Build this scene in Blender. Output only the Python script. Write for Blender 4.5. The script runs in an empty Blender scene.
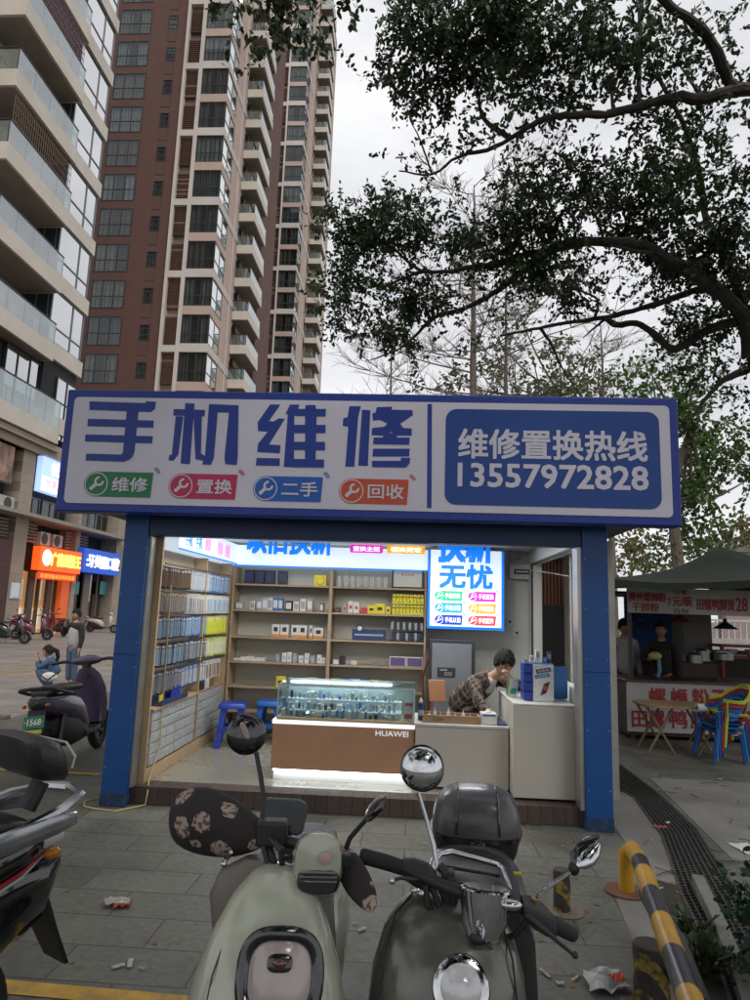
import bpy, bmesh, math, random
import numpy as np
from mathutils import Vector, Matrix
random.seed(7)
SC = bpy.context.scene
COL = SC.collection
rad = math.radians
# ---------------------------------------------------------------- camera
CAM = Vector((2.486, -5.637, 1.633))
def _axes(yaw, pitch, roll):
    cy, sy, cp, sp = math.cos(yaw), math.sin(yaw), math.cos(pitch), math.sin(pitch)
    f = Vector((-sy*cp, cy*cp, sp)); r = Vector((cy, sy, 0)); u = r.cross(f)
    cr, sr = math.cos(roll), math.sin(roll)
    return cr*r + sr*u, -sr*r + cr*u, f
CR, CU, CF = _axes(.0597, .1621, .0333)
cam = bpy.data.cameras.new('camera'); camo = bpy.data.objects.new('camera', cam); COL.objects.link(camo)
cam.sensor_fit = 'VERTICAL'; cam.sensor_height = 36; cam.lens = 673.2/1000*36
cam.clip_start = .05; cam.clip_end = 3000
mw = Matrix((CR, CU, -CF)).transposed().to_4x4(); mw.translation = CAM
camo.matrix_world = mw
SC.camera = camo
# ---------------------------------------------------------------- sky, sun, exposure
SUN_EL, SUN_AZ = rad(52), rad(150)
wd = bpy.data.worlds.new('World'); SC.world = wd; wd.use_nodes = True
nt = wd.node_tree; nt.nodes.clear()
def N(t, ty, **kw):
    n = t.nodes.new(ty)
    for k, v in kw.items():
        if k.startswith('i_'):
            n.inputs[k[2:].replace('_', ' ')].default_value = v
        else: setattr(n, k, v)
    return n
out = N(nt, 'ShaderNodeOutputWorld'); bg = N(nt, 'ShaderNodeBackground'); bg.inputs[1].default_value = .1
sky = N(nt, 'ShaderNodeTexSky', sky_type='NISHITA', sun_disc=False, sun_elevation=SUN_EL, sun_rotation=SUN_AZ)
tc = N(nt, 'ShaderNodeTexCoord'); mp = N(nt, 'ShaderNodeMapping'); mp.inputs['Scale'].default_value = (1, 1, 2.2)
nz = N(nt, 'ShaderNodeTexNoise', i_Scale=2.1, i_Detail=6.0, i_Roughness=.55)
cr = N(nt, 'ShaderNodeValToRGB'); cr.color_ramp.elements[0].position = .3; cr.color_ramp.elements[0].color = (5.0, 5.05, 5.4, 1)
cr.color_ramp.elements[1].position = .68; cr.color_ramp.elements[1].color = (8.2, 8.2, 8.3, 1)
mx = N(nt, 'ShaderNodeMix', data_type='RGBA'); mx.inputs[0].default_value = .94
nt.links.new(tc.outputs['Generated'], mp.inputs[0]); nt.links.new(mp.outputs[0], nz.inputs['Vector'])
nt.links.new(nz.outputs[0], cr.inputs[0]); nt.links.new(sky.outputs[0], mx.inputs[6]); nt.links.new(cr.outputs[0], mx.inputs[7])
nt.links.new(mx.outputs[2], bg.inputs[0]); nt.links.new(bg.outputs[0], out.inputs[0])
sl = bpy.data.lights.new('sun', 'SUN'); sl.energy = 1.3; sl.angle = rad(22); sl.color = (1, .96, .9)
so = bpy.data.objects.new('sun', sl); COL.objects.link(so)
sd = Vector((math.sin(SUN_AZ)*math.cos(SUN_EL), math.cos(SUN_AZ)*math.cos(SUN_EL), math.sin(SUN_EL)))
so.rotation_euler = sd.to_track_quat('Z', 'Y').to_euler()
vs = SC.view_settings; vs.view_transform = 'Standard'; vs.look = 'None'; vs.exposure = 0.35; vs.gamma = 1; vs.use_curve_mapping = False
SC.render.engine = 'CYCLES'; SC.cycles.use_denoising = True
SC.cycles.max_bounces = 8; SC.cycles.transparent_max_bounces = 12; SC.cycles.sample_clamp_indirect = 4
SC.cycles.caustics_reflective = False; SC.cycles.caustics_refractive = False
# ---------------------------------------------------------------- measuring helpers (photo pixel -> real place at a known distance)
def ray(x, y): return CF + CR*((x-375)/673.2) - CU*((y-500)/673.2)
def W(x, y, d): return CAM + ray(x, y)*d
def onY(x, y, Y): d = ray(x, y); return CAM + d*((Y-CAM.y)/d.y)
def onX(x, y, X): d = ray(x, y); return CAM + d*((X-CAM.x)/d.x)
def onZ(x, y, Z=0.): d = ray(x, y); return CAM + d*((Z-CAM.z)/d.z)
# ---------------------------------------------------------------- materials
_M = {}
def mat(name, col, rough=.5, metal=0., var=.12, scale=6., bump=0., bscale=None, emit=0., spec=.5, coat=0., dirt=0., dirtcol=None, sss=0., trans=0.):
    if name in _M: return _M[name]
    m = bpy.data.materials.new(name); m.use_nodes = True; t = m.node_tree; b = t.nodes['Principled BSDF']; _M[name] = m
    c = (*col, 1)
    b.inputs['Base Color'].default_value = c; b.inputs['Roughness'].default_value = rough; b.inputs['Metallic'].default_value = metal
    b.inputs['Specular IOR Level'].default_value = spec; b.inputs['Coat Weight'].default_value = coat; b.inputs['Coat Roughness'].default_value = .08
    if trans: b.inputs['Transmission Weight'].default_value = trans
    if emit: b.inputs['Emission Color'].default_value = c; b.inputs['Emission Strength'].default_value = emit
    tcn = N(t, 'ShaderNodeTexCoord')
    if var:
        n = N(t, 'ShaderNodeTexNoise', i_Scale=scale, i_Detail=5.0, i_Roughness=.6); t.links.new(tcn.outputs['Object'], n.inputs['Vector'])
        r = N(t, 'ShaderNodeValToRGB'); r.color_ramp.elements[0].position = .3; r.color_ramp.elements[1].position = .7
        r.color_ramp.elements[0].color = (*[max(0, v*(1-var)) for v in col], 1); r.color_ramp.elements[1].color = (*[min(1, v*(1+var)) for v in col], 1)
        t.links.new(n.outputs[0], r.inputs[0]); last = r.outputs[0]
        if dirt:
            n2 = N(t, 'ShaderNodeTexNoise', i_Scale=scale*.35, i_Detail=8.0, i_Roughness=.7); t.links.new(tcn.outputs['Object'], n2.inputs['Vector'])
            r2 = N(t, 'ShaderNodeValToRGB'); r2.color_ramp.elements[0].position = .5; r2.color_ramp.elements[1].position = .72
            r2.color_ramp.elements[0].color = (0, 0, 0, 1); r2.color_ramp.elements[1].color = (dirt, dirt, dirt, 1)
            mm = N(t, 'ShaderNodeMix', data_type='RGBA'); t.links.new(n2.outputs[0], r2.inputs[0]); t.links.new(r2.outputs[0], mm.inputs[0])
            t.links.new(last, mm.inputs[6]); mm.inputs[7].default_value = (*(dirtcol or [v*.35 for v in col]), 1); last = mm.outputs[2]
        t.links.new(last, b.inputs['Base Color'])
        rr = N(t, 'ShaderNodeMapRange'); rr.inputs[3].default_value = max(.02, rough*.8); rr.inputs[4].default_value = min(1, rough*1.25)
        t.links.new(n.outputs[0], rr.inputs[0]); t.links.new(rr.outputs[0], b.inputs['Roughness'])
    if bump:
        nb = N(t, 'ShaderNodeTexNoise', i_Scale=bscale or scale*8, i_Detail=4.0); t.links.new(tcn.outputs['Object'], nb.inputs['Vector'])
        bp = N(t, 'ShaderNodeBump'); bp.inputs['Strength'].default_value = bump; bp.inputs['Distance'].default_value = .01
        t.links.new(nb.outputs[0], bp.inputs['Height']); t.links.new(bp.outputs[0], b.inputs['Normal'])
    return m
def brickmat(name, c1, c2, mortar, bw, bh, ms=.004, rough=.8, axis='XZ', offset=.5, wear=.3, bump=.4, stain=0., wob=0., rot=0.):
    """tiles or bricks laid out in the object's own metres; axis = the plane they lie in"""
    m = bpy.data.materials.new(name); m.use_nodes = True; t = m.node_tree; b = t.nodes['Principled BSDF']; _M[name] = m
    tcn = N(t, 'ShaderNodeTexCoord'); sp = N(t, 'ShaderNodeSeparateXYZ'); cb = N(t, 'ShaderNodeCombineXYZ')
    t.links.new(tcn.outputs['Object'], sp.inputs[0])
    t.links.new(sp.outputs[axis[0]], cb.inputs[0]); t.links.new(sp.outputs[axis[1]], cb.inputs[1])
    vec = cb.outputs[0]
    if rot:
        mpn = N(t, 'ShaderNodeMapping'); mpn.inputs['Rotation'].default_value = (0, 0, rot); t.links.new(vec, mpn.inputs[0]); vec = mpn.outputs[0]
    if wob:
        nw = N(t, 'ShaderNodeTexNoise', i_Scale=2.5, i_Detail=2.0); t.links.new(vec, nw.inputs['Vector']); mv = N(t, 'ShaderNodeMix', data_type='VECTOR'); va = N(t, 'ShaderNodeVectorMath', operation='MULTIPLY_ADD')
        va.inputs[1].default_value = (wob, wob, 0); t.links.new(nw.outputs[1], va.inputs[0]); t.links.new(vec, va.inputs[2]); vec = va.outputs[0]
    br = N(t, 'ShaderNodeTexBrick', offset=offset, i_Scale=1.0); br.inputs['Color1'].default_value = (*c1, 1); br.inputs['Color2'].default_value = (*c2, 1)
    br.inputs['Mortar'].default_value = (*mortar, 1); br.inputs['Mortar Size'].default_value = ms; br.inputs['Brick Width'].default_value = bw; br.inputs['Row Height'].default_value = bh
    br.inputs['Mortar Smooth'].default_value = .3
    t.links.new(vec, br.inputs['Vector'])
    n = N(t, 'ShaderNodeTexNoise', i_Scale=1.3, i_Detail=9.0, i_Roughness=.68); t.links.new(tcn.outputs['Object'], n.inputs['Vector'])
    n2 = N(t, 'ShaderNodeTexNoise', i_Scale=22.0, i_Detail=6.0, i_Roughness=.7); t.links.new(tcn.outputs['Object'], n2.inputs['Vector'])
    ad = N(t, 'ShaderNodeMath', operation='ADD'); t.links.new(n.outputs[0], ad.inputs[0]); t.links.new(n2.outputs[0], ad.inputs[1])
    mr = N(t, 'ShaderNodeMapRange'); mr.inputs[1].default_value = .75; mr.inputs[2].default_value = 1.25; mr.inputs[3].default_value = 1-wear; mr.inputs[4].default_value = 1+wear*.6
    t.links.new(ad.outputs[0], mr.inputs[0])
    vm = N(t, 'ShaderNodeVectorMath', operation='SCALE'); t.links.new(br.outputs[0], vm.inputs[0]); t.links.new(mr.outputs[0], vm.inputs['Scale'])
    lastc = vm.outputs[0]
    if stain:
        n3 = N(t, 'ShaderNodeTexNoise', i_Scale=.9, i_Detail=11.0, i_Roughness=.72, i_Distortion=.6); t.links.new(tcn.outputs['Object'], n3.inputs['Vector'])
        r3 = N(t, 'ShaderNodeValToRGB'); r3.color_ramp.elements[0].position = .50; r3.color_ramp.elements[1].position = .66; r3.color_ramp.elements[0].color = (1, 1, 1, 1); r3.color_ramp.elements[1].color = (1-stain, 1-stain, 1-stain*.95, 1)
        n4 = N(t, 'ShaderNodeTexVoronoi', i_Scale=5.0, i_Randomness=1.0); t.links.new(tcn.outputs['Object'], n4.inputs['Vector']); r4 = N(t, 'ShaderNodeValToRGB'); r4.color_ramp.elements[0].position = .035; r4.color_ramp.elements[1].position = .075; r4.color_ramp.elements[0].color = (.45, .45, .44, 1); r4.color_ramp.elements[1].color = (1, 1, 1, 1)
        t.links.new(n3.outputs[0], r3.inputs[0]); t.links.new(n4.outputs[0], r4.inputs[0])
        for rn in (r3, r4):
            m3 = N(t, 'ShaderNodeMix', data_type='RGBA', blend_type='MULTIPLY'); m3.inputs[0].default_value = 1.0; t.links.new(lastc, m3.inputs[6]); t.links.new(rn.outputs[0], m3.inputs[7]); lastc = m3.outputs[2]
    t.links.new(lastc, b.inputs['Base Color'])
    rr = N(t, 'ShaderNodeMapRange'); rr.inputs[1].default_value = .3; rr.inputs[2].default_value = .7; rr.inputs[3].default_value = rough*.75; rr.inputs[4].default_value = min(1, rough*1.2)
    t.links.new(n.outputs[0], rr.inputs[0]); t.links.new(rr.outputs[0], b.inputs['Roughness'])
    inv = N(t, 'ShaderNodeMath', operation='MULTIPLY_ADD'); inv.inputs[1].default_value = -1.2; t.links.new(br.outputs[1], inv.inputs[0]); t.links.new(n2.outputs[0], inv.inputs[2])
    bp = N(t, 'ShaderNodeBump'); bp.inputs['Strength'].default_value = bump; bp.inputs['Distance'].default_value = .004
    t.links.new(inv.outputs[0], bp.inputs['Height']); t.links.new(bp.outputs[0], b.inputs['Normal'])
    return m
def glassmat(name, tint=(.8, .88, .88), refl=.5, rough=.02):
    m = bpy.data.materials.new(name); m.use_nodes = True; t = m.node_tree; t.nodes.clear(); _M[name] = m
    o = N(t, 'ShaderNodeOutputMaterial'); tr = N(t, 'ShaderNodeBsdfTransparent'); tr.inputs[0].default_value = (*tint, 1)
    gl = N(t, 'ShaderNodeBsdfGlossy'); gl.inputs['Roughness'].default_value = rough
    lw = N(t, 'ShaderNodeLayerWeight'); lw.inputs[0].default_value = .35
    mr = N(t, 'ShaderNodeMapRange'); mr.inputs[3].default_value = refl*.12+.02; mr.inputs[4].default_value = refl
    mxx = N(t, 'ShaderNodeMixShader'); t.links.new(lw.outputs['Facing'], mr.inputs[0]); t.links.new(mr.outputs[0], mxx.inputs[0])
    t.links.new(tr.outputs[0], mxx.inputs[1]); t.links.new(gl.outputs[0], mxx.inputs[2]); t.links.new(mxx.outputs[0], o.inputs[0])
    return m
def leafmat(name, c1, c2, trans=.35):
    m = bpy.data.materials.new(name); m.use_nodes = True; t = m.node_tree; t.nodes.clear(); _M[name] = m
    o = N(t, 'ShaderNodeOutputMaterial'); g = N(t, 'ShaderNodeNewGeometry'); r = N(t, 'ShaderNodeValToRGB')
    r.color_ramp.elements[0].color = (*c1, 1); r.color_ramp.elements[1].color = (*c2, 1); t.links.new(g.outputs['Random Per Island'], r.inputs[0])
    p = N(t, 'ShaderNodeBsdfPrincipled'); p.inputs['Roughness'].default_value = .42; tl = N(t, 'ShaderNodeBsdfTranslucent')
    hs = N(t, 'ShaderNodeHueSaturation'); hs.inputs['Value'].default_value = 1.5; hs.inputs['Hue'].default_value = .485; t.links.new(r.outputs[0], hs.inputs['Color'])
    t.links.new(r.outputs[0], p.inputs['Base Color']); t.links.new(hs.outputs[0], tl.inputs[0])
    mxx = N(t, 'ShaderNodeMixShader'); mxx.inputs[0].default_value = trans; t.links.new(p.outputs[0], mxx.inputs[1]); t.links.new(tl.outputs[0], mxx.inputs[2]); t.links.new(mxx.outputs[0], o.inputs[0])
    return m
# ---------------------------------------------------------------- objects
def tag(o, label=None, cat=None, group=None, kind=None):
    if label: o['label'] = label
    if cat: o['category'] = cat
    if group: o['group'] = group
    if kind: o['kind'] = kind
    return o
def empty(name, loc, label, cat, group=None, rz=0.):
    o = bpy.data.objects.new(name, None); COL.objects.link(o); o.location = loc; o.rotation_euler = (0, 0, rz); o.empty_display_size = .1
    return tag(o, label, cat, group)
def kids(o): return [c for c in list(COL.objects) if c.parent == o] if False else list(o.children)
def copy_tree(o, parent=None):
    c = o.copy(); COL.objects.link(c); c.parent = parent
    for ch in kids(o): copy_tree(ch, c)
    return c
def worldloc(o):
    v = Vector((0, 0, 0))
    while o is not None: v = v + o.location; o = o.parent
    return v
class MB:
    def __init__(s): s.v = []; s.f = []; s.m = []; s.mi = 0
    def add(s, vs, fs, m=None):
        k = len(s.v); s.v += [tuple(v) for v in vs]; s.f += [tuple(k+i for i in f) for f in fs]; s.m += [s.mi if m is None else m]*len(fs); return s
    def box(s, x0, x1, y0, y1, z0, z1, m=None):
        vs = [(x, y, z) for z in (z0, z1) for y in (y0, y1) for x in (x0, x1)]
        return s.add(vs, [(0, 2, 3, 1), (4, 5, 7, 6), (0, 1, 5, 4), (2, 6, 7, 3), (0, 4, 6, 2), (1, 3, 7, 5)], m)
    def obox(s, c, ax, ay, az, m=None):
        """box from centre and three half-axis vectors"""
        c, ax, ay, az = map(Vector, (c, ax, ay, az))
        vs = [c + ax*i + ay*j + az*k for k in (-1, 1) for j in (-1, 1) for i in (-1, 1)]
        return s.add(vs, [(0, 2, 3, 1), (4, 5, 7, 6), (0, 1, 5, 4), (2, 6, 7, 3), (0, 4, 6, 2), (1, 3, 7, 5)], m)
    def loft(s, rings, cap=True, m=None, closed=True):
        n = len(rings[0]); k = len(s.v); fs = []
        for i in range(len(rings)-1):
            for j in range(n if closed else n-1):
                a, b = i*n+j, i*n+(j+1) % n
                fs.append((a, b, b+n, a+n))
        if cap: fs.append(tuple(range(n-1, -1, -1))); fs.append(tuple((len(rings)-1)*n + j for j in range(n)))
        return s.add([p for r in rings for p in r], fs, m)
    def tube(s, pts, r, n=10, cap=True, m=None):
        pts = [Vector(p) for p in pts]; rs = r if isinstance(r, (list, tuple)) else [r]*len(pts)
        rings = []; up = Vector((0, 0, 1)); pu = None
        for i, p in enumerate(pts):
            d = (pts[min(i+1, len(pts)-1)] - pts[max(i-1, 0)]).normalized()
            if pu is None: pu = d.orthogonal().normalized()
            pu = (pu - d*pu.dot(d)); pu = pu.normalized() if pu.length > 1e-6 else d.orthogonal().normalized()
            w = d.cross(pu)
            rings.append([p + (pu*math.cos(2*math.pi*j/n) + w*math.sin(2*math.pi*j/n))*rs[i] for j in range(n)])
        return s.loft(rings, cap, m)
    def lathe(s, c, axis, prof, n=24, m=None, cap=True):
        """prof = [(distance along axis, radius)]"""
        c = Vector(c); a = Vector(axis).normalized(); u = a.orthogonal().normalized(); w = a.cross(u)
        return s.loft([[c + a*t + (u*math.cos(2*math.pi*j/n) + w*math.sin(2*math.pi*j/n))*max(r, 1e-4) for j in range(n)] for t, r in prof], cap, m)
    def ell(s, c, r, n=16, k=10, m=None, rot=None):
        c = Vector(c); R = rot or Matrix.Identity(3); rings = []
        for i in range(k+1):
            a = math.pi*i/k; sn, cs = max(math.sin(a), .02), math.cos(a)
            rings.append([c + R @ Vector((r[0]*sn*math.cos(2*math.pi*j/n), r[1]*sn*math.sin(2*math.pi*j/n), -r[2]*cs)) for j in range(n)])
        return s.loft(rings, True, m)
    def prism(s, poly, o, u, v, d, m=None):
        """polygon (2-D points) in plane o + a*u + b*v, extruded along vector d"""
        o, u, v, d = map(Vector, (o, u, v, d)); n = len(poly)
        a = [o + u*p[0] + v*p[1] for p in poly]; b = [p + d for p in a]
        fs = [tuple(range(n-1, -1, -1)), tuple(range(n, 2*n))] + [(i, (i+1) % n, n+(i+1) % n, n+i) for i in range(n)]
        return s.add(a+b, fs, m)
    def build(s, name, mats, parent=None, smooth=False, bevel=0., seg=2, world=True, sub=0, solid=0.):
        me = bpy.data.meshes.new(name)
        off = worldloc(parent) if (parent is not None and world) else Vector((0, 0, 0))
        me.from_pydata([Vector(v)-off for v in s.v], [], s.f)
        mats = mats if isinstance(mats, (list, tuple)) else [mats]
        for mm in mats: me.materials.append(mm)
        if len(mats) > 1: me.polygons.foreach_set('material_index', s.m)
        bm = bmesh.new(); bm.from_mesh(me); bmesh.ops.recalc_face_normals(bm, faces=bm.faces); bm.to_mesh(me); bm.free()
        if smooth: me.polygons.foreach_set('use_smooth', [True]*len(me.polygons))
        me.update()
        o = bpy.data.objects.new(name, me); COL.objects.link(o)
        if parent is not None: o.parent = parent
        if solid: md = o.modifiers.new('solid', 'SOLIDIFY'); md.thickness = solid
        if bevel: md = o.modifiers.new('bevel', 'BEVEL'); md.width = bevel; md.segments = seg; md.limit_method = 'ANGLE'; md.angle_limit = rad(40); me.polygons.foreach_set('use_smooth', [True]*len(me.polygons)); md.harden_normals = True
        if sub: md = o.modifiers.new('sub', 'SUBSURF'); md.levels = sub; md.render_levels = sub
        if smooth and not sub and not bevel:
            try:
                me.set_sharp_from_angle(angle=rad(38))
            except Exception: pass
        return o
def struct(o): o['kind'] = 'structure'; return o
def sring(c, u, v, a, b, n=28, e=2.0):
    """superellipse ring: half sizes a (along u), b (along v), exponent e"""
    c, u, v = Vector(c), Vector(u), Vector(v); r = []
    for j in range(n):
        t = 2*math.pi*j/n; ct, st = math.cos(t), math.sin(t)
        r.append(c + u*(a*math.copysign(abs(ct)**(2/e), ct)) + v*(b*math.copysign(abs(st)**(2/e), st)))
    return r
def rrect(w, h, r, n=6):
    p = []
    for cx, cy, a0 in ((w/2-r, h/2-r, 0), (-w/2+r, h/2-r, 90), (-w/2+r, -h/2+r, 180), (w/2-r, -h/2+r, 270)):
        for i in range(n+1): a = rad(a0+90*i/n); p.append((cx+r*math.cos(a), cy+r*math.sin(a)))
    return p
_T = {}
def textmesh(body, off=0., ext=.02):
    k = (body, off, ext)
    if k in _T: return _T[k]
    cu = bpy.data.curves.new('t', 'FONT'); cu.body = body; cu.resolution_u = 2; cu.extrude = ext; cu.fill_mode = 'FRONT' if ext == 0 else 'BOTH'
    o = bpy.data.objects.new('t', cu); COL.objects.link(o); bpy.context.view_layer.update()
    me = bpy.data.meshes.new_from_object(o.evaluated_get(bpy.context.evaluated_depsgraph_get()))
    n = len(me.vertices); a = np.empty(n*3); me.vertices.foreach_get('co', a); a = a.reshape(-1, 3)
    polys = [tuple(p.vertices) for p in me.polygons]
    bpy.data.objects.remove(o); bpy.data.curves.remove(cu); bpy.data.meshes.remove(me)
    a[:, 0] -= (a[:, 0].min()+a[:, 0].max())/2; a[:, 1] -= (a[:, 1].min()+a[:, 1].max())/2
    a[:, 0] /= max(1e-6, a[:, 0].max()*2); a[:, 1] /= max(1e-6, a[:, 1].max()*2); a[:, 2] /= max(1e-6, abs(a[:, 2]).max())
    _T[k] = (a, polys); return _T[k]
def text(body, c, u, v, w, h, m, parent=None, off=0., thick=.002, name='lettering', mb=None, mi=None):
    """flat writing centred at c; u = reading direction, v = up; w x h metres"""
    a, polys = textmesh(body, 0.); n_ch = max(1, len(body)); c, u, v = Vector(c), Vector(u).normalized(), Vector(v).normalized(); nn = u.cross(v)
    vs = [c + u*(p[0]*w) + v*(p[1]*h) + nn*((p[2]+1)*thick*.5) for p in a]
    t = mb or MB(); t.add(vs, polys, mi)
    if off:   # heavier strokes: four more copies a little to each side, each a hair further out
        em = h*off*1.0
        for q, (dx, dy) in enumerate(((1, 1), (-1, 1), (-1, -1), (1, -1))): t.add([p + u*(dx*em) + v*(dy*em) + nn*(.00025*(q+1)) for p in vs], polys, mi)
    if mb is None: return t.build(name, m, parent)
UX, UZ = Vector((1, 0, 0)), Vector((0, 0, 1))
# ================================================================ ground
pav = brickmat('pavement_tiles', (.145, .144, .118), (.108, .110, .092), (.058, .058, .049), .62, .31, ms=.006, rough=.62, axis='XY', wear=.42, bump=.6, stain=.38, wob=.012)
plz = brickmat('plaza_tiles', (.28, .255, .225), (.22, .20, .18), (.12, .11, .10), 1.2, .6, ms=.010, rough=.6, axis='XY', wear=.3, bump=.3, stain=.25, wob=.02)
MB().add([(-600, -200, -.006), (600, -200, -.006), (600, 1500, -.006), (-600, 1500, -.006)], [(0, 1, 2, 3)]).build('ground', mat('earth', (.12, .115, .1), .95, scale=.3, var=.3, bump=.3)).__setitem__('kind', 'structure')
struct(MB().add([(-9, -12, 0), (16, -12, 0), (16, 14, 0), (-3.0, 14, 0), (-3.0, 3.6, 0), (-9, 3.6, 0)], [(0, 1, 2, 3, 4, 5)]).build('pavement', pav))
struct(MB().add([(-40, 3.6, 0), (-3.0, 3.6, 0), (-3.0, 14, 0), (16, 14, 0), (16, 90, 0), (-40, 90, 0)], [(0, 1, 2, 3, 4, 5)]).build('plaza', plz))
yl = mat('yellow_paint', (.5, .30, .045), .7, scale=9, var=.25, dirt=.85, dirtcol=(.12, .11, .09))
def line(x0, y0, x1, y1, w, name='painted_line'):
    d = Vector((x1-x0, y1-y0, 0)).normalized(); p = Vector((-d.y, d.x, 0))*w/2; a, b = Vector((x0, y0, .004)), Vector((x1, y1, .004))
    struct(MB().add([a-p, b-p, b+p, a+p], [(0, 1, 2, 3)]).build(name, yl))
line(-4.5, 1.0, -.45, .97, .07); line(-6, 2.78, -1.9, 2.7, .07); line(-.6, -2.52, 1.85, -2.60, .10)
line(-9.5, 6.5, -6.0, 13.5, .10); line(-7.5, 6.5, -5.0, 13.5, .10); line(-12.5, 8.6, -4.5, 9.0, .1)
con = mat('kerb_stone', (.17, .165, .15), .8, scale=5, var=.25, bump=.3, dirt=.5)
struct(MB().box(-9, -3.0, 3.6, 3.72, 0, .05).build('kerb', con, bevel=.01))
# concrete pads to the right of the kiosk
con2 = mat('concrete_apron', (.18, .175, .158), .75, scale=2.2, var=.25, bump=.35, bscale=60, dirt=.5)
struct(MB().add([(4.42, 1.2, .004), (4.75, 1.4, .004), (4.5, .2, .004), (4.12, -1.3, .004), (3.75, -2.6, .004), (3.55, -2.6, .004), (3.72, -1.3, .004), (4.1, -.2, .004), (4.2, 1.0, .004)], [tuple(range(9))]).build('concrete_apron', con2))
struct(MB().add([(5.0, 1.9, .004), (14, 1.9, .004), (14, -.2, .004), (4.75, -.5, .004)], [(0, 1, 2, 3)]).build('concrete_slab', con2))
# drain grating: a strip in two stretches
ga, gb, gc, gd, ge = [Vector(p) for p in ((4.5, 1.55, .0), (4.66, .75, .0), (4.28, -.95, .0), (4.18, -1.7, 0), (3.9, -3.0, 0))]
dk = mat('drain_iron', (.018, .018, .017), .55, metal=.4, scale=20, var=.4); st = mat('grate_steel', (.11, .105, .1), .5, metal=.7, var=.3, scale=30)
dr = empty('drain_grating', (4.5, 0, 0), 'long dark iron drain grating sunk in the paving to the right of the kiosk', 'drain cover')
L = [Vector((4.42, 2.6, .006)), Vector((4.52, 1.2, .006)), Vector((4.2, -.75, .006)), Vector((4.05, -1.3, .006)), Vector((3.8, -3.2, .006))]
Rr = [Vector((4.72, 2.6, .006)), Vector((4.86, 1.2, .006)), Vector((4.66, -.35, .006)), Vector((4.48, -1.3, .006)), Vector((4.26, -3.2, .006))]
L = [onZ(622, 790, .006)+Vector((-.12, .5, 0)), onZ(634, 797, .006), onZ(662, 835, .006), onZ(682, 895, .006), onZ(722, 975, .006), onZ(750, 1060, .006)]
Rr = [onZ(630, 772, .006)+Vector((.0, .5, 0)), onZ(660, 795, .006), onZ(697, 830, .006), onZ(735, 890, .006), onZ(790, 975, .006), onZ(840, 1060, .006)]
pan = MB(); fr = MB(); bars = MB()
for i in range(len(L)-1):
    pan.add([L[i], L[i+1], Rr[i+1], Rr[i]], [(0, 1, 2, 3)])
    for A, B in ((L[i], L[i+1]), (Rr[i], Rr[i+1])): fr.tube([A, B], .012, 4)
    for k in range(1, 9):
        f = k/9; A = L[i].lerp(Rr[i], f); B = L[i+1].lerp(Rr[i+1], f); bars.obox((A+B)/2+Vector((0, 0, .008)), (B-A)/2, Vector((.0035, 0, 0)), Vector((0, 0, .006)))
    nn = int((L[i]-L[i+1]).length/.045)
    for k in range(nn):
        f = (k+.5)/nn; A = L[i].lerp(L[i+1], f); B = Rr[i].lerp(Rr[i+1], f); bars.obox((A+B)/2+Vector((0, 0, .0075)), (B-A)/2, Vector((0, .0025, 0)), Vector((0, 0, .005)))
pan.build('drain_channel', dk, dr); fr.build('grating_frame', st, dr); bars.build('grating_bars', st, dr)
# ================================================================ buildings
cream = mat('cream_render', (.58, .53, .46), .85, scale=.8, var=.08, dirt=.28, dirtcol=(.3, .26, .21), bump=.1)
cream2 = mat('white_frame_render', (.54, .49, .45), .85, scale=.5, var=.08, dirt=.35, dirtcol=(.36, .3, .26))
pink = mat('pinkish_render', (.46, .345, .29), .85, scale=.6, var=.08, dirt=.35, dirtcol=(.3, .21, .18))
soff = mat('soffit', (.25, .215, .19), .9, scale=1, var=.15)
red = brickmat('red_brick_tile', (.128, .056, .043), (.10, .045, .036), (.076, .041, .034), .24, .075, ms=.006, rough=.85, wear=.22, bump=.1)
louv = mat('brown_louvre', (.155, .085, .065), .7, scale=2, var=.15)
frm = mat('window_frame_dark', (.035, .04, .045), .5, metal=.3)
frw = mat('window_frame_grey', (.16, .18, .19), .5, metal=.3)
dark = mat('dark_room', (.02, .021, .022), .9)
gw = glassmat('tower_glass', (.50, .58, .60), .30); gb_ = glassmat('balustrade_glass', (.62, .76, .74), .9); gm = glassmat('mirror_glass', (.4, .45, .46), 1.9)
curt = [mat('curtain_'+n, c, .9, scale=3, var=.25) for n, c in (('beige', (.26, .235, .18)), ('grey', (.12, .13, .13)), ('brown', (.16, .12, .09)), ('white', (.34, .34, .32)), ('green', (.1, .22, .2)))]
curt_shade = [mat('curtain_fold_shade_'+n, c, .9, scale=3, var=.25) for n, c in (('beige', (.09, .08, .065)), ('grey', (.06, .065, .065)), ('brown', (.05, .038, .03)), ('white', (.15, .15, .145)), ('green', (.03, .08, .075)))]  # darker curtain copies: fold shade put into the colour
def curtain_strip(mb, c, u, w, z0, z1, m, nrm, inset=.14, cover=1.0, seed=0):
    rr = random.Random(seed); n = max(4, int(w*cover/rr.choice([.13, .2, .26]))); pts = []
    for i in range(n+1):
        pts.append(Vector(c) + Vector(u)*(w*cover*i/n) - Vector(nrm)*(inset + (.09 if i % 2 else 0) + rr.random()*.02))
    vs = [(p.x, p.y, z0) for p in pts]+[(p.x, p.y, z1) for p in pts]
    mb.add(vs, [(i, i+1, n+2+i, n+1+i) for i in range(0, n, 2)], m); mb.add(vs, [(i, i+1, n+2+i, n+1+i) for i in range(1, n, 2)], m+1)
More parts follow.
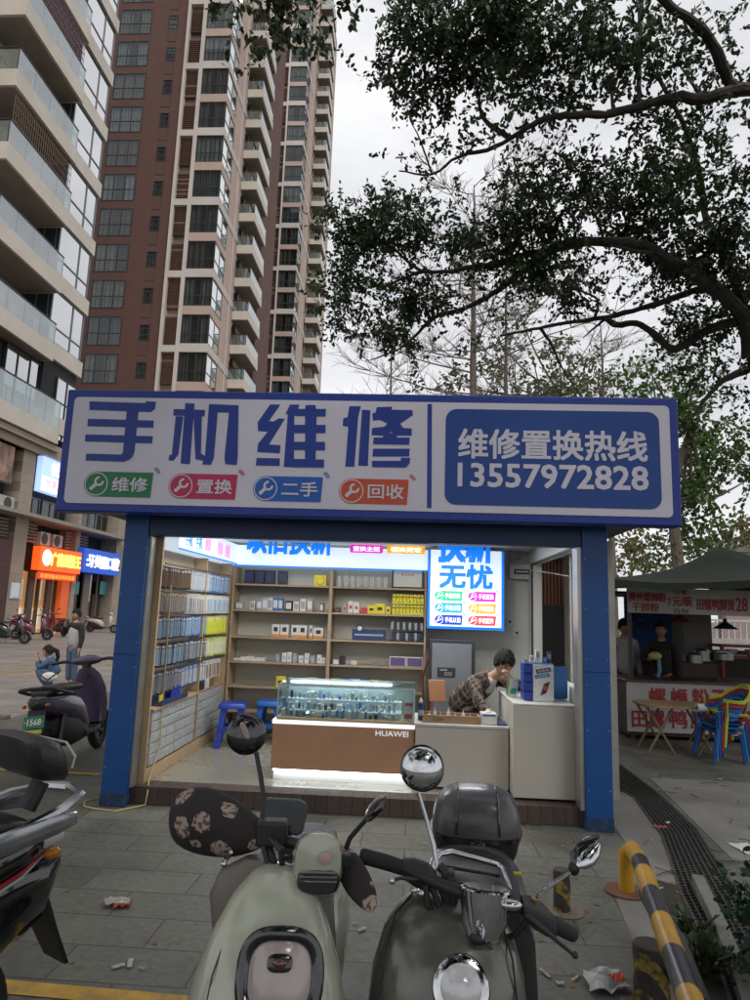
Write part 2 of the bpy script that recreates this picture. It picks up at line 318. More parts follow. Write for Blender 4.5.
def window(name, parent, c, u, nrm, w, h, cols=(.33, .67), rows=(.42,), frame=frm, glass=gw, cur=0, seed=0, deep=.3, fw=.06):
    """c = lower left corner; u = along; nrm = outward"""
    c, u, nrm = Vector(c), Vector(u), Vector(nrm); rr = random.Random(seed*13+5); mb = MB()
    def bar(a, b, d, e, m=0, pr=.03): # rectangle in (u,z) extents with depth pr
        mb.obox(c + u*((a+b)/2) + UZ*((d+e)/2) + nrm*(.0-.02), u*((b-a)/2), nrm*pr, UZ*((e-d)/2), m)
    bar(0, w, 0, fw); bar(0, w, h-fw, h); bar(0, fw, fw, h-fw); bar(w-fw, w, fw, h-fw)
    xs = [0]+list(cols)+[1]
    for k in cols: bar(k*w-fw/2, k*w+fw/2, fw, h-fw, 0, .028)
    for k in rows: bar(fw, w-fw, k*h-fw/2, k*h+fw/2, 0, .026)
    q = [c+u*fw+UZ*fw-nrm*.03, c+u*(w-fw)+UZ*fw-nrm*.03, c+u*(w-fw)+UZ*(h-fw)-nrm*.03, c+u*fw+UZ*(h-fw)-nrm*.03]
    mb.add(q, [(0, 1, 2, 3)], 1)
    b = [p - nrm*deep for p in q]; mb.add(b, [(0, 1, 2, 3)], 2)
    ci = rr.choice([0, 0, 1, 2, 3, 1, 0]) if cur == 0 else cur-1
    pat = rr.choice(['both', 'full', 'both', 'left', 'both'])
    ww = w-2*fw; o = c+u*fw
    if pat == 'full': curtain_strip(mb, o, u, ww, c.z+fw, c.z+h-fw, 3, nrm, seed=seed)
    elif pat == 'left': curtain_strip(mb, o, u, ww, c.z+fw, c.z+h-fw, 3, nrm, cover=.6, seed=seed)
    else:
        curtain_strip(mb, o, u, ww, c.z+fw, c.z+h-fw, 3, nrm, cover=.3+rr.random()*.12, seed=seed)
        k = .3+rr.random()*.12; curtain_strip(mb, o+u*(ww*(1-k)), u, ww*k, c.z+fw, c.z+h-fw, 3, nrm, seed=seed)
    return mb.build(name, [frame, glass, dark, curt[ci], curt_shade[ci]], parent)
NY, PX_ = Vector((0, -1, 0)), Vector((1, 0, 0))
PY = Vector((0, 1, 0))
def tower(label, Y0, xr, xL, xl2, xw2, xc, z0, pitch, k0, k1, yside, bal, name='apartment_tower', fw=.07, wred=True):
    """front at Y0: red to xr, white column, louvre to xl2, column, window bay xw2..xc; side face at xc going back"""
    t = empty(name, ((xL+xc)/2, Y0, 0), label, 'building'); top = z0+pitch*k1+1; base = 0
    bw_ = MB().box(xL, xr, Y0+.4, Y0+26, base, top)
    if wred:
        bw_.box(xL, -25.63, Y0, Y0+.4, base, top).box(-22.66, -21.07, Y0, Y0+.4, base, top).box(-20.18, xr, Y0, Y0+.4, base, top)
        for k in range(k0-1, k1):
            z = z0+pitch*k-2.53; bw_.box(-25.63, -22.66, Y0+.002, Y0+.4, z+2.45, z+pitch-.15); bw_.box(-21.07, -20.18, Y0+.002, Y0+.4, z+1.75, z+pitch+.3)
        bw_.box(-25.63, -22.66, Y0+.003, Y0+.4, base, z0+pitch*(k0-1)).box(-21.07, -20.18, Y0+.003, Y0+.4, base, z0+pitch*(k0-1))
    else: bw_.box(xL, xr, Y0, Y0+.4, base, top)
    bw_.build('brick_wall', red, t)
    MB().box(xr, xl2, Y0+.35, Y0+20, base, top).box(xl2, xc-.3, Y0+.35, Y0+16, base, top).build('core_wall', pink, t)
    w = MB(); w.box(xr, xr+.27, Y0-.35, Y0+.35, base, top); w.box(xl2, xw2-.002, Y0-.35, Y0+.35, base, top)
    w.box(xc-.28, xc+.02, Y0+yside[1], Y0+yside[1]+.35, base, top)
    ys0, ys1, ys2, ys3 = yside
    for k in range(k0, k1):
        if k % 2 == 0:
            z = z0+pitch*k; w.box(xr+.27, xl2, Y0-.34, Y0+.34, z+.03, z+.62); w.box(xw2, xc, Y0-.36, Y0+.3, z+.03, z+.78); w.box(xc-.3, xc+.03, Y0+.3, Y0+ys3, z+.05, z+.75)
    w.build('white_frame', cream2, t)
    p = MB()
    for k in range(k0, k1):
        if k % 2: z = z0+pitch*k; p.box(xw2, xc-.01, Y0-.33, Y0+.3, z+.02, z+pitch-2.53-.02)
    p.box(xc-.3, xc-.02, Y0+ys0, Y0+ys1-.01, base, top); p.box(xc-.3, xc-.03, Y0+ys1+.36, Y0+ys2, base, top); p.box(xc-.3, xc-.03, Y0+ys2+1.15, Y0+ys3, base, top)
    for k in range(k0, k1):
        z = z0+pitch*k; p.box(xc-.29, xc-.04, Y0+.31, Y0+ys0-.01, z+.02, z+pitch-2.55); p.box(xc-.29, xc-.05, Y0+ys2+.01, Y0+ys2+1.14, z+.1, z+pitch-1.9)
    p.build('pink_panel', pink, t)
    for k in range(k0, k1):
        z = z0+pitch*k-2.53
        lp = MB(); lp.box(xr+.28, xl2-.01, Y0+.02, Y0+.06, z-.8 if k % 2 else z-.1, z+2.55)
        rr = random.Random(k)
        for q in range(13):
            zz = z-.05+q*.2
            if rr.random() < .9: lp.obox(((xr+.27+xl2)/2, Y0-.02, zz), ((xl2-xr-.3)/2, 0, 0), (0, .04, .02), (0, .012, -.03))
        lp.build('louvre_panel', louv, t)
        window('bay_window', t, (xw2+.02, Y0-.28, z), UX, NY, xc-xw2-.04, 2.53, (.33, .6), (.36,), seed=k+3, fw=fw)
        window('side_window', t, (xc-.03, Y0-.26, z), PY, PX_, ys0+.2, 2.5, (.5,), (.36,), glass=gm, frame=frw, seed=k+50, cur=4, fw=fw)
        window('narrow_window', t, (xc-.08, Y0+ys2+.05, z+.4), PY, PX_, 1.05, 1.95, (), (.4,), seed=k+90, fw=fw)
        if wred:
            window('window', t, (-25.62, Y0-.02, z-.15), UX, NY, 2.95, 2.6, (.33, .66), (.42,), seed=k+130, fw=fw)
            MB().box(-21.05, -20.25, Y0-.03, Y0-.012, z-1.0, z+.25, 0).build('stain_panel', mat('brown_panel', (.09, .045, .038), .8), t)
            window('small_window', t, (-21.05, Y0-.02, z+.3), UX, NY, .85, 1.45, (), (.35, .75), seed=k+170, cur=2, fw=fw)
    return t
t1 = tower('large red brick apartment tower with beige curtained windows, nearer of the two towers', 47, -19.2, -27.6, -17.75, -17.4, -15.0, 22.27, 3.34, -3, 13, (2.75, 4.6, 6.3, 8.2), None)
MB().box(-29.2, -27.6, 47.8, 60, 0, 70).build('recess_wall', mat('dark_recess', (.035, .03, .03), .9), t1)
def balcony(t, x0, x1, y0, y1, z, seed, fas=.85, gh=1.0, furn=True):
    b = MB().box(x0, x1, y0, y1, z, z+.12).box(x1-.12, x1, y0, y1, z+.12, z+fas).box(x0, x1-.12, y0, y0+.12, z+.12, z+fas).build('balcony', cream, t)
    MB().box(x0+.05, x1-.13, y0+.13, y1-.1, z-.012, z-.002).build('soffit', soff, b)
    MB().box(x1-.06, x1-.04, y0+.03, y1, z+fas, z+fas+gh).box(x0, x1-.07, y0+.04, y0+.06, z+fas, z+fas+gh).build('glass_panel', gb_, b)
    r = MB().box(x1-.08, x1-.02, y0, y1, z+fas+gh, z+fas+gh+.05).box(x0, x1-.08, y0, y0+.05, z+fas+gh, z+fas+gh+.05)
    n = max(2, int((y1-y0)/1.25))
    for i in range(n+1): yy = y0+.02+(y1-y0-.06)*i/n; r.box(x1-.085, x1-.045, yy, yy+.04, z+fas, z+fas+gh)
    r.build('railing', frm, b)
    return b
for k in range(-3, 11):
    z = 28.0+3.34*k-3.34*0
    balcony(t1, -15.0, -13.45, 52.9, 57.6, z-3.34*0, k)
bw = MB().box(-15.9, -15.0, 55.2, 57.6, 0, 68); bw.build('balcony_wall', pink, t1)
MB().box(-15.6, -14.0, 57.9, 64, 0, 68).build('rear_brick_wall', red, t1)
dk2 = MB()
for k in range(-3, 11):
    z = 28.0+3.34*k; window('balcony_door', t1, (-15.02+.03, 53.0, z+.2), PY, PX_, 2.0, 2.5, (.5,), (.8,), seed=k+300)
t2 = tower('slimmer apartment tower with pinkish frames, the farther one nearest the open sky', 82, -18.9, -22.5, -17.65, -17.4, -14.9, 41.82, 3.25, -5, 19, (2.75, 5.5, 8, 11), None, wred=False, fw=.09)
for k in range(-5, 19):
    balcony(t2, -14.95, -12.95, 90.8, 95.5, 41.4+3.25*k, k)
MB().box(-16, -14.0, 92.5, 104, 0, 106).build('side_wall', pink, t2)
# ---- left building
lb = empty('apartment_building', (-16, 25, 0), 'cream apartment block with deep glass-fronted balconies over shops, filling the left edge', 'building')
stone = brickmat('beige_stone', (.36, .295, .225), (.32, .26, .2), (.2, .165, .13), .9, .45, ms=.008, axis='YZ', wear=.15, bump=.1)
MB().box(-30, -16.6, 8, 26.7, 9.4, 70).build('wall', cream, lb)
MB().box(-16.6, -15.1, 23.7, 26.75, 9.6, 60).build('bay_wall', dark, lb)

for k in range(0, 9):
    z = 9.25+3.4*k
    if k > 0: balcony(lb, -16.6, -14.6, 18.5, 23.6, z+0.0, k, fas=.78, gh=1.02)
    MB().box(-16.55, -14.92, 23.62, 26.9, z+.35, z+1.15).build('cream_band', cream, lb)
    if k:
        window('bay_window', lb, (-15.02, 23.66, z+1.17), PY, PX_, 3.1, 2.56, (.64,), (.3,), glass=gm, frame=frw, cur=4, seed=k+400, fw=.07)
        window('bay_end_window', lb, (-16.5, 23.70, z+1.17), UX, NY, 1.3, 2.56, (.5,), (.3,), glass=gm, frame=frw, cur=1, seed=k+430, fw=.07)
        window('balcony_door', lb, (-16.58, 19.0, z+.13), PY, PX_, 4.2, 2.7, (.25, .5, .75), (.8,), seed=k+460, glass=gw, fw=.07)
grl = MB(); rf = mat('red_oxide', (.16, .05, .05), .6)
def grille(y0, y1, z0, z1, x, m, name='window_grille', step=.16, diag=False):
    g = MB()
    n = int((y1-y0)/step)
    for i in range(n+1): yy = y0+(y1-y0)*i/n; g.box(x-.008, x+.008, yy-.008, yy+.008, z0, z1)
    for i in range(int((z1-z0)/.35)+1): zz = z0+i*.35; g.box(x-.010, x+.010, y0, y1, zz-.01, zz+.01)
    if diag:
        for i in range(n*2):
            yy = y0+(y1-y0)*i/n/2; zz = z0+((i*7) % 5)*.3; g.obox((x, yy, zz+.1), (.006, 0, 0), (0, .06, .06), (0, .006, -.006))
    g.build(name, m, lb)
grille(18.7, 23.4, 21.5+2.6-3.4, 22.6, -14.68, mat('rusty_bar', (.2, .13, .1), .7))
grille(18.7, 23.4, 27.2+.9, 29.6, -14.7, mat('plum_lattice', (.22, .14, .17), .6), step=.12, diag=True)
cl = MB(); cols_ = [mat('cloth_'+n, c, .9) for n, c in (('orange', (.7, .13, .04)), ('pink', (.5, .35, .36)), ('white', (.5, .5, .5)), ('plum', (.12, .07, .12)), ('red', (.4, .05, .05)))]
for k in (2, 3, 0):
    for j in range(8):
        y = 18.75+j*.55+random.random()*.2; z = 9.25+3.4*(k+1)+.2 if k else 9.25+3.4+.2
        g = MB().obox((-15.1, y, z+.9+random.random()*.2), (.02, 0, 0), (0, .16+random.random()*.08, 0), (0, 0, .35+random.random()*.2)); o = g.build('hanging_laundry', cols_[(j*3+k) % 5], lb, bevel=.01)
# glazed podium terrace
balcony(lb, -16.6, -14.6, 12.0, 24.8, 8.95, 77, fas=.75, gh=1.25)
window('terrace_window', lb, (-15.2, 21.0, 9.75), PY, PX_, 5.6, 2.75, (.16, .33, .5, .66, .83), (.55,), glass=gm, frame=frm, cur=5, seed=9, fw=.06)
window('terrace_end_window', lb, (-15.0, 24.85, 9.3), PY, PX_, 1.95, 3.1, (.5,), (.25, .6), glass=gm, frame=frm, cur=5, seed=19, fw=.06)
MB().box(-16.6, -15.4, 14, 26.7, 8.5, 12.5).build('terrace_core', dark, lb)
MB().box(-16.4, -14.75, 10, 27.5, 8.2, 8.9).box(-16.4, -14.55, 10, 25.0, 8.55, 8.62).build('podium_beam', stone, lb)
MB().box(-30, -16.2, 8, 36.5, 0, 9.4).build('podium_wall', stone, lb)
for y0, y1 in ((15.5, 17), (22.75, 23.75), (28.2, 28.6), (33.0, 34.2)): MB().box(-16.2, -14.95, y0, y1, 0, 8.2).build('stone_pier', stone, lb)
MB().box(-16.2, -14.3, 12, 33.5, 5.2, 5.36).box(-16.1, -14.9, 12, 33.4, 8.2, 8.25).build('air_conditioner_ledge', mat('grey_ledge', (.3, .27, .24), .8, dirt=.4), lb)
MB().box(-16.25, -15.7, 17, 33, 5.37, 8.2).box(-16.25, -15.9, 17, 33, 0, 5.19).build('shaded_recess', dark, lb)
for y0, y1, c in ((23.78, 25.6, 2), (25.8, 28.1, 2), (28.7, 30.6, 1), (30.7, 32.9, 1)):
    window('office_window', lb, (-15.6, y0, 5.4), PY, PX_, y1-y0, 1.15 if y0 > 26 else 1.0, (.33, .66), (), frame=frw, cur=c, seed=int(y0), fw=.06)
for y0, y1 in ((19.8, 22.6), (23.8, 24.9), (27.6, 28.1), (28.7, 29.9)):
    lv = MB()
    for i in range(6): lv.obox((-15.2, (y0+y1)/2, 4.25+i*.15), (.05, 0, .03), (0, (y1-y0)/2, 0), (.01, 0, -.015))
    lv.build('louvre_vent', mat('pale_louvre', (.33, .28, .23), .7), lb)
ac = mat('ac_white', (.5, .48, .44), .6, dirt=.3)
def ac_unit(y, z, label, x=-15.1):
    a = empty('air_conditioner', (x, y, z), label, 'air conditioner', 'air conditioner units on the ledges of the left block')
    MB().box(x-.35, x, y, y+.85, z, z+.62).build('casing', ac, a, bevel=.02)
    f = MB().lathe((x+.001, y+.33, z+.31), (1, 0, 0), [(0, .27), (.015, .27), (.015, .24), (.02, .02)], 20).build('fan_guard', mat('fan_dark', (.06, .06, .06), .6), a)
    return a
ac_unit(21.9, 5.37, 'white air conditioner outdoor unit on the upper ledge beside the stone pier')
ac_unit(22.95-1.9, 5.37, 'white air conditioner outdoor unit on the upper ledge at the left edge')
ac_unit(24.95, 4.15, 'white air conditioner outdoor unit above the orange shop sign, left of two', -15.0); ac_unit(26.1, 4.15, 'white air conditioner outdoor unit above the orange shop sign, right of two', -15.0)
# shop fronts
lit = mat('lit_shop_wall', (.95, .55, .22), .8, emit=.55); litw = mat('lit_shop_counter', (1., .85, .6), .8, emit=.9)  # shop's lamplight put into the wall and counters as glow
gs = glassmat('shop_glass', (.85, .85, .85), .6)
sf = MB().box(-15.85, -15.8, 23.9, 28.1, 0, 2.9).build('shop_interior', lit, lb)
for i in range(5): MB().box(-15.78, -15.5, 24.1+i*.75, 24.6+i*.75, .2, 1.1+.1*(i % 2)).build('display_counter', litw, lb)
MB().box(-15.42, -15.40, 23.8, 28.1, 0, 2.9).build('shop_window', gs, lb)
for y in (23.8, 24.9, 25.7, 26.5, 27.25): MB().box(-15.4, -15.25, y, y+(.42 if 24.8 < y < 25.5 or y > 26.4 and y < 26.6 else .12), 0, 2.9).build('shop_column', mat('dark_brown_column', (.075, .045, .035), .5), lb)
MB().box(-15.3, -15.0, 27.35, 28.1, 0, 2.75).build('orange_pillar', mat('orange_panel', (.75, .13, .02), .5, emit=.15), lb)
MB().box(-15.6, -15.58, 28.7, 32.9, 0, 3.1).build('shop_window', glassmat('dark_shop_glass', (.35, .38, .38), .7), lb)
for y, w_, c in ((28.7, .1, 0), (29.6, .08, 0), (30.4, .7, 0), (32.0, .08, 0)): MB().box(-15.5, -15.4, y, y+w_, 0, 3.1).build('shop_door_frame', mat('tan_post', (.2, .15, .11), .6), lb)
MB().box(-15.35, -15.33, 32.2, 33, 2.0, 2.75).build('teal_poster', mat('teal_print', (.08, .3, .3), .6), lb); MB().box(-15.35, -15.34, 29.0, 29.8, 1.95, 2.6).build('teal_poster', mat('teal_print', (.08, .3, .3), .6), lb)
MB().box(-15.1, -14.92, 19.2, 22.7, 0, 4.1).build('carved_column', mat('carved_red_wood', (.075, .025, .022), .6, scale=9, var=.7, bump=.8, bscale=12), lb)
sg = lambda nm, c, e: mat(nm, c, .5, emit=e, var=.03)
def sign(name, label, x, y0, y1, z0, z1, m, depth=.4):
    s = empty(name, (x, (y0+y1)/2, z0), label, 'sign')
    MB().box(x-depth, x, y0, y1, z0, z1).build('sign_box', m, s, bevel=.02); return s
so_ = sign('shop_sign', 'orange illuminated cake shop sign with yellow writing above the shop front', -14.6, 24.4, 28.25, 2.95, 4.05, sg('orange_sign', (.9, .10, .01), .75))
text('广隆蛋挞王', (-14.59, 26.75, 3.52), PY, UZ, 2.8, .62, sg('yellow_letters', (1, .75, .12), 1.4), so_, off=.03, thick=.03)
MB().lathe((-14.59, 24.95, 3.55), (1, 0, 0), [(0, .38), (.02, .38)], 28).build('round_logo', sg('logo_white', (1, .9, .78), 1.2), so_)
MB().lathe((-14.565, 24.95, 3.55), (1, 0, 0), [(0, .2), (.012, .2)], 20).build('logo_mark', sg('logo_pale', (.85, .8, .6), .8), so_)
sb = sign('shop_banner', 'thin red banner with small yellow writing hung below the orange sign', -14.75, 24.6, 28.2, 2.55, 2.9, sg('red_banner', (.7, .05, .02), .5), .03)
text('欢迎光临本店特价优惠', (-14.74, 26.4, 2.72), PY, UZ, 3.2, .2, sg('gold_letters', (1, .5, .05), .7), sb, thick=.01)
sbl = sign('shop_sign', 'blue dental clinic sign with white writing beside the orange sign', -14.6, 28.5, 32.85, 3.1, 4.35, sg('blue_sign', (.01, .07, .42), .6))
text(':牙美丽口腔', (-14.59, 30.75, 3.73), PY, UZ, 3.9, .68, sg('white_letters', (1, 1, 1), .9), sbl, off=.02, thick=.03)
sl_ = sign('led_screen', 'glowing blue and white advertising screen high on the stone wall', -14.75, 24.0, 26.9, 6.55, 8.3, sg('led_face', (.36, .50, 1.0), .85), .3)
MB().box(-14.748, -14.742, 24.05, 26.85, 6.62, 7.3).build('screen_band', sg('led_white', (.95, .85, .9), .9), sl_)
text('悦竹', (-14.735, 25.5, 7.75), PY, UZ, 1.5, .62, sg('white_letters', (1, 1, 1), .9), sl_, off=.01, thick=.01)
text('优惠活动', (-14.735, 25.35, 7.0), PY, UZ, 1.9, .4, sg('pink_letters', (.9, .2, .4), .8), sl_, thick=.01)
bb = sign('billboard', 'faded brown and pink portrait billboard at the left edge above the ledge', -14.9, 18.5, 22.0, 6.5, 8.1, mat('billboard_print', (.25, .15, .12), .7, scale=1.4, var=.9), .1)
MB().box(-14.9, -14.86, 18.45, 22.05, 6.42, 6.5).build('frame', frm, bb)
nb = sign('notice_board', 'small white notice panel on the stone pier', -14.9, 22.9, 23.6, 1.6, 2.3, mat('notice_white', (.55, .6, .65), .6, scale=14, var=.25), .04)
MB().box(-14.9, -14.885, 22.97, 23.53, 1.67, 2.23).build('notice_sheet', mat('notice_paper', (.7, .72, .74), .7, scale=20), nb)
# ================================================================ the kiosk
FZ = .14
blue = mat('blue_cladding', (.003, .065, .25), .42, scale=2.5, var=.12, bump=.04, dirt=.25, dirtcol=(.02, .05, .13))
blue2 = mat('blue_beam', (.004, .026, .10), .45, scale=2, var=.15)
sblue = mat('sign_blue', (.010, .036, .26), .45, scale=1.5, var=.06); sblue2 = mat('sign_panel_blue', (.006, .05, .25), .42, scale=1.5, var=.06)
swht = mat('sign_white', (.60, .58, .67), .5, scale=1.2, var=.05, dirt=.10, dirtcol=(.4, .37, .4))
greyp = mat('grey_panel', (.30, .29, .27), .6, dirt=.25)
wht = mat('interior_white', (.62, .63, .60), .6, scale=3, var=.04)
wood = mat('light_oak', (.44, .315, .19), .55, scale=5, var=.14, bump=.05)
woodd = mat('shelf_oak', (.36, .275, .185), .6, scale=5, var=.14)
k = empty('phone_repair_kiosk', (2.04, 1.2, 0), 'small phone repair kiosk with blue pillars, open front and long white sign above', 'kiosk')
MB().box(0, .21, 0, .16, 0, 2.42).build('pillar', blue, k, bevel=.006); MB().box(3.875, 4.083, 0, .16, 0, 2.42).build('pillar', blue, k, bevel=.006)
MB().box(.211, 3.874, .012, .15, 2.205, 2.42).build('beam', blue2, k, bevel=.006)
MB().box(.211, .235, .04, .2, FZ, 2.204).build('door_track', mat('alu_trim', (.42, .42, .40), .35, metal=.8), k); MB().box(3.84, 3.874, .03, .2, FZ, 2.204).build('door_track', _M['alu_trim'], k)
tile = brickmat('step_tile', (.085, .058, .045), (.065, .045, .038), (.03, .025, .022), .1, .2, ms=.004, axis='XZ', offset=0, wear=.3)
MB().box(.211, 3.874, .10, .30, 0, FZ).build('step', tile, k)
ftile = brickmat('floor_tile', (.30, .29, .235), (.28, .27, .22), (.15, .14, .12), .6, .6, ms=.003, rough=.28, axis='XY', offset=0, wear=.14, bump=.1)
MB().box(0, 4.08, .301, 2.9, 0, FZ-.001).build('floor', ftile, k)
MB().box(.05, 4.0, 2.80, 2.88, FZ, 2.55).build('back_wall', wht, k)
MB().box(.05, .13, .30, 2.79, FZ, 2.55).build('side_wall', wht, k)
# right wall with a long opening
rw = MB(); rw.box(3.90, 4.0, .22, 2.79, FZ, 1.02); rw.box(3.90, 4.0, .22, .34, 1.021, 2.55); rw.box(3.90, 4.0, 2.42, 2.79, 1.021, 2.55)
bl = Vector((0, 2.42, 2.235)); rw.box(3.90, 4.0, .341, 2.419, 2.235, 2.55)
rw.build('window_wall', wht, k)
tr = MB(); tr.box(3.885, 3.899, .34, 2.42, 2.215, 2.24).box(3.88, 3.899, 2.42, 2.46, 1.0, 2.24); tr.build('window_trim', mat('dark_trim', (.05, .05, .05), .5), k)
MB().box(4.001, 4.40, .95, 1.02, 0, 2.36).box(4.36, 4.42, .98, 2.9, 0, 2.36).build('side_panel', greyp, k, bevel=.004)
MB().box(-.36, 4.45, -.14, 3.0, 2.425, 2.60).build('roof', mat('roof_grey', (.085, .09, .11), .7, scale=2, var=.2), k)
MB().box(.14, 3.9, .16, 2.79, 2.405, 2.42).build('ceiling', wht, k)
for x0_, x1_ in ((0, .21), (3.875, 4.083)):   # sheet joints, screws and a scuffed kick plate on each pillar
    MB().box(x0_-.002, x1_+.002, -.0025, .1, .002, .10).build('kick_plate', mat('scuffed_blue', (.006, .035, .10), .6, scale=30, var=.5, dirt=.7, dirtcol=(.10, .09, .08)), k)
    MB().box(x0_-.001, x1_+.001, -.0015, .05, 1.198, 1.204).build('sheet_joint', mat('joint_dark', (.004, .012, .04), .7), k)
    for z in (.3, .75, 1.1, 1.3, 1.7, 2.1):
        for x in (x0_+.02, x1_-.02): MB().lathe((x, -.0005, z), (0, -1, 0), [(0, .006), (.002, .004)], 8).build('screw', mat('screw_steel', (.3, .3, .32), .35, metal=.9), k)
for x in (1.3, 2.65): MB().box(x, x+.004, .0095, .1, 2.21, 2.415).build('beam_joint', _M['joint_dark'], k)
# signboard
Y0 = -.315
sb_ = MB().box(-.468, 4.573, Y0+.004, -.141, 2.354, 3.395).build('signboard', sblue, k, bevel=.012)
P2 = lambda x, y: (lambda p: (p.x, p.z))(onY(x, y, Y0))
sf_ = MB().prism([(p[0]*1+2.052, p[1]+2.874) for p in rrect(4.90, .905, .04)], (0, Y0+.003, 0), UX, UZ, (0, -.004, 0)).build('sign_face', swht, sb_)
def glyph(zp, sx, sy, ox, oy, name, m, dy=.0015):
    mb = MB()
    for i, poly in enumerate(zp):
        q = [P2(ox+a/sx, oy+b/sy) for a, b in poly]
        mb.prism(q, (0, Y0-.003-.0004*i, 0), UX, UZ, (0, .003, 0))
    return mb.build(name, m, sb_)
k1, k2 = 4.412, 3.947
shou = [[(65, 50), (310, 58), (316, 50), (358, 52), (353, 84), (335, 98), (64, 88)], [(58, 127), (348, 135), (346, 167), (55, 160)], [(47, 196), (344, 204), (340, 236), (44, 227)],
        [(230, 80), (282, 82), (263, 270), (256, 292), (240, 308), (215, 317), (48, 311), (50, 281), (205, 285), (212, 275)]]
ji = [[(436, 84), (574, 88), (572, 117), (434, 113)], [(487, 58), (528, 60), (507, 328), (466, 324)], [(445, 116), (478, 117), (456, 285), (434, 312), (413, 310), (417, 287), (428, 285)], [(524, 117), (560, 117), (556, 280), (572, 290), (570, 312), (532, 305)],
      [(592, 62), (722, 68), (718, 300), (714, 331), (664, 327), (660, 300), (680, 100), (630, 98), (613, 300), (600, 330), (562, 328), (575, 285)]]
wei = [[(100, 57), (140, 58), (95, 122), (112, 125), (135, 112), (158, 114), (95, 215), (140, 218), (138, 250), (48, 245), (52, 212), (90, 165), (52, 162), (50, 128)], [(46, 268), (138, 270), (137, 300), (43, 298)],
       [(170, 90), (195, 90), (193, 305), (153, 303)], [(178, 58), (215, 58), (205, 95), (160, 95)], [(190, 75), (320, 75), (318, 105), (190, 102)], [(190, 138), (318, 138), (318, 170), (190, 170)], [(190, 205), (316, 205), (316, 238), (190, 236)], [(190, 272), (312, 275), (312, 306), (190, 305)], [(238, 95), (283, 95), (278, 300), (238, 300)], [(240, 60), (278, 60), (283, 82), (238, 80)]]
xiu = [[(412, 64), (458, 64), (447, 105), (432, 303), (396, 303), (408, 145), (386, 142), (388, 112), (405, 108)], [(462, 78), (495, 80), (485, 300), (447, 298)],
       [(520, 68), (580, 66), (580, 78), (662, 80), (662, 100), (612, 133), (625, 150), (658, 152), (658, 180), (600, 180), (577, 165), (540, 180), (500, 178), (502, 150), (550, 145), (562, 132), (535, 118), (505, 120), (503, 92), (515, 90)],
       [(545, 170), (600, 170), (600, 192), (545, 192)], [(508, 188), (650, 188), (648, 216), (506, 214)], [(506, 232), (650, 232), (648, 262), (504, 262)], [(502, 280), (615, 280), (615, 268), (652, 268), (650, 290), (635, 306), (502, 304)]]
for zp, s_, ox in ((shou, k1, 75), (ji, k1, 75), (wei, k2, 245), (xiu, k2, 245)): glyph(zp, s_, s_, ox, 390, 'heading_character', sblue)
# divider, blue phone panel
glyph([[(427.5, 404), (432, 404), (431.5, 508), (427, 508)]], 1, 1, 0, 0, 'divider', sblue)
a, b, c, d_ = P2(446, 409), P2(673, 410), P2(673, 510), P2(446, 507)
x0, x1, z0, z1 = a[0], P2(658.5, 412)[0], P2(550, 507)[1], P2(550, 410.5)[1]
MB().prism([(p[0]+(x0+x1)/2, p[1]+(z0+z1)/2) for p in rrect(x1-x0, z1-z0, .09)], (0, Y0-.001, 0), UX, UZ, (0, -.003, 0)).build('phone_panel', sblue2, sb_)
def stext(body, px0, px1, py0, py1, m, off, parent=sb_, Y=Y0-.004, name='lettering', thick=.002):
    yc = (py0+py1)/2; xc = (px0+px1)/2
    A, B = onY(px0, yc, Y), onY(px1, yc, Y); C, D = onY(xc, py0, Y), onY(xc, py1, Y); c = onY(xc, yc, Y)
    return text(body, (c.x, Y, c.z), UX, UZ, B.x-A.x, C.z-D.z, m, parent, off=off, thick=thick, name=name)
stext('维修置换热线', 458, 646, 430.5, 459.5, swht, .022); stext('13557972828', 457.5, 647, 465, 488, swht, .028)
def wrench(mb, cx, cz, R, Y, m):
    """ring and a spanner lying at 45 degrees"""
    n = 28; i0, i1 = R*.86, R*.94
    vs = []; 
    for j in range(n): a = 2*math.pi*j/n; vs += [(cx+i0*math.cos(a), Y, cz+i0*math.sin(a)), (cx+i1*math.cos(a), Y, cz+i1*math.sin(a))]
    mb.add(vs, [(2*j, 2*j+1, (2*j+3) % (2*n), (2*j+2) % (2*n)) for j in range(n)], m)
    h = R*.40; hx, hz = cx+R*.22, cz+R*.22; n = 16; vs = []
    for j in range(n+1): a = rad(45+42)+rad(276)*j/n; vs += [(hx+h*.55*math.cos(a), Y-.0006, hz+h*.55*math.sin(a)), (hx+h*math.cos(a), Y-.0006, hz+h*math.sin(a))]
    mb.add(vs, [(2*j, 2*j+1, 2*j+3, 2*j+2) for j in range(n)], m)
    dx, dz = -.7071, -.7071; px, pz = .7071*R*.14, -.7071*R*.14; s0, s1 = h*.8, R*.95
    mb.add([(hx+dx*s0+px, Y-.0012, hz+dz*s0+pz), (hx+dx*s1+px, Y-.0012, hz+dz*s1+pz), (hx+dx*s1-px, Y-.0012, hz+dz*s1-pz), (hx+dx*s0-px, Y-.0012, hz+dz*s0-pz)], [(0, 1, 2, 3)], m)
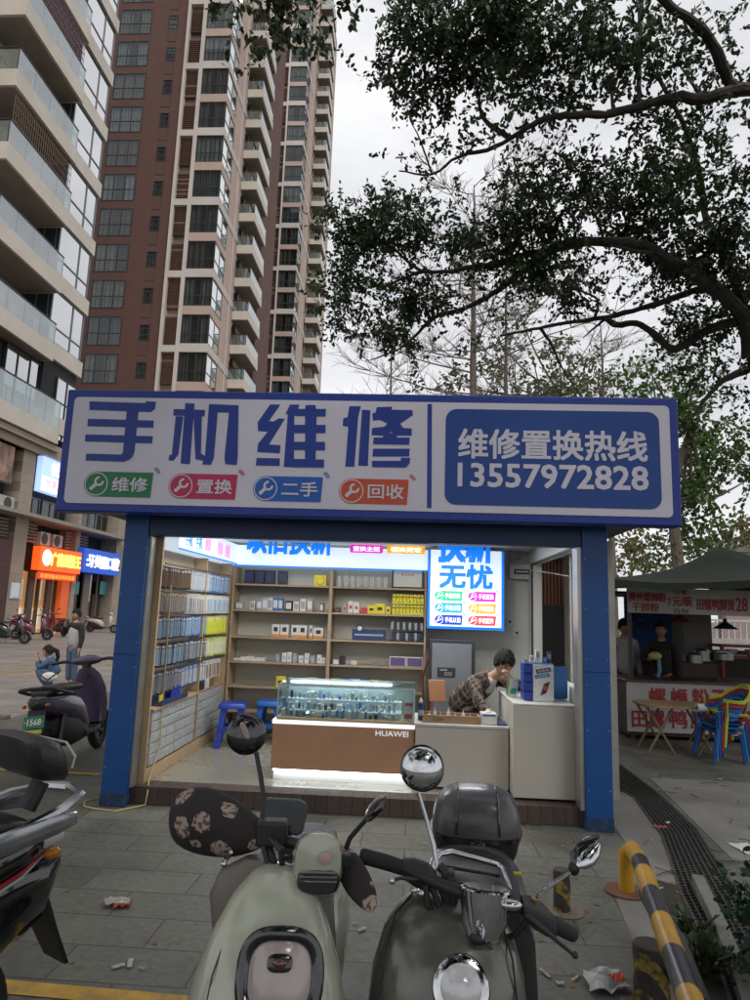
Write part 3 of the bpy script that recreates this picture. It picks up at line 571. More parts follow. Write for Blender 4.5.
def pill(px0, px1, py0, py1, body, m, wm, parent=sb_, Y=Y0-.001, off=.02):
    c0 = onY(px0, (py0+py1)/2, Y); c1 = onY(px1, (py0+py1)/2, Y); zt, zb = onY((px0+px1)/2, py0, Y).z, onY((px0+px1)/2, py1, Y).z
    R = (zt-zb)/2; cz = (zt+zb)/2; cx = c0.x+R
    poly = [(cx+R*math.cos(rad(90+180*i/14)), cz+R*math.sin(rad(90+180*i/14))) for i in range(15)] + [(c1.x-.01, zb), (c1.x, zt)]
    o = MB().prism(poly, (0, Y, 0), UX, UZ, (0, -.003, 0)).build('service_pill', m, parent)
    mb = MB(); wrench(mb, cx, cz, R, Y-.0045, 0)
    mb.build('spanner_icon', wm, parent); mb = MB()
    for r0 in (.55, .85):   # little signal arcs at the corner
        vs = []; 
        for j in range(7): a = rad(5+13*j); vs += [(c1.x-.0+R*r0*.55*math.cos(a), Y-.002, zt-R*.1+R*r0*.55*math.sin(a)), (c1.x+R*(r0*.55+.09)*math.cos(a), Y-.002, zt-R*.1+R*(r0*.55+.09)*math.sin(a))]
        mb.add(vs, [(2*j, 2*j+1, 2*j+3, 2*j+2) for j in range(6)], 0)
    mb.build('signal_arcs', m, parent)
    w = (c1.x-cx-R)*.80; text(body, ((cx+R+c1.x)/2-.005, Y-.004, cz), UX, UZ, w, R*1.12, wm, parent, off=off, thick=.002)
pc = {n: mat('pill_'+n, c, .45, var=.05) for n, c in (('green', (.012, .17, .06)), ('red', (.48, .02, .09)), ('blue', (.01, .10, .42)), ('orange', (.52, .075, .03)))}
pill(84, 152.5, 472, 497, '维修', pc['green'], swht); pill(168.5, 237, 474, 499, '置换', pc['red'], swht); pill(253, 322.5, 476.5, 501.5, '二手', pc['blue'], swht); pill(339, 408.5, 479, 504, '回收', pc['orange'], swht)
# light boxes inside (they are lit)
lbw = mat('lightbox_white', (.74, .86, 1.0), .5, emit=.52, var=.02); lbb = mat('lightbox_blue', (.0, .20, .85), .5, emit=.6, var=.02)
lbc = {n: mat('lightbox_'+n, c, .5, emit=.55, var=.02) for n, c in (('green', (.02, .55, .25)), ('magenta', (.75, .02, .5)), ('sky', (.02, .35, .8)), ('orange', (.95, .42, .05)), ('navy', (.01, .05, .5)), ('red', (.9, .07, .1)), ('pink', (1, .3, .6)))}
lbl = mat('lightbox_letter', (1, 1, 1), .5, emit=.9, var=0)
l1 = empty('light_box', (1.5, 2.42, 2.2), 'long lit white light box with blue characters running above the back shelves', 'light box')
MB().box(.31, 2.66, 2.41, 2.55, 2.115, 2.36).build('face', lbw, l1); MB().box(.31, 2.66, 2.402, 2.412, 2.105, 2.122).build('edge', lbb, l1)
Yb = 2.408
def btext(body, px0, px1, py0, py1, m, off, parent, Y, name='lettering'): return stext(body, px0, px1, py0, py1, m, off, parent, Y, name, .004)
btext('以旧换新', 248, 332, 522, 554, lbb, .03, l1, Yb)
for (q0, q1, m_, tx) in ((350, 383, 'magenta', '置换主题'), (387, 425, 'orange', '福换更宏')):
    A, B = onY(q0, 550, Yb), onY(q1, 550, Yb); h = .095; cz = onY((q0+q1)/2, 549+(q0-350)*.02, Yb).z
    MB().prism([(p[0]+(A.x+B.x)/2, p[1]+cz) for p in rrect(B.x-A.x, h, .02)], (0, Yb+.001, 0), UX, UZ, (0, -.003, 0)).build('printed_pill', lbc[m_], l1)
    text(tx, ((A.x+B.x)/2, Yb-.003, cz), UX, UZ, (B.x-A.x)*.8, h*.6, lbl, l1, off=.01, thick=.003)
l2 = empty('light_box', (.33, 1.2, 2.2), 'lit white light box with pink prints along the left wall above the packets', 'light box')
MB().box(.16, .36, .35, 2.40, 2.13, 2.36).build('face', lbw, l2); MB().box(.36, .368, .35, 2.40, 2.12, 2.137).build('edge', lbb, l2)
for y in (1.1, 1.55, 1.85): MB().box(.361, .363, y, y+.22, 2.16, 2.32).build('pink_print', mat('lightbox_pale_pink', (1, .55, .75), .5, emit=.5), l2); text('换新', (.3645, y+.11, 2.24), PY, UZ, .18, .12, lbc['pink'], l2, thick=.003)
for y in (.5, .8): text('手机', (.3645, y+.11, 2.24), PY, UZ, .2, .14, lbb, l2, thick=.003)
l3 = empty('light_box', (3.1, 2.3, 1.5), 'square lit light box with big blue characters and six coloured pills on the back wall', 'light box')
A3 = onY(427.5, 600, 2.32); B3 = onY(504, 600, 2.32); zb3 = onY(465, 629.5, 2.32).z
MB().box(A3.x, B3.x, 2.322, 2.46, zb3, 2.36).build('case', sblue2, l3, bevel=.01)
MB().box(A3.x, B3.x, 2.3175, 2.3215, zb3, 2.36).build('glowing_edge', mat('lightbox_edge', (.0, .16, .75), .5, emit=.6), l3)
MB().box(A3.x+.03, B3.x-.03, 2.3150, 2.3172, zb3+.03, 2.36).build('face', lbw, l3)
Yc = 2.314
btext('换新', 439, 492, 522, 562, lbb, .035, l3, Yc); btext('无忧', 440, 492, 565, 588, lbb, .035, l3, Yc)
for i, (tx, m_) in enumerate((('手机维修', 'green'), ('手机置换', 'magenta'), ('手机分期', 'sky'), ('手机回收', 'orange'), ('手机以旧', 'navy'), ('手机配件', 'red'))):
    r_, c_ = divmod(i, 2); px = 434+c_*33.5; py = 591+r_*12
    pill(px, px+28.5, py+c_*1, py+9.5+c_*1, tx, lbc[m_], lbl, l3, Yc-.001, .008)
# ceiling lamp out of sight above the beam: two lit panels
lamp = mat('ceiling_lamp', (1, .97, .92), .5, emit=8.0, var=0)
for x in (1.2, 2.9):
    t = empty('ceiling_light', (x, .55, 2.35), 'flat lit ceiling panel in the kiosk, the one over the %s' % ('glass showcase' if x < 2 else 'service counter'), 'ceiling light')
    MB().box(x-.4, x+.4, .28, 1.68, 2.394, 2.404).build('frame', wht, t); MB().box(x-.37, x+.37, .31, 1.65, 2.388, 2.393).build('diffuser', lamp, t)
# ---------------------------------------------------------------- back shelves
ss = empty('shelving_unit', (1.5, 2.6, FZ), 'pale oak shelving unit filling the back wall under the light box', 'shelves')
MB().box(.31, 2.655, 2.76, 2.795, FZ, 2.11).build('back_panel', mat('shelf_back', (.52, .51, .45), .6, var=.05), ss)
for x0_, x1_ in ((.31, .335), (1.49, 1.53), (2.63, 2.655)): MB().box(x0_, x1_, 2.45, 2.758, FZ, 2.10).build('upright', woodd, ss, bevel=.002)
SZ = [1.90, 1.59, 1.275, .985, .70, .42]
for z in SZ:
    for x0_, x1_ in ((.336, 1.489), (1.531, 2.629)): MB().box(x0_, x1_, 2.455, 2.757, z-.022, z).build('shelf', woodd, ss, bevel=.002)
def goods(name, label, cat, x, y, z, w, d, h, m, group=None, extra=None, tilt=0., lean=0.):
    """a small packed item standing on a shelf: body plus printed face"""
    o = empty(name, (x, y, z), label, cat, group, rz=tilt)
    b = MB().box(x-w/2, x+w/2, y, y+d, z+.001, z+h).build('box', m, o, bevel=.004)
    if extra: extra(o, x, y, z, w, h)
    return o
def face(m, fx=.8, fz=.7, dz=.0, name='printed_face'):
    def f(o, x, y, z, w, h): MB().box(x-w*fx/2, x+w*fx/2, y-.0015, y-.0003, z+h*(.5-fz/2+dz), z+h*(.5+fz/2+dz)).build(name, m, o)
    return f
pm = {n: mat('pack_'+n, c, .45, var=.1, scale=30) for n, c in (('black', (.03, .032, .04)), ('navy', (.03, .05, .13)), ('white', (.62, .62, .60)), ('grey', (.30, .31, .33)), ('yellow', (.72, .60, .03)), ('lime', (.50, .62, .05)), ('blue', (.04, .16, .42)), ('paleblue', (.30, .42, .55)), ('orange', (.65, .25, .04)), ('red', (.55, .05, .05)), ('brown', (.22, .14, .08)), ('cyan', (.05, .35, .5)), ('purple', (.12, .08, .2)))}
YF = 2.50
for i in range(4): goods('charger_case', 'black zipped carrying case on the top left shelf', 'case', .50+.125*i+(.03 if i == 3 else 0), YF, SZ[0], .115, .08, .17, pm['black'], 'black cases on the top shelf', face(pm['navy'], .7, .6))
goods('box', 'yellow smiling earphone box on the top shelf beside the middle upright', 'box', 1.37, YF, SZ[0], .15, .06, .13, pm['yellow'], None, face(pm['black'], .35, .2))
dome = MB().lathe((1.37, YF-.004, SZ[0]+.07), (0, -1, 0), [(0, .055), (.012, .05)], 16).build('round_charm', pm['yellow'], None); tag(dome, 'round yellow charm leaning on the yellow earphone box', 'charm')
cert = empty('framed_certificate', (2.42, 2.5, SZ[0]), 'framed pale certificate standing on the top right shelf', 'certificate')
MB().box(2.235, 2.615, 2.505, 2.52, SZ[0]+.002, SZ[0]+.24).build('frame', pm['black'], cert, bevel=.004); MB().box(2.255, 2.595, 2.498, 2.504, SZ[0]+.02, SZ[0]+.22).build('paper', mat('certificate_paper', (.5, .5, .44), .5, var=.05), cert)
text('营业执照', (2.425, 2.4965, SZ[0]+.165), UX, UZ, .16, .03, pm['red'], cert, thick=.001)
lsp = [(.56, .06, .10, 'white'), (.64, .07, .12, 'grey'), (.71, .07, .145, 'paleblue'), (.775, .06, .15, 'white'), (.84, .07, .155, 'blue'), (.90, .06, .15, 'blue'), (1.0, .09, .12, 'black'), (1.09, .07, .11, 'white'), (1.175, .07, .15, 'white'), (1.255, .07, .155, 'grey'), (1.40, .045, .11, 'brown'), (.40, .1, .09, 'grey')]
lname = ['first small white box from the left', 'grey packet beside the small white box', 'pale blue packet left of the white one', 'white packet between blue packets', 'blue packet, left of the blue pair', 'blue packet, right of the blue pair', 'low black box in the middle', 'small white box right of the black box', 'tall white box with a picture', 'tall grey box with a picture', 'narrow brown box at the upright', 'grey box at the far left corner']
for (x, w_, h, c_), n_ in zip(lsp, lname): goods('accessory_box', n_+' on the second left shelf', 'box', x, YF, SZ[1], w_, .06, h, pm[c_], None, face(pm['white' if c_ not in ('white',) else 'grey'], .7, .6), tilt=random.uniform(-.1, .1))
for i, (x, w_) in enumerate(((.86, .095), (.965, .10), (1.09, .085), (1.185, .10), (1.285, .04), (1.375, .12))):
    goods('earphone_box', ['first', 'second', 'third', 'fourth', 'narrow fifth', 'last'][i]+ ' white earphone box with orange foot from the left, third shelf', 'box', x, YF, SZ[2], w_, .07, .15 if i != 5 else .125, pm['white'], None, lambda o, x, y, z, w, h: (MB().box(x-w*.49, x+w*.49, y-.0015, y-.0003, z+.004, z+.035).build('orange_foot', pm['orange'], o), MB().box(x-w*.25, x+w*.25, y-.0025, y-.0003, z+h*.45, z+h*.8).build('product_picture', pm['black'], o)))
for i, x in enumerate((.42, .50, .57, .64, .70)):
    goods('flat_box', 'flat white carton lying on the fourth left shelf', 'box', x, YF, SZ[3], .1, .1, .03+.012*(i % 3), pm['white'], 'flat white cartons on the fourth shelf', tilt=.3*(i % 2))
for i, (x, h) in enumerate(((.90, .09), (.98, .11), (1.04, .12), (1.11, .11), (1.18, .085), (1.25, .115), (1.32, .09), (1.40, .10), (1.46, .07))):
    goods('charger_box', 'small white charger box standing right of the flat cartons', 'box', min(x, 1.45), YF, SZ[3], .055, .06, h, pm['white' if i % 3 else 'grey'], 'small white charger boxes on the fourth shelf', face(pm['paleblue'], .5, .3))
for i, (x, c_) in enumerate(((.96, 'yellow'), (1.33, 'yellow'), (1.60, 'yellow'), (1.73, 'blue'), (1.84, 'white'), (1.95, 'blue'), (2.07, 'yellow'))):
    goods('price_card', ['yellow price card behind the left end of the showcase', 'yellow price card left of the middle upright', 'yellow price card right of the middle upright', 'left blue box behind the showcase', 'white box between the two blue boxes', 'right blue box behind the showcase', 'yellow price card behind the right end of the showcase'][i], 'card' if c_ == 'yellow' else 'box', x, YF-.03, SZ[4], .11, .03 if c_ == 'yellow' else .07, .125, pm[c_], None, face(pm['black' if c_ == 'yellow' else 'white'], .6, .25))
# right half
for i, x in enumerate((1.60, 1.68, 1.76, 1.84, 1.92, 2.0, 2.08, 2.16)):
    goods('clear_case', 'clear phone case standing in the row on the top right shelf', 'phone case', x, YF, SZ[0], .05, .012, .13, mat('clear_plastic', (.42, .42, .38), .2), 'clear phone cases on the top shelf')
for i, (x, w_, h, c_) in enumerate(((1.59, .07, .06, 'black'), (1.68, .06, .1, 'grey'), (1.75, .06, .14, 'white'), (1.82, .07, .13, 'white'), (1.92, .08, .07, 'red'), (2.0, .1, .1, 'yellow'), (2.1, .12, .12, 'yellow'), (2.2, .06, .09, 'yellow'))):
    goods('accessory_box', ['small black', 'low grey', 'tall white', 'slightly shorter white', 'low red', 'left yellow', 'tallest yellow', 'narrow yellow'][i]+' box on the second right shelf', 'box', x, YF, SZ[1], w_, .07, h, pm[c_], None, face(pm['black' if c_ == 'yellow' else 'red'], .5, .3))
bk = empty('battery_rack', (2.44, 2.5, SZ[1]), 'yellow rack of battery packets on the second right shelf', 'rack')
for r_ in range(2):
    MB().box(2.245, 2.625, 2.48, 2.60, SZ[1]+.002+.125*r_, SZ[1]+.022+.125*r_).build('tray', pm['lime'], bk)
    for i in range(9): MB().box(2.25+i*.042, 2.286+i*.042, 2.485, 2.57, SZ[1]+.024+.125*r_, SZ[1]+.115+.125*r_, 0).build('battery_packet', pm['yellow'], bk, bevel=.003); MB().box(2.255+i*.042, 2.281+i*.042, 2.482, 2.4845, SZ[1]+.075+.125*r_, SZ[1]+.09+.125*r_).build('packet_mark', pm['black'], bk)
bt = goods('display_stand', 'navy display stand with round dial on the third right shelf', 'stand', 1.98, YF, SZ[2], .4, .05, .13, pm['navy'], None, face(pm['paleblue'], .85, .15)); 
MB().lathe((1.87, YF-.01, SZ[2]+.14), (0, 1, 0), [(0, .045), (.012, .045)], 18).build('dial', pm['navy'], bt); MB().lathe((1.87, YF-.014, SZ[2]+.14), (0, 1, 0), [(0, .028), (.003, .028)], 18).build('dial_centre', pm['white'], bt)
kr = empty('cable_rack', (2.43, 2.5, SZ[2]), 'black two-row rack of small cable boxes on the third right shelf', 'rack')
for r_ in range(2):
    MB().box(2.235, 2.625, 2.48, 2.60, SZ[2]+.002+.12*r_, SZ[2]+.014+.12*r_).build('tray', pm['black'], kr)
    for i in range(11): MB().box(2.24+i*.035, 2.27+i*.035, 2.485, 2.57, SZ[2]+.016+.12*r_, SZ[2]+.105+.12*r_).build('small_box', pm[['grey', 'grey', 'black', 'white'][(i*r_+i) % 4] if r_ else ['navy', 'black', 'grey'][i % 3]], kr, bevel=.002)
for i in range(2): goods('flat_screen_box', ['left', 'right'][i]+' dark framed screen box on the fourth right shelf', 'box', 2.33+i*.2, YF, SZ[3], .19, .06, .115, pm['white'], None, face(pm['purple'], .9, .85))
for i, (x, c_) in enumerate(((1.60, 'white'), (1.68, 'black'), (1.75, 'grey'), (1.82, 'white'), (2.1, 'grey'))): goods('small_part_box', ['white', 'black', 'leaning grey', 'second white', 'lone grey'][i]+' small box on the fourth right shelf', 'box', x, YF, SZ[3], .07, .07, .05+.05*(i == 1), pm[c_], tilt=.2*i)
# ---------------------------------------------------------------- left rack
rk = empty('wall_rack', (.25, 1.3, FZ), 'oak wall rack along the left side with hook rails and drawers below', 'rack')
MB().box(.135, .29, .16, .19, FZ, 2.36).build('end_board', wood, rk, bevel=.003)
MB().box(.135, .16, .191, 2.44, .80, 2.12).build('back_board', mat('rack_back', (.35, .27, .18), .6), rk)
MB().box(.135, .289, .191, 2.44, FZ, .25).build('plinth', wood, rk, bevel=.003)
for y in (1.44, 2.42): MB().box(.16, .30, y, y+.025, .26, 2.12).build('divider', wood, rk, bevel=.002)
MB().box(.135, .31, .20, 1.42, .72, .74).box(.135, .29, 1.47, 2.40, .72, .74).build('counter_top', wood, rk)
dm = mat('drawer_grey', (.37, .39, .40), .5, scale=18, var=.3, bump=.2); dfr = mat('drawer_frame', (.45, .46, .46), .4)
for y0, n_ in ((.215, 3), (1.475, 2)):
    for r_ in range(5):
        for c_ in range(n_ if n_ == 2 else 2):
            wd_ = .60 if n_ == 3 else .46; yy = y0+c_*wd_; zz = .265+r_*.09
            d_ = MB().box(.14, .292, yy+.006, yy+wd_-.006, zz+.004, zz+.086).build('drawer', dfr, rk, bevel=.003)
            MB().box(.2925, .2945, yy+.015, yy+wd_-.015, zz+.012, zz+.078).build('label_strip', dm, d_)
RZ = [1.96, 1.735, 1.51, 1.27, 1.03]
def packet(lab, cat, cardm, inm, w=.066, h=.195, kind=0):
    o = empty('phone_case_packet', (0, 0, 0), lab, cat)
    MB().box(0, .004, -w/2, w/2, -h, 0).build('backing_card', cardm, o, bevel=.001)
    MB().box(.0045, .014, -w*.40, w*.40, -h*.93, -h*.22).build('case', inm, o, bevel=.003)
    MB().box(.0045, .006, -w*.4, w*.4, -h*.18, -h*.05).build('header', pm['white'], o)
    return o
rows = [([('black', 'brown'), ('paleblue', 'white'), ('blue', 'paleblue')], 'top'), ([('brown', 'grey'), ('white', 'grey'), ('white', 'paleblue')], 'second'), ([('navy', 'paleblue'), ('blue', 'paleblue'), ('yellow', 'lime')], 'third'), ([('black', 'paleblue'), ('navy', 'grey'), ('lime', 'white')], 'fourth'), ([('navy', 'grey'), ('blue', 'white'), ('white', 'brown')], 'fifth')]
for ri, (cs, rn) in enumerate(rows):
    z = RZ[ri]
    MB().tube([(.30, .22, z+.02), (.30, 2.40, z+.02)], .007, 6).build('hook_rail', pm['black'], rk)
    for si, (y0, y1, st_) in enumerate(((.25, .92, .052), (.95, 1.62, .052), (1.66, 2.38, .055))):
        if ri == 4 and si == 2: y1 = 2.2
        cc = cs[si]; proto = None; y = y0; g_ = 'packets in the %s row, %s part' % (rn, ['front', 'middle', 'rear'][si]); 
        lab = '%s packet in the %s part of the left rack, %s row' % (cc[0].replace('paleblue', 'pale blue'), ['front', 'middle', 'rear'][si], rn)
        while y < y1:
            if proto is None: proto = packet(lab, 'packet', pm[cc[0]], pm[cc[1]]); proto['group'] = g_; o = proto
            else: o = copy_tree(proto)
            # each hangs end-on to the aisle, fanned a little
            o.location = (.255+random.uniform(-.01, .02), y, z+random.uniform(-.006, .006)); o.rotation_euler = (random.uniform(-.02, .02), random.uniform(-.03, .03), rad(-62)+random.uniform(-.12, .12))
            y += st_*random.uniform(.85, 1.15)
for i, (y, c_) in enumerate(((1.55, 'black'), (1.72, 'white'), (1.9, 'brown'))):
    goods('small_carton', ['black', 'white', 'brown'][i]+' small carton on the rear part of the rack counter', 'box', .24, y, .741, .1, .13, .10, pm[c_], None)
tb = empty('blue_tray', (.25, .6, .742), 'blue plastic tray of cards on the rack counter above the drawers', 'tray')
MB().box(.16, .32, .35, 1.05, .742, .752).box(.16, .17, .35, 1.05, .753, .80).box(.31, .32, .35, 1.05, .753, .79).build('tray_body', pm['navy'], tb, bevel=.003)
MB().obox((.26, .8, .82), (.02, .07, 0), (-.03, .01, .0), (0, 0, .055)).build('card_holder', mat('royal_plastic', (.02, .05, .35), .35), tb, bevel=.006)
MB().obox((.27, .45, .82), (.0, .04, 0), (-.003, .0, .0), (0, 0, .05)).build('yellow_card', pm['yellow'], tb)
# ---------------------------------------------------------------- counters
cb = empty('brown_counter', (1.9, .55, FZ), 'brown fronted display counter with white brand lettering and lit foot', 'counter')
brn = mat('brown_laminate', (.40, .22, .125), .45, scale=4, var=.08, bump=.03); led = mat('led_strip', (.85, .92, 1), .5, emit=12.0, var=0)
MB().box(1.30, 2.51, .54, 1.05, FZ, .215).build('foot', wht, cb)
MB().box(1.28, 2.53, .50, 1.06, .235, .615).build('front', brn, cb, bevel=.004)
MB().box(1.30, 2.51, .51, .53, .222, .233).build('foot_light', led, cb); MB().box(1.275, 2.535, .495, 1.065, .617, .650).build('top_slab', mat('lit_acrylic', (.85, .92, .92), .4, emit=.65, var=0), cb, bevel=.003)
text('HUAWEI', (2.335, .4985, .572), UX, UZ, .285, .044, mat('white_glow_letters', (.8, .8, .8), .5, emit=.3), cb, off=.02, thick=.003)  # brightness put into the lettering as a faint glow
sw = empty('glass_showcase', (1.9, .75, .65), 'lit glass showcase full of small phone parts on the brown counter', 'showcase')
gc = glassmat('showcase_glass', (.90, .96, .96), .5)
X0, X1, Ya, Yb_, Za, Zb = 1.31, 2.53, .50, 1.02, .651, .955
MB().box(X0, X1, Ya, Ya+.006, Za+.025, Zb).build('front_pane', gc, sw); MB().box(X0, X0+.006, Ya+.007, Yb_, Za+.025, Zb).build('side_pane', gc, sw); MB().box(X1-.006, X1, Ya+.007, Yb_, Za+.025, Zb).build('side_pane', gc, sw); MB().box(X0, X1, Ya, Yb_, Zb+.001, Zb+.007).build('top_pane', gc, sw)
MB().box(X0, X1, Ya, Yb_, Za, Za+.022).build('wood_base', wood, sw, bevel=.002)
e = MB()
alu = _M['alu_trim']
for x in (X0, X1-.01):
    for y in (Ya, Yb_-.01): e.box(x-.001, x+.011, y-.001, y+.011, Za+.022, Zb)
e.box(X0, X1, Ya-.002, Ya+.0, Zb-.012, Zb+.008); e.box(X0, X1, Yb_, Yb_+.01, Za+.02, Zb+.008); e.build('edge_trim', mat('clear_trim', (.55, .66, .66), .25, metal=.4), sw)
MB().box(X0+.03, X1-.22, .97, .985, Zb-.03, Zb-.016).build('light_strip', led, sw)
MB().box(X0+.02, X1-.12, .84, .985, Za+.03, Za+.14).build('rear_step', mat('white_acrylic', (.6, .68, .72), .4), sw)
MB().box(X0+.02, X1-.12, .60, .835, Za+.03, Za+.075).build('front_step', _M['white_acrylic'], sw)
parts_m = [pm[n] for n in ('white', 'paleblue', 'grey', 'white', 'paleblue', 'black', 'blue', 'white')]+[mat('part_silver', (.6, .62, .64), .25, metal=.8)]
for r_, (y, z, n_) in enumerate(((.56, Za+.03, 34), (.66, Za+.077, 34), (.78, Za+.077, 30), (.90, Za+.142, 26))):
    for i in range(n_):
        x = X0+.05+(X1-X0-.22)*(i+random.random()*.5)/n_; w_ = random.uniform(.016, .034); h = random.uniform(.02, .07)
        o = MB().obox((x, y+random.uniform(-.02, .02), z+h/2+.001), (w_/2, random.uniform(-.004, .004), 0), (0, random.choice([.003, .006, .015]), random.uniform(-.004, .01)), (0, 0, h/2)).build('phone_part', random.choice(parts_m), None, bevel=.0015)
        tag(o, 'tiny packed phone part in the %s row inside the glass showcase' % ['front', 'second', 'third', 'rear'][r_], 'phone part', 'phone parts in the %s row of the showcase' % ['front', 'second', 'third', 'rear'][r_])
pc_ = goods('price_list', 'red and white price card at the right end inside the showcase', 'card', X1-.055, .56, Za+.024, .085, .004, .17, pm['white'], None, lambda o, x, y, z, w, h: (MB().box(x-w*.4, x+w*.4, y-.0015, y-.0003, z+h*.75, z+h*.9).build('red_header', pm['red'], o), MB().box(x-w*.4, x+w*.4, y-.0015, y-.0003, z+h*.1, z+h*.35).build('pink_block', pm['red'], o)))
wc = empty('white_counter', (3.0, .7, FZ), 'long white service counter stepping up at its right end', 'counter')
lam = mat('white_laminate', (.50, .47, .41), .45, scale=2, var=.04, bump=.02)
MB().box(2.54, 3.34, .46, 1.05, .16, .655).build('low_front', lam, wc, bevel=.004); MB().box(2.53, 3.345, .45, 1.06, .657, .678).build('low_top', mat('counter_top_white', (.62, .62, .60), .35), wc, bevel=.003)
MB().box(3.348, 3.872, .24, .70, .16, .89).build('high_front', lam, wc, bevel=.004); MB().box(3.348, 3.872, .238, 1.3, .892, .905).build('high_top', _M['counter_top_white'], wc, bevel=.003)
MB().box(3.36, 3.87, .72, 1.28, .16, .889).build('high_back', wht, wc)
# things on the counter
can = empty('spray_can', (2.585, .62, .679), 'tall dark blue spray can with white cap beside the showcase', 'spray can')
MB().lathe((2.585, .62, .679), UZ, [(0, .024), (.005, .026), (.145, .026), (.155, .018)], 18).build('can', pm['navy'], can, smooth=True); MB().lathe((2.585, .62, .8345), UZ, [(0, .016), (.02, .014), (.035, .006)], 14).build('nozzle', pm['white'], can, smooth=True); MB().lathe((2.585, .62, .72), UZ, [(0, .0268), (.05, .0268)], 18, cap=False).build('label_band', pm['paleblue'], can)
tb2 = empty('tool_tray', (2.85, .6, .679), 'long brown wooden tray of small white repair bottles on the white counter', 'tray')
MB().box(2.60, 3.10, .50, .515, .68, .745).box(2.60, 3.10, .70, .712, .68, .745).box(2.60, 2.612, .516, .699, .68, .745).box(3.088, 3.10, .516, .699, .68, .745).box(2.613, 3.087, .516, .699, .68, .69).build('tray', mat('tray_wood', (.30, .19, .10), .6, scale=8, var=.2), tb2, bevel=.002)
text('1206', (2.74, .4985, .712), UX, UZ, .085, .03, pm['black'], tb2, thick=.001)
for i, x in enumerate((2.66, 2.71, 2.76, 2.83, 2.89, 2.96, 3.02)):
    b_ = empty('small_bottle', (x, .60, .691), ['first', 'second', 'third', 'fourth', 'fifth', 'sixth', 'seventh'][i]+' little white bottle from the left standing in the wooden tray', 'bottle')
    h = [.06, .09, .05, .10, .055, .08, .05][i]; MB().lathe((x, .60, .691), UZ, [(0, .014), (h*.7, .015), (h*.85, .006), (h, .006)], 12).build('bottle_body', pm['white'], b_, smooth=True); MB().lathe((x, .60, .6915+h), UZ, [(0, .007), (.015, .006)], 10).build('cap', pm['grey'], b_)
tis = empty('tissue_box', (3.17, .6, .679), 'white cube tissue box with blue print on the counter edge', 'box')
MB().box(3.11, 3.25, .52, .66, .68, .775).build('box', pm['white'], tis, bevel=.008); MB().box(3.125, 3.235, .5185, .5198, .75, .765).build('blue_band', pm['blue'], tis); MB().ell((3.18, .59, .778), (.03, .03, .012), 10, 6).build('tissue', pm['white'], tis, smooth=True)
kb = empty('soldering_mat', (3.28, .6, .679), 'dark repair mat at the low counter right end', 'mat'); MB().box(3.0, 3.335, .72, 1.0, .68, .684).build('mat_sheet', pm['black'], kb); MB().box(3.255, 3.335, .5, .7, .68, .692).build('tool_pad', pm['navy'], kb)
# display carton on the high counter
dc = empty('display_carton', (3.60, .4, .906), 'white cardboard phone display with blue compartments and a phone picture', 'display')
a0, a1 = onY(524, 705, .42), onY(552, 708, .42)
MB().box(3.545, 3.72, .42, .62, .907, 1.215).build('carton', pm['white'], dc, bevel=.003)
for i in range(4): MB().box(3.465, 3.544, .43, .61, .912+i*.076, .98+i*.076).build('blue_compartment', mat('royal_blue_card', (.015, .04, .30), .45), dc, bevel=.003)
MB().obox((3.632, .4185, 1.165), (.062, 0, .012), (0, .0012, 0), (-.005, 0, .017)).build('slogan_band', pm['navy'], dc); MB().obox((3.622, .4185, 1.12), (.062, 0, .012), (0, .0012, 0), (-.005, 0, .015)).build('slogan_band', pm['blue'], dc)
text('换新机', (3.632, .4165, 1.165), (1, 0, .19), (-.19, 0, 1), .10, .022, pm['white'], dc, thick=.001); text('以旧换新', (3.622, .4165, 1.12), (1, 0, .19), (-.19, 0, 1), .10, .02, pm['white'], dc, thick=.001)
ph = MB().obox((3.645, .417, 1.015), (.026, 0, .012), (0, .0015, 0), (.016, 0, .05)).build('phone_picture', pm['black'], dc, bevel=.004); MB().lathe((3.647, .414, 1.02), (0, -1, 0), [(0, .018), (.001, .018)], 16).build('wallpaper', pm['red'], ph)
MB().box(3.465, 3.72, .43, .62, 1.216, 1.222).build('carton_lid', pm['blue'], dc)
for i, (x, h, c_) in enumerate(((3.50, .03, 'grey'), (3.55, .06, 'white'), (3.60, .11, 'white'), (3.66, .05, 'blue'), (3.70, .10, 'navy'))):
    b_ = empty('small_box', (x, .52, 1.223), ['low grey box', 'short white box', 'tall white box', 'short blue box', 'slim navy tube'][i]+' on top of the display carton', 'box')
    MB().box(x-.018, x+.018, .5, .54, 1.223, 1.223+h).build('carton', pm[c_], b_, bevel=.003); MB().box(x-.012, x+.012, .498, .4995, 1.223+h*.4, 1.223+h*.8).build('label_patch', pm['grey'], b_)
bb_ = empty('blue_board', (3.8, .5, .906), 'plain blue board standing behind the display carton by the pillar', 'board'); MB().obox((3.80, .62, 1.05), (.085, .03, 0), (-.003, .006, 0), (0, 0, .14)).build('board', mat('cyan_blue_board', (.02, .12, .34), .5), bb_, bevel=.003); MB().box(3.74, 3.86, .63, .68, .907, .917).build('foot', pm['blue'], bb_)
for i in range(5):
    fl = empty('leaflet', (3.40, .62+.05*i, .906), ['first', 'second', 'third', 'fourth', 'fifth'][i]+' green and white leaflet in the fan left of the display carton', 'leaflet')
    MB().obox((3.405, .60+.05*i, .985), (.035, .01, 0), (0, .0015, 0), (.012, .0, .075)).build('sheet', pm[['white', 'lime', 'white', 'blue', 'lime'][i]], fl); MB().obox((3.40, .597+.05*i, .965), (.025, .007, 0), (0, .0012, 0), (.005, .0, .025)).build('print', mat('leaf_green_print', (.03, .35, .15), .5), fl)
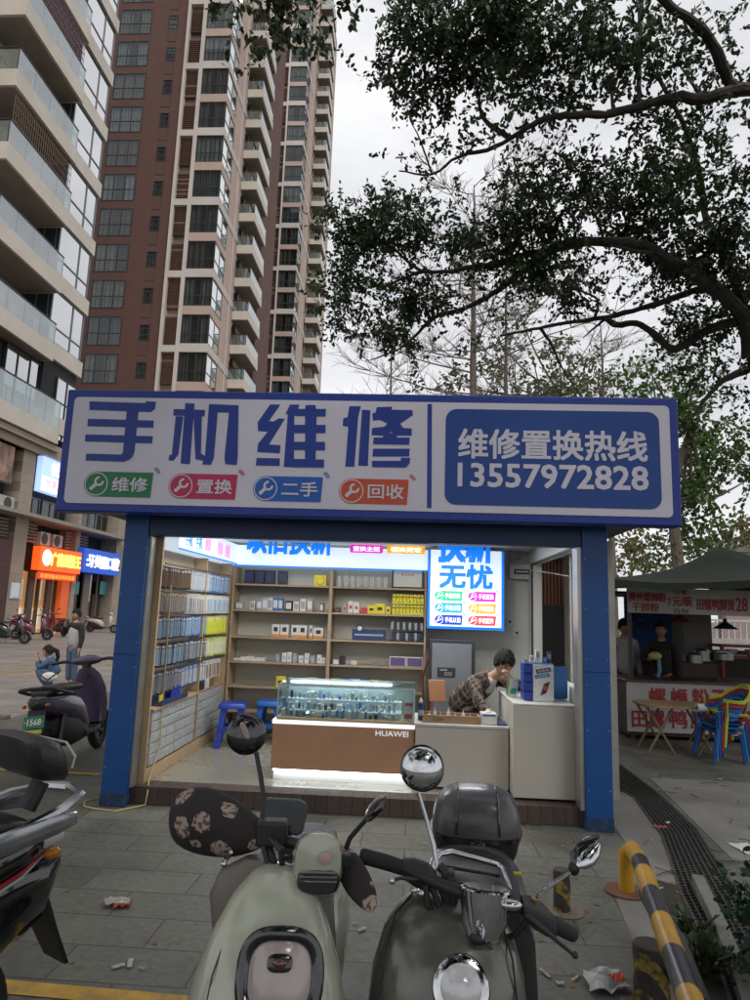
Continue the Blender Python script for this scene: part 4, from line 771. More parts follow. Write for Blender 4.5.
# safe
sf2 = empty('office_safe', (2.98, 2.3, FZ), 'tall grey office safe with black keypad against the back wall', 'safe')
sg_ = mat('safe_grey', (.22, .24, .27), .4, metal=.3, var=.05)
x0s, x1s = 2.69, 3.20; MB().box(x0s, x1s, 2.10, 2.42, FZ+.02, 1.335).build('body', mat('safe_dark', (.05, .055, .065), .4, metal=.3), sf2, bevel=.008); MB().box(x0s+.03, x1s-.04, 2.085, 2.099, FZ+.06, 1.29).build('door', sg_, sf2, bevel=.004)
kp = MB().box(x0s+.09, x0s+.29, 2.074, 2.084, .93, 1.03).build('keypad', pm['black'], sf2, bevel=.004)
kk = MB()
for i in range(4): kk.box(x0s+.17+i*.022, x0s+.185+i*.022, 2.070, 2.0735, .965, .98); kk.box(x0s+.17+i*.022, x0s+.185+i*.022, 2.070, 2.0735, .945, .958)
kk.box(x0s+.12, x0s+.20, 2.070, 2.0735, .995, 1.012); kk.build('keys', pm['grey'], kp)
MB().lathe((x0s+.10, 2.084, .86), (0, -1, 0), [(0, .018), (.03, .014)], 14).build('handle', alu, sf2, smooth=True)
# switch boxes and conduits on the white back wall
eb = empty('fuse_box', (3.62, 2.75, 1.9), 'cream fuse box with dark breakers high on the wall right of the light box', 'fuse box'); c = onY(523, 572, 2.72)
MB().box(c.x-.16, c.x+.16, 2.70, 2.79, c.z-.09, c.z+.09).build('box', pm['white'], eb, bevel=.006); MB().box(c.x-.11, c.x+.08, 2.692, 2.699, c.z-.03, c.z+.03).build('breaker_window', pm['black'], eb); MB().box(c.x-.09, c.x+.06, 2.688, 2.691, c.z-.01, c.z+.012).build('breakers', pm['white'], eb)
c = onY(515, 551, 2.72); em = empty('electricity_meter', (c.x, 2.75, c.z), 'small electricity meter high above the fuse box', 'meter'); MB().box(c.x-.06, c.x+.06, 2.71, 2.79, c.z-.09, c.z+.09).build('casing', pm['grey'], em, bevel=.008); MB().box(c.x-.04, c.x+.04, 2.704, 2.709, c.z+.02, c.z+.06).build('display', pm['black'], em)
for i, (px, py) in enumerate(((510, 622), (517, 633))):
    c = onY(px, py, 2.76); s_ = empty('wall_socket', (c.x, 2.77, c.z), ['upper', 'lower'][i]+' white wall socket right of the lit square box', 'socket'); MB().box(c.x-.05, c.x+.05, 2.775, 2.799, c.z-.05, c.z+.05).build('plate', pm['white'], s_, bevel=.005); MB().box(c.x-.015, c.x+.015, 2.771, 2.7745, c.z-.015, c.z+.015).build('holes', pm['black'], s_)
c0, c1_ = onY(515, 560, 2.78), onY(515, 620, 2.78)
cd = MB().box(c0.x-.012, c0.x+.012, 2.78, 2.799, c1_.z, c0.z).build('cable_conduit', wht); tag(cd, 'shorter white cable conduit running down the back wall to the sockets', 'conduit'); cd = MB().box(c0.x+.17, c0.x+.19, 2.78, 2.799, c1_.z-.5, c0.z).build('cable_conduit', wht); tag(cd, 'longer white cable conduit right of the sockets on the back wall', 'conduit')
# stools
bs = mat('stool_blue', (.015, .06, .42), .35, scale=3, var=.08)
def stool(x, y, z, rz, label, m, h=.45, w=.27):
    s = empty('plastic_stool', (x, y, z), label, 'stool'); c, s_ = math.cos(rz), math.sin(rz); u = Vector((c, s_, 0)); v = Vector((-s_, c, 0)); o = Vector((x, y, z))
    MB().loft([[o+u*(p[0])+v*(p[1])+UZ*zz for p in rrect(w*f, w*f, .04)] for zz, f in ((h-.05, 1.08), (h-.045, 1.1), (h-.01, 1.02), (h, .96))]).build('seat', m, s, smooth=True)
    for a, b in ((1, 1), (1, -1), (-1, 1), (-1, -1)):
        t_ = o+u*(a*w*.43)+v*(b*w*.43)+UZ*(h-.03); bo = o+u*(a*w*.62)+v*(b*w*.62)+UZ*.002
        MB().add([p+q for p in (bo, t_) for q in ((u*.0+v*.0), u*(-a*.065), u*(-a*.065)+v*(-b*.012), v*(-b*.065)+u*(-a*.012), v*(-b*.065))], [(0, 1, 6, 5), (1, 2, 7, 6), (2, 3, 8, 7), (3, 4, 9, 8), (4, 0, 5, 9), (0, 4, 3, 2, 1), (5, 6, 7, 8, 9)]).build('leg', m, s, bevel=.004)
    for a, b in ((u, v), (v, u)):
        for sg2 in (1, -1): MB().obox(o+a*(sg2*w*.53)+UZ*(h*.42), b*(w*.53), a*.006, UZ*.02).build('crossbar', m, s)
    return s
stool(.56, 1.88, FZ, .2, 'dark blue plastic stool standing nearest in the kiosk corner', bs, .45); stool(.92, 2.16, FZ, 0, 'brighter blue plastic stool behind, partly hidden by the glass showcase', mat('stool_bright', (.01, .11, .42), .35), .45)
sc2 = empty('step_crate', (1.16, 2.3, FZ), 'pale cardboard and wood panels leaning behind the showcase', 'boards'); MB().obox((1.2, 2.3, FZ+.22), (.09, .0, 0), (0, .015, 0), (.02, .02, .22)).build('board', wood, sc2); MB().obox((1.24, 2.24, FZ+.2), (.06, .0, 0), (0, .012, 0), (.02, .02, .2)).build('board', greyp, sc2)
chh = empty('wooden_chair', (2.80, 1.75, FZ), 'brown wooden chair behind the seated repairman', 'chair')
cw = mat('chair_wood', (.28, .13, .055), .5, scale=6, var=.15)
MB().obox((2.77, 1.70, .82), (.09, 0, 0), (0, .012, .0), (-.01, .03, .11)).build('backrest', cw, chh, bevel=.01); MB().box(2.68, 3.12, 1.30, 1.74, .56, .60).build('seat', cw, chh, bevel=.01)
for x in (2.70, 3.08):
    for y in (1.33, 1.70): MB().box(x, x+.03, y, y+.03, FZ, .559 if y < 1.5 else .74).build('leg', cw, chh)
cdr = MB().tube([onX(171, 585, .32), onX(166, 660, .31), onX(163, 700, .31), onX(160, 745, .31), (.30, .28, .2), (.33, .16, FZ+.012), (.36, .08, .10), (.36, .05, .012), (.2, -.14, .008), (0, -.10, .008), (-.10, -.05, .008), (-.16, .08, .008), (-.08, .2, .008), (-.1, .5, .008)], .006, 6).build('power_cable', mat('yellow_cable', (.5, .42, .18), .5), None, smooth=True); tag(cdr, 'thin yellow cable looping from the rack over the step around the left pillar', 'cable')
hb = MB().tube([(2.66, 2.3, FZ+.1), (2.62, 2.2, .9), (2.70, 2.1, 1.15)], .012, 6).build('red_pole', mat('dark_red_handle', (.18, .03, .03), .5), None); tag(hb, 'thin dark red handle leaning between the shelves and the safe', 'pole')
# ================================================================ trees
bark = mat('banyan_bark', (.055, .045, .036), .9, scale=14, var=.4, bump=.8, bscale=40)
bark2 = mat('grey_bark', (.16, .13, .105), .9, scale=14, var=.3, bump=.6, bscale=40)
lf_dark = leafmat('banyan_leaves', (.014, .026, .011), (.052, .082, .026), .32)
lf_mid = leafmat('green_leaves', (.032, .075, .015), (.09, .155, .035), .4)
lf_olive = leafmat('olive_leaves', (.09, .10, .035), (.20, .17, .07), .4)
def clamp_(v, a, b): return max(a, min(b, v))
def leaves(name, blobs, size, parent, m, seed=1, per=15, fill=1.0, hang=.35, clump=True):
    """blobs: (centre, radius vector in world axes, number of twigs). Every twig is a short spray of separate leaves."""
    rng = np.random.default_rng(seed); P = []; D = []
    tw0 = []; tw1 = []
    blobs2 = []
    for c, r, n in blobs:
        if n < 40 or not clump: blobs2.append((c, r, n)); continue
        kk = int(clamp_(n/28, 3, 12))
        for i in range(kk):
            q = rng.normal(size=3); q /= np.linalg.norm(q); q *= rng.random()**.45*.9; f_ = .26+.22*rng.random(); blobs2.append((np.array(c)+q*np.array(r), tuple(np.array(r)*f_+.04), n*.82/kk))
        blobs2.append((c, r, n*.22))
    for c, r, n in blobs2:
        n = max(1, int(n*fill)); q = rng.normal(size=(n, 3)); q /= np.linalg.norm(q, axis=1)[:, None]; q *= (rng.random(n)**.42)[:, None]
        o = np.array(c)+q*np.array(r); d = q*.9+rng.normal(size=(n, 3))*.55; d[:, 2] -= hang*.4; d /= np.linalg.norm(d, axis=1)[:, None]
        L = size*(3.2+2.8*rng.random(n)); tw0.append(o); tw1.append(o+d*L[:, None])
        for i in range(per):
            f = (i+.5)/per; P.append(o+d*(L*f)[:, None]+rng.normal(size=(n, 3))*size*.22); dd = d*.5+rng.normal(size=(n, 3))*.75; dd[:, 2] -= hang; D.append(dd)
    P = np.concatenate(P); D = np.concatenate(D); D /= np.linalg.norm(D, axis=1)[:, None]; n = len(P)
    S = np.cross(D, rng.normal(size=(n, 3))); S /= np.linalg.norm(S, axis=1)[:, None]; Nn = np.cross(D, S); sz = size*(.65+.7*rng.random(n))[:, None]
    pts = [P, P+D*sz*.35+S*sz*.25+Nn*sz*.05, P+D*sz*.75+S*sz*.21+Nn*sz*.03, P+D*sz*1.0, P+D*sz*.75-S*sz*.21+Nn*sz*.03, P+D*sz*.35-S*sz*.25+Nn*sz*.05]
    V = np.stack(pts, 1).reshape(-1, 3) - np.array(worldloc(parent))
    F = (np.arange(n)[:, None]*6+np.array([0, 1, 2, 3, 4, 5])[None]).ravel()
    me = bpy.data.meshes.new(name); me.vertices.add(len(V)); me.vertices.foreach_set('co', V.ravel()); me.loops.add(len(F)); me.loops.foreach_set('vertex_index', F.astype(np.int32))
    me.polygons.add(n); me.polygons.foreach_set('loop_start', np.arange(n, dtype=np.int32)*6); me.polygons.foreach_set('loop_total', np.full(n, 6, dtype=np.int32)); me.update(); me.materials.append(m)
    o = bpy.data.objects.new(name, me); COL.objects.link(o); o.parent = parent
    return o, np.concatenate(tw0), np.concatenate(tw1)
def twigs(a, b, parent, m, r=.004, step=1, name='twigs'):
    mb = MB()
    for i in range(0, len(a), step):
        p, q = Vector(a[i]), Vector(b[i]); d = (q-p); s = d.orthogonal().normalized()*r; w = d.cross(s).normalized()*r
        mb.add([p+s, p-s*.5+w*.87, p-s*.5-w*.87, q], [(0, 1, 3), (1, 2, 3), (2, 0, 3)])
    mb.build(name, m, parent)
def limb(mb, pts, r0, r1, n=9, wob=.03, seed=0):
    """smooth tapering limb through the given places"""
    rr = random.Random(seed); P = [Vector(p) for p in pts]; out = []
    for i in range(len(P)-1):
        p0, p1, p2, p3 = P[max(i-1, 0)], P[i], P[i+1], P[min(i+2, len(P)-1)]
        for k in range(4):
            t = k/4; out.append(.5*((2*p1)+(p2-p0)*t+(2*p0-5*p1+4*p2-p3)*t*t+(3*p1-p0-3*p2+p3)*t**3)+Vector((rr.uniform(-1, 1), rr.uniform(-1, 1), rr.uniform(-1, 1)))*r0*wob*4)
    out.append(P[-1]); m = len(out)-1
    mb.tube(out, [max(.004, (r0+(r1-r0)*(i/m))*rr.uniform(.9, 1.12)) for i in range(m+1)], n)
    return out
bn = empty('banyan_tree', (8.3, 3.2, 0), 'huge dark leaved banyan tree spreading its limbs over the right side of the kiosk', 'tree')
tb_ = MB()
root = Vector((8.3, 3.2, 0)); fork = W(748, 392, 8.6); 
limb(tb_, [root, (8.2, 3.15, 1.5), W(800, 450, 8.8), W(772, 395, 8.6), W(752, 350, 8.3), W(741, 310, 8.0)], .19, .06, 14, seed=1)
for i in range(7):
    a = i*.9; tb_.tube([root+Vector((math.cos(a)*.75, math.sin(a)*.75, -.05)), root+Vector((math.cos(a)*.38, math.sin(a)*.38, .18)), root+Vector((math.cos(a)*.16, math.sin(a)*.16, .9))], [.06, .12, .2], 8)
tb_.build('trunk', bark, bn, smooth=True)
def wl(pts): return [W(*p) for p in pts]
limbs = [
 (wl([(741, 312, 8.0), (723, 295, 7.8), (702, 280, 7.6), (681, 268, 7.5), (657, 253, 7.4), (639, 245, 7.4), (615, 242, 7.4), (585, 242, 7.5), (555, 248, 7.6), (525, 256, 7.7), (495, 265, 7.8), (468, 268, 8), (447, 272, 8.1), (423, 272, 8.2), (405, 277, 8.3), (381, 289, 8.4)]), .085, .012),
 (wl([(741, 315, 8.0), (720, 292, 8.0), (705, 289, 8.1), (687, 293, 8.2), (657, 304, 8.3), (624, 313, 8.5), (594, 319, 8.6), (555, 325, 8.8), (525, 331, 9.0), (500, 336, 9.2)]), .055, .015),
 (wl([(555, 248, 7.6), (525, 268, 8), (504, 286, 8.3), (480, 301, 8.5), (456, 311, 8.6), (435, 317, 8.7), (414, 337, 8.9), (399, 349, 9.0), (370, 360, 9.0)]), .05, .008),
 (wl([(606, 319, 8.5), (618, 325, 8.6), (636, 323, 8.5), (654, 334, 8.4), (672, 349, 8.3), (687, 343, 8.3), (705, 331, 8.2), (735, 322, 8.1)]), .035, .06),
 (wl([(782, 90, 6.6), (750, 90, 6.5), (732, 91, 6.5), (705, 99, 6.5), (681, 97, 6.5), (654, 103, 6.5), (615, 113, 6.6), (579, 115, 6.6), (552, 117, 6.7), (525, 129, 6.8), (495, 147, 7), (459, 157, 7.1), (432, 174, 7.2), (399, 171, 7.3)]), .065, .008),
 (wl([(740, 92, 6.5), (729, 81, 6.5), (720, 60, 6.4), (705, 33, 6.3), (687, 18, 6.1), (663, 0, 6.0), (630, -40, 5.8), (560, -120, 5.5)]), .055, .035),
 ([Vector((8.2, 3.15, 1.5))]+wl([(806, 440, 8.9), (822, 320, 8.3), (812, 180, 7.2), (790, 110, 6.7), (770, 90, 6.5)]), .15, .07),
 (wl([(747, 358, 8.3), (741, 298, 8.2), (729, 268, 8.0), (720, 250, 8.0), (705, 214, 7.9), (702, 190, 7.8), (690, 140, 7.5), (660, 80, 7.2)]), .07, .02),
 (wl([(642, -30, 6.9), (640, 30, 7), (639, 75, 7), (639, 112, 6.6)]), .03, .022),
 (wl([(747, 370, 8.6), (724, 380, 8.4), (708, 396, 8.3), (694, 414, 8.2)]), .05, .015),
 (wl([(702, 98, 6.5), (690, 80, 6.6), (678, 62, 6.7)]), .02, .008),
 (wl([(510, 138, 7), (485, 120, 7.1), (478, 95, 7.2), (474, 60, 7.3)]), .03, .01),
 (wl([(545, 0, 7), (530, 10, 7), (510, 25, 7.1), (490, 30, 7.2)]), .05, .02), (wl([(560, -120, 5.5), (545, -60, 6.3), (545, 0, 7)]), .06, .05),
 (wl([(560, -120, 5.5), (450, -140, 5.2), (340, -60, 5), (280, -20, 5), (250, 0, 5)]), .05, .012), (wl([(432, 174, 7.2), (420, 140, 7.2), (410, 120, 7.3)]), .012, .005),
 (wl([(423, 272, 8.2), (408, 262, 8.2), (392, 247, 8.2), (380, 240, 8.2)]), .022, .008), (wl([(410, 265, 8.2), (402, 250, 8.2), (400, 235, 8.2)]), .014, .006),
 (wl([(603, 242, 7.4), (600, 225, 7.4), (590, 205, 7.4), (585, 190, 7.4)]), .022, .008), (wl([(657, 253, 7.4), (640, 252, 7.3), (622, 248, 7.3), (610, 245, 7.3)]), .02, .012),
 (wl([(594, 319, 8.6), (598, 300, 8.5), (580, 290, 8.5), (575, 280, 8.5)]), .02, .01), (wl([(604, 320, 8.6), (592, 330, 8.6), (583, 338, 8.6)]), .018, .006),
 (wl([(540, 328, 8.9), (552, 345, 8.9), (562, 368, 8.9), (580, 395, 9)]), .022, .008), (wl([(615, 113, 6.6), (612, 95, 6.7), (618, 75, 6.8), (616, 55, 6.8)]), .02, .008),
]
for i, (pts, a, b) in enumerate(limbs): mb = MB(); limb(mb, pts, a, b, 8, seed=i+2); mb.build('limb', bark, bn, smooth=True)
BL = [(430, 20, 42, 38, 1), (470, 45, 50, 42, 1.2), (410, 62, 28, 32, .9), (520, 28, 48, 45, 1.2), (545, 85, 36, 32, 1), (505, 85, 24, 18, .7), (570, 45, 38, 38, 1.1), (600, 62, 30, 30, .8), (640, 55, 30, 38, .9), (672, 62, 26, 26, .8),
 (700, 10, 24, 18, .4), (722, 45, 26, 38, .4), (742, 75, 16, 30, .3), (615, 15, 34, 24, .9), (665, 30, 14, 15, .3), (388, 18, 12, 18, .6), (420, 95, 20, 18, .8), (445, 90, 22, 20, .8),
 (440, 132, 26, 18, .32), (400, 152, 18, 13, .35), (465, 135, 22, 18, .4), (495, 118, 22, 18, .5), (455, 163, 20, 8, .3), (505, 150, 18, 14, .35), (535, 108, 16, 12, .6), (420, 165, 15, 10, .3),
 (641, 125, 20, 20, 1), (655, 150, 26, 20, .6), (702, 122, 24, 18, .9), (690, 148, 26, 18, .6), (675, 115, 16, 14, .6), (745, 122, 10, 10, 1), (560, 165, 36, 22, .7), (532, 182, 32, 26, .8), (590, 172, 32, 26, .75), (632, 190, 40, 30, .9), (682, 178, 40, 28, .8), (722, 185, 32, 30, .8), (745, 165, 15, 25, .5),
 (560, 212, 36, 22, 1), (640, 218, 38, 24, 1), (688, 228, 36, 28, 1), (732, 235, 24, 30, 1), (520, 215, 30, 24, .8), (500, 232, 22, 20, .7), (550, 268, 28, 28, 1.2), (580, 288, 20, 30, 1), (612, 268, 24, 14, .3), (652, 280, 28, 18, .7), (690, 318, 38, 28, .75), (735, 318, 20, 40, .8), (702, 362, 34, 24, .5), (738, 385, 22, 26, .5), (665, 340, 14, 14, .5), (672, 270, 22, 18, .8), (720, 275, 30, 26, 1), (600, 235, 26, 10, .7), (690, 262, 30, 20, 1),
 (335, 212, 16, 12, .9), (362, 224, 30, 16, 1), (395, 206, 30, 14, 1), (412, 232, 22, 18, 1), (372, 250, 30, 16, 1), (350, 272, 22, 18, .8), (335, 305, 18, 20, .8), (368, 300, 24, 18, .5), (392, 282, 20, 14, .5), (425, 308, 32, 16, 1.1), (400, 332, 22, 16, .9), (445, 243, 16, 14, .6), (430, 206, 16, 8, .4), (455, 208, 18, 8, .4), (468, 240, 20, 20, 1.1), (488, 252, 22, 20, .9), (505, 240, 24, 20, .9), (372, 330, 20, 12, .4), (352, 335, 16, 12, .3), (480, 285, 30, 16, .3), (440, 290, 20, 12, .5), (500, 300, 22, 26, .25), (520, 285, 24, 22, .35), (412, 352, 14, 10, .4), (600, 300, 14, 14, .3), (470, 330, 26, 18, .2)]
rng_ = random.Random(3)
def canopy_depth(x, y):
    near = [(w.depth, ) for w in []]
    if y < 160 and x > 380: return 6.6+.0018*(700-x)
    if x < 480: return 8.3
    if y > 270: return 8.2
    return 7.5
bl_ = []
for x, y, rx, ry, dn in BL:
    d = canopy_depth(x, y)+rng_.uniform(-.3, .3); c = W(x, y, d); a, b = rx/673*d, ry/673*d; dep = max(.35, min(1.0, (a+b)*.7))
    bl_.append((c, (a*.92, dep*.8, b*.92), dn**1.35*a*b*(1000 if x < 460 and y > 190 else 680)))
o1, a1, b1 = leaves('crown', bl_, .058, bn, lf_dark, seed=5, per=15); twigs(a1, b1, bn, bark, .004, 2)
# overhead crown (added outside the frame to shade the forecourt) and the spray hanging at the top left
HB = [(245, -2, 32, 16, 1.1), (285, 8, 26, 20, 1.2), (270, 30, 14, 12, .8), (325, 6, 34, 11, .7), (352, 20, 10, 9, .7), (305, -8, 40, 16, 1), (225, -12, 20, 14, .8), (345, -8, 26, 12, .7)]
hb_ = []
for x, y, rx, ry, dn in HB: d = 5.0+rng_.uniform(-.2, .2); c = W(x, y, d); a, b = rx/673*d, ry/673*d; hb_.append((c, (a*.92, .35, b*.92), dn*a*b*760))
o2, a2, b2 = leaves('hanging_spray', hb_, .052, bn, lf_dark, seed=8, per=13); twigs(a2, b2, bn, bark, .003, 2)
ov = []
for i in range(60):
    x, y = rng_.uniform(-3.5, 9), rng_.uniform(-11, 1.5); z = rng_.uniform(5.6, 7.6)
    p = Vector((x, y, z)) - CAM; dd = p.dot(CF)
    if dd > .3:
        py = 500-673*p.dot(CU)/dd; px = 375+673*p.dot(CR)/dd
        m_ = 673*1.9/dd
        if py > -m_ and -m_ < px < 750+m_: continue
    ov.append(((x, y, z), (1.3, 1.3, .5), 150))
o3, a3, b3 = leaves('shade_crown', ov, .13, bn, lf_dark, seed=9, per=10)
# ---- trees behind
def tree(name, label, trunk_pts, r, blobs, size, m, barkm, seed, per=12, dens=1., group=None, twig=.004):
    t = empty(name, trunk_pts[0], label, 'tree', group); mb = MB(); limb(mb, trunk_pts, r, r*.35, 9, seed=seed); mb.build('trunk', barkm, t, smooth=True)
    for i, (c, rr_, n) in enumerate(blobs):
        mb = MB(); s_ = Vector(trunk_pts[-1 if i % 3 else -2]); c_ = Vector(c); limb(mb, [s_, s_.lerp(c_, .5)+Vector((0, 0, -.15)), c_], r*.3, .012, 6, seed=seed+i); mb.build('limb', barkm, t, smooth=True)
    o, a, b = leaves('crown', blobs, size, t, m, seed=seed, per=per, fill=dens); twigs(a, b, t, barkm, twig, 2)
    return t
def pb(lst, d, k, dep=1.0):
    r_ = []
    for x, y, rx, ry, dn in lst: dd = d+rng_.uniform(-.8, .8); c = W(x, y, dd); a, b = rx/673*dd, ry/673*dd; r_.append((c, (a*.92, max(.5, a*dep), b*.92), dn*a*b*k))
    return r_
b = W(700, 430, 14); tree('leafy_tree', 'bright green tree rising right behind the end of the white sign', [(b.x-.4, b.y, 0), (b.x-.5, b.y, 2), (b.x-.6, b.y, 4), W(690, 430, 14)], .16,
 pb([(652, 378, 24, 12, .7), (682, 398, 22, 24, .9), (690, 430, 20, 26, 1), (702, 460, 24, 26, 1), (692, 495, 16, 28, 1), (722, 440, 20, 18, .9), (738, 462, 20, 18, .9), (712, 500, 14, 14, .5), (672, 548, 24, 14, .8), (695, 530, 18, 18, .9), (650, 372, 16, 12, .4), (668, 362, 14, 10, .4), (748, 480, 12, 14, .6), (690, 370, 22, 14, .6), (640, 392, 20, 8, .6), (600, 390, 20, 8, .4), (720, 535, 20, 10, .6)], 14, 250), .11, lf_mid, bark2, 21)
b = W(560, 400, 20); tree('leafy_tree', 'green treetop showing just above the middle of the sign, half hidden by bare branches', [(b.x, b.y, 0), (b.x, b.y, 3), (b.x, b.y, 6), W(560, 395, 20)], .16,
 pb([(480, 372, 24, 12, .5), (510, 385, 30, 10, .7), (545, 380, 20, 12, .5), (570, 388, 24, 8, .8), (590, 380, 16, 8, .5), (455, 385, 24, 8, .5), (532, 355, 24, 12, .35), (500, 345, 20, 14, .3), (425, 388, 20, 6, .4), (560, 350, 26, 14, .35), (520, 318, 22, 14, .25), (600, 372, 18, 12, .4), (478, 350, 20, 14, .3), (545, 392, 50, 8, .9)], 20, 130), .14, leafmat('hazy_leaves', (.05, .075, .03), (.12, .14, .05), .4), bark2, 22)
b = W(735, 540, 22); tree('leafy_tree', 'brownish green tree low behind the awning of the noodle stall', [(b.x, b.y, 0), (b.x, b.y, 2.5), W(735, 540, 22)], .18,
 pb([(640, 560, 24, 14, 1), (625, 548, 16, 12, .8), (655, 545, 20, 12, .7), (735, 545, 24, 16, 1), (755, 535, 18, 20, 1), (712, 548, 16, 10, .8), (770, 555, 25, 20, 1)], 22, 90), .18, lf_olive, bark2, 23)
# bare tree: long thin branches
def bare(name, label, base, top, r, seed, n=26, spread=3.4, thin=1.):
    rr = random.Random(seed); t = empty(name, base, label, 'tree'); base, top = Vector(base), Vector(top); mb = MB(); tr_ = limb(mb, [base, base.lerp(top, .35)+Vector((.05, 0, 0)), base.lerp(top, .7), top], r, .012, 9, seed=seed); mb.build('trunk', bark2, t, smooth=True)
    tw = MB(); H = (top-base).length
    for i in range(n):
        f = .46+.54*i/n; k = min(len(tr_)-2, int(f*(len(tr_)-1))); p = tr_[k].lerp(tr_[k+1], rr.random()); a = i*2.4+rr.random(); L = spread*(1.25-f)*1.5*rr.uniform(.7, 1.1)
        d = Vector((math.cos(a), math.sin(a)*.8, rr.uniform(-.05, .35))); pts = [p]
        for s_ in range(6): d = (d+Vector((rr.uniform(-.2, .2), rr.uniform(-.2, .2), rr.uniform(-.05, .16)))).normalized(); pts.append(pts[-1]+d*L/6)
        r0 = max(.009, r*.17*(1.2-f)); mb = MB(); mb.tube(pts, [r0*(1-j/7)+.003 for j in range(7)], 6); mb.build('branch', bark2, t, smooth=True)
        for j in range(1, 7):
            for q in range(4):
                dd = (d+Vector((rr.uniform(-1, 1), rr.uniform(-1, 1), rr.uniform(-.5, .9)))).normalized(); l2 = L*.32*rr.uniform(.5, 1.1); s0 = pts[j]; s1 = s0+dd*l2*.5; s2 = s1+(dd+Vector((rr.uniform(-.3, .3), rr.uniform(-.3, .3), .2))).normalized()*l2*.5
                tw.tube([s0, s1, s2], [.010*thin, .007*thin, .003], 4, cap=False)
                for z_ in range(3): e_ = (dd+Vector((rr.uniform(-1, 1), rr.uniform(-1, 1), rr.uniform(-.4, .9)))).normalized(); tw.tube([s1.lerp(s2, z_/3), s1.lerp(s2, z_/3)+e_*l2*.4], [.006*thin, .003], 3, cap=False)
    tw.build('twigs', bark2, t)
    return t
p = W(468, 400, 16); q = W(474, 185, 16.4); bare('bare_tree', 'leafless tree with a straight trunk and fine spreading twigs above the sign', (p.x+.1, p.y, 0), q, .17, 4, 30, 3.6)
p = W(503, 400, 17.5); q = W(506, 262, 17.5); bare('bare_tree', 'thinner leafless tree just right of the straight trunked one', (p.x+.1, p.y, 0), q, .12, 9, 18, 2.4, .8)
p = W(395, 400, 24); q = W(392, 330, 24); bare('bare_tree', 'small far leafless tree low at the left above the sign', (p.x, p.y, 0), q, .12, 12, 16, 2.6, 1.1)
p = W(610, 400, 20); q = W(600, 318, 20); bare('bare_tree', 'far leafless tree with pale twigs under the banyan limb', (p.x, p.y, 0), q, .12, 14, 18, 2.8, .8)
# ================================================================ people
def skinmesh(chains, sub=2):
    """chains: {root:..} list of polylines [(point, radius), ...]; points shared by position are welded"""
    vs, rs, es, idx = [], [], [], {}
    def vid(p, r):
        k = tuple(round(c, 4) for c in p)
        if k not in idx: idx[k] = len(vs); vs.append(Vector(p)); rs.append(r)
        return idx[k]
    roots = set()
    for ch in chains:
        if tuple(round(c, 4) for c in ch[0][0]) not in idx: roots.add(len(vs))
        prev = None
        for p, r in ch:
            i = vid(p, r)
            if prev is not None and prev != i: es.append((prev, i))
            prev = i
    me = bpy.data.meshes.new('s'); me.from_pydata(vs, es, []); o = bpy.data.objects.new('s', me); COL.objects.link(o)
    md = o.modifiers.new('k', 'SKIN'); md.use_smooth_shade = True
    for i, r in enumerate(rs): me.skin_vertices[0].data[i].radius = (r, r) if not isinstance(r, tuple) else r; me.skin_vertices[0].data[i].use_root = (i in roots)
    ss_ = o.modifiers.new('s', 'SUBSURF'); ss_.levels = sub; ss_.render_levels = sub
    bpy.context.view_layer.update()
    m2 = bpy.data.meshes.new_from_object(o.evaluated_get(bpy.context.evaluated_depsgraph_get()))
    V = [v.co.copy() for v in m2.vertices]; F = [tuple(p.vertices) for p in m2.polygons]
    bpy.data.objects.remove(o); bpy.data.meshes.remove(me); bpy.data.meshes.remove(m2)
    return V, F
skinm = mat('skin', (.40, .235, .16), .5, scale=20, var=.06); skind = mat('skin_shade', (.34, .19, .13), .5, var=.06); hairm = mat('black_hair', (.006, .005, .005), .7, scale=90, var=.5, bump=.9); eyem = mat('eye_dark', (.02, .012, .01), .2); lipm = mat('lips', (.28, .10, .09), .5)
def head(c, R, s=1.):
    """face looks along local -Y; returns (verts, faces) for the head with nose, brow, jaw and ears"""
    V, F = [], []; n, k = 28, 20
    for i in range(k+1):
        a = math.pi*i/k
        for j in range(n):
            b = 2*math.pi*j/n; x, y, z = math.sin(a)*math.cos(b), math.sin(a)*math.sin(b), math.cos(a)
            w = .074*(1-.22*max(0, -z-.15)**1.0); X, Y, Z = x*w, y*.092, z*.115
            if y < 0 and z < -.1: Y += .012*(-z)*(-y)
            f = max(0, -y)
            nose = math.exp(-((x/.13)**2)-((z+.12)/.20)**2)*f; Y -= .020*nose
            for ex in (-.42, .42): Y += .009*math.exp(-((x-ex)/.2)**2-((z-.06)/.11)**2)*f
            Y -= .005*math.exp(-((z-.22)/.09)**2)*f; Y -= .004*math.exp(-(x/.25)**2-((z+.48)/.08)**2)*f
            V.append(Vector((X, Y, Z)))
    for i in range(k):
        for j in range(n): F.append((i*n+j, i*n+(j+1) % n, (i+1)*n+(j+1) % n, (i+1)*n+j))
    return [Vector(c)+R @ (v*s) for v in V], F
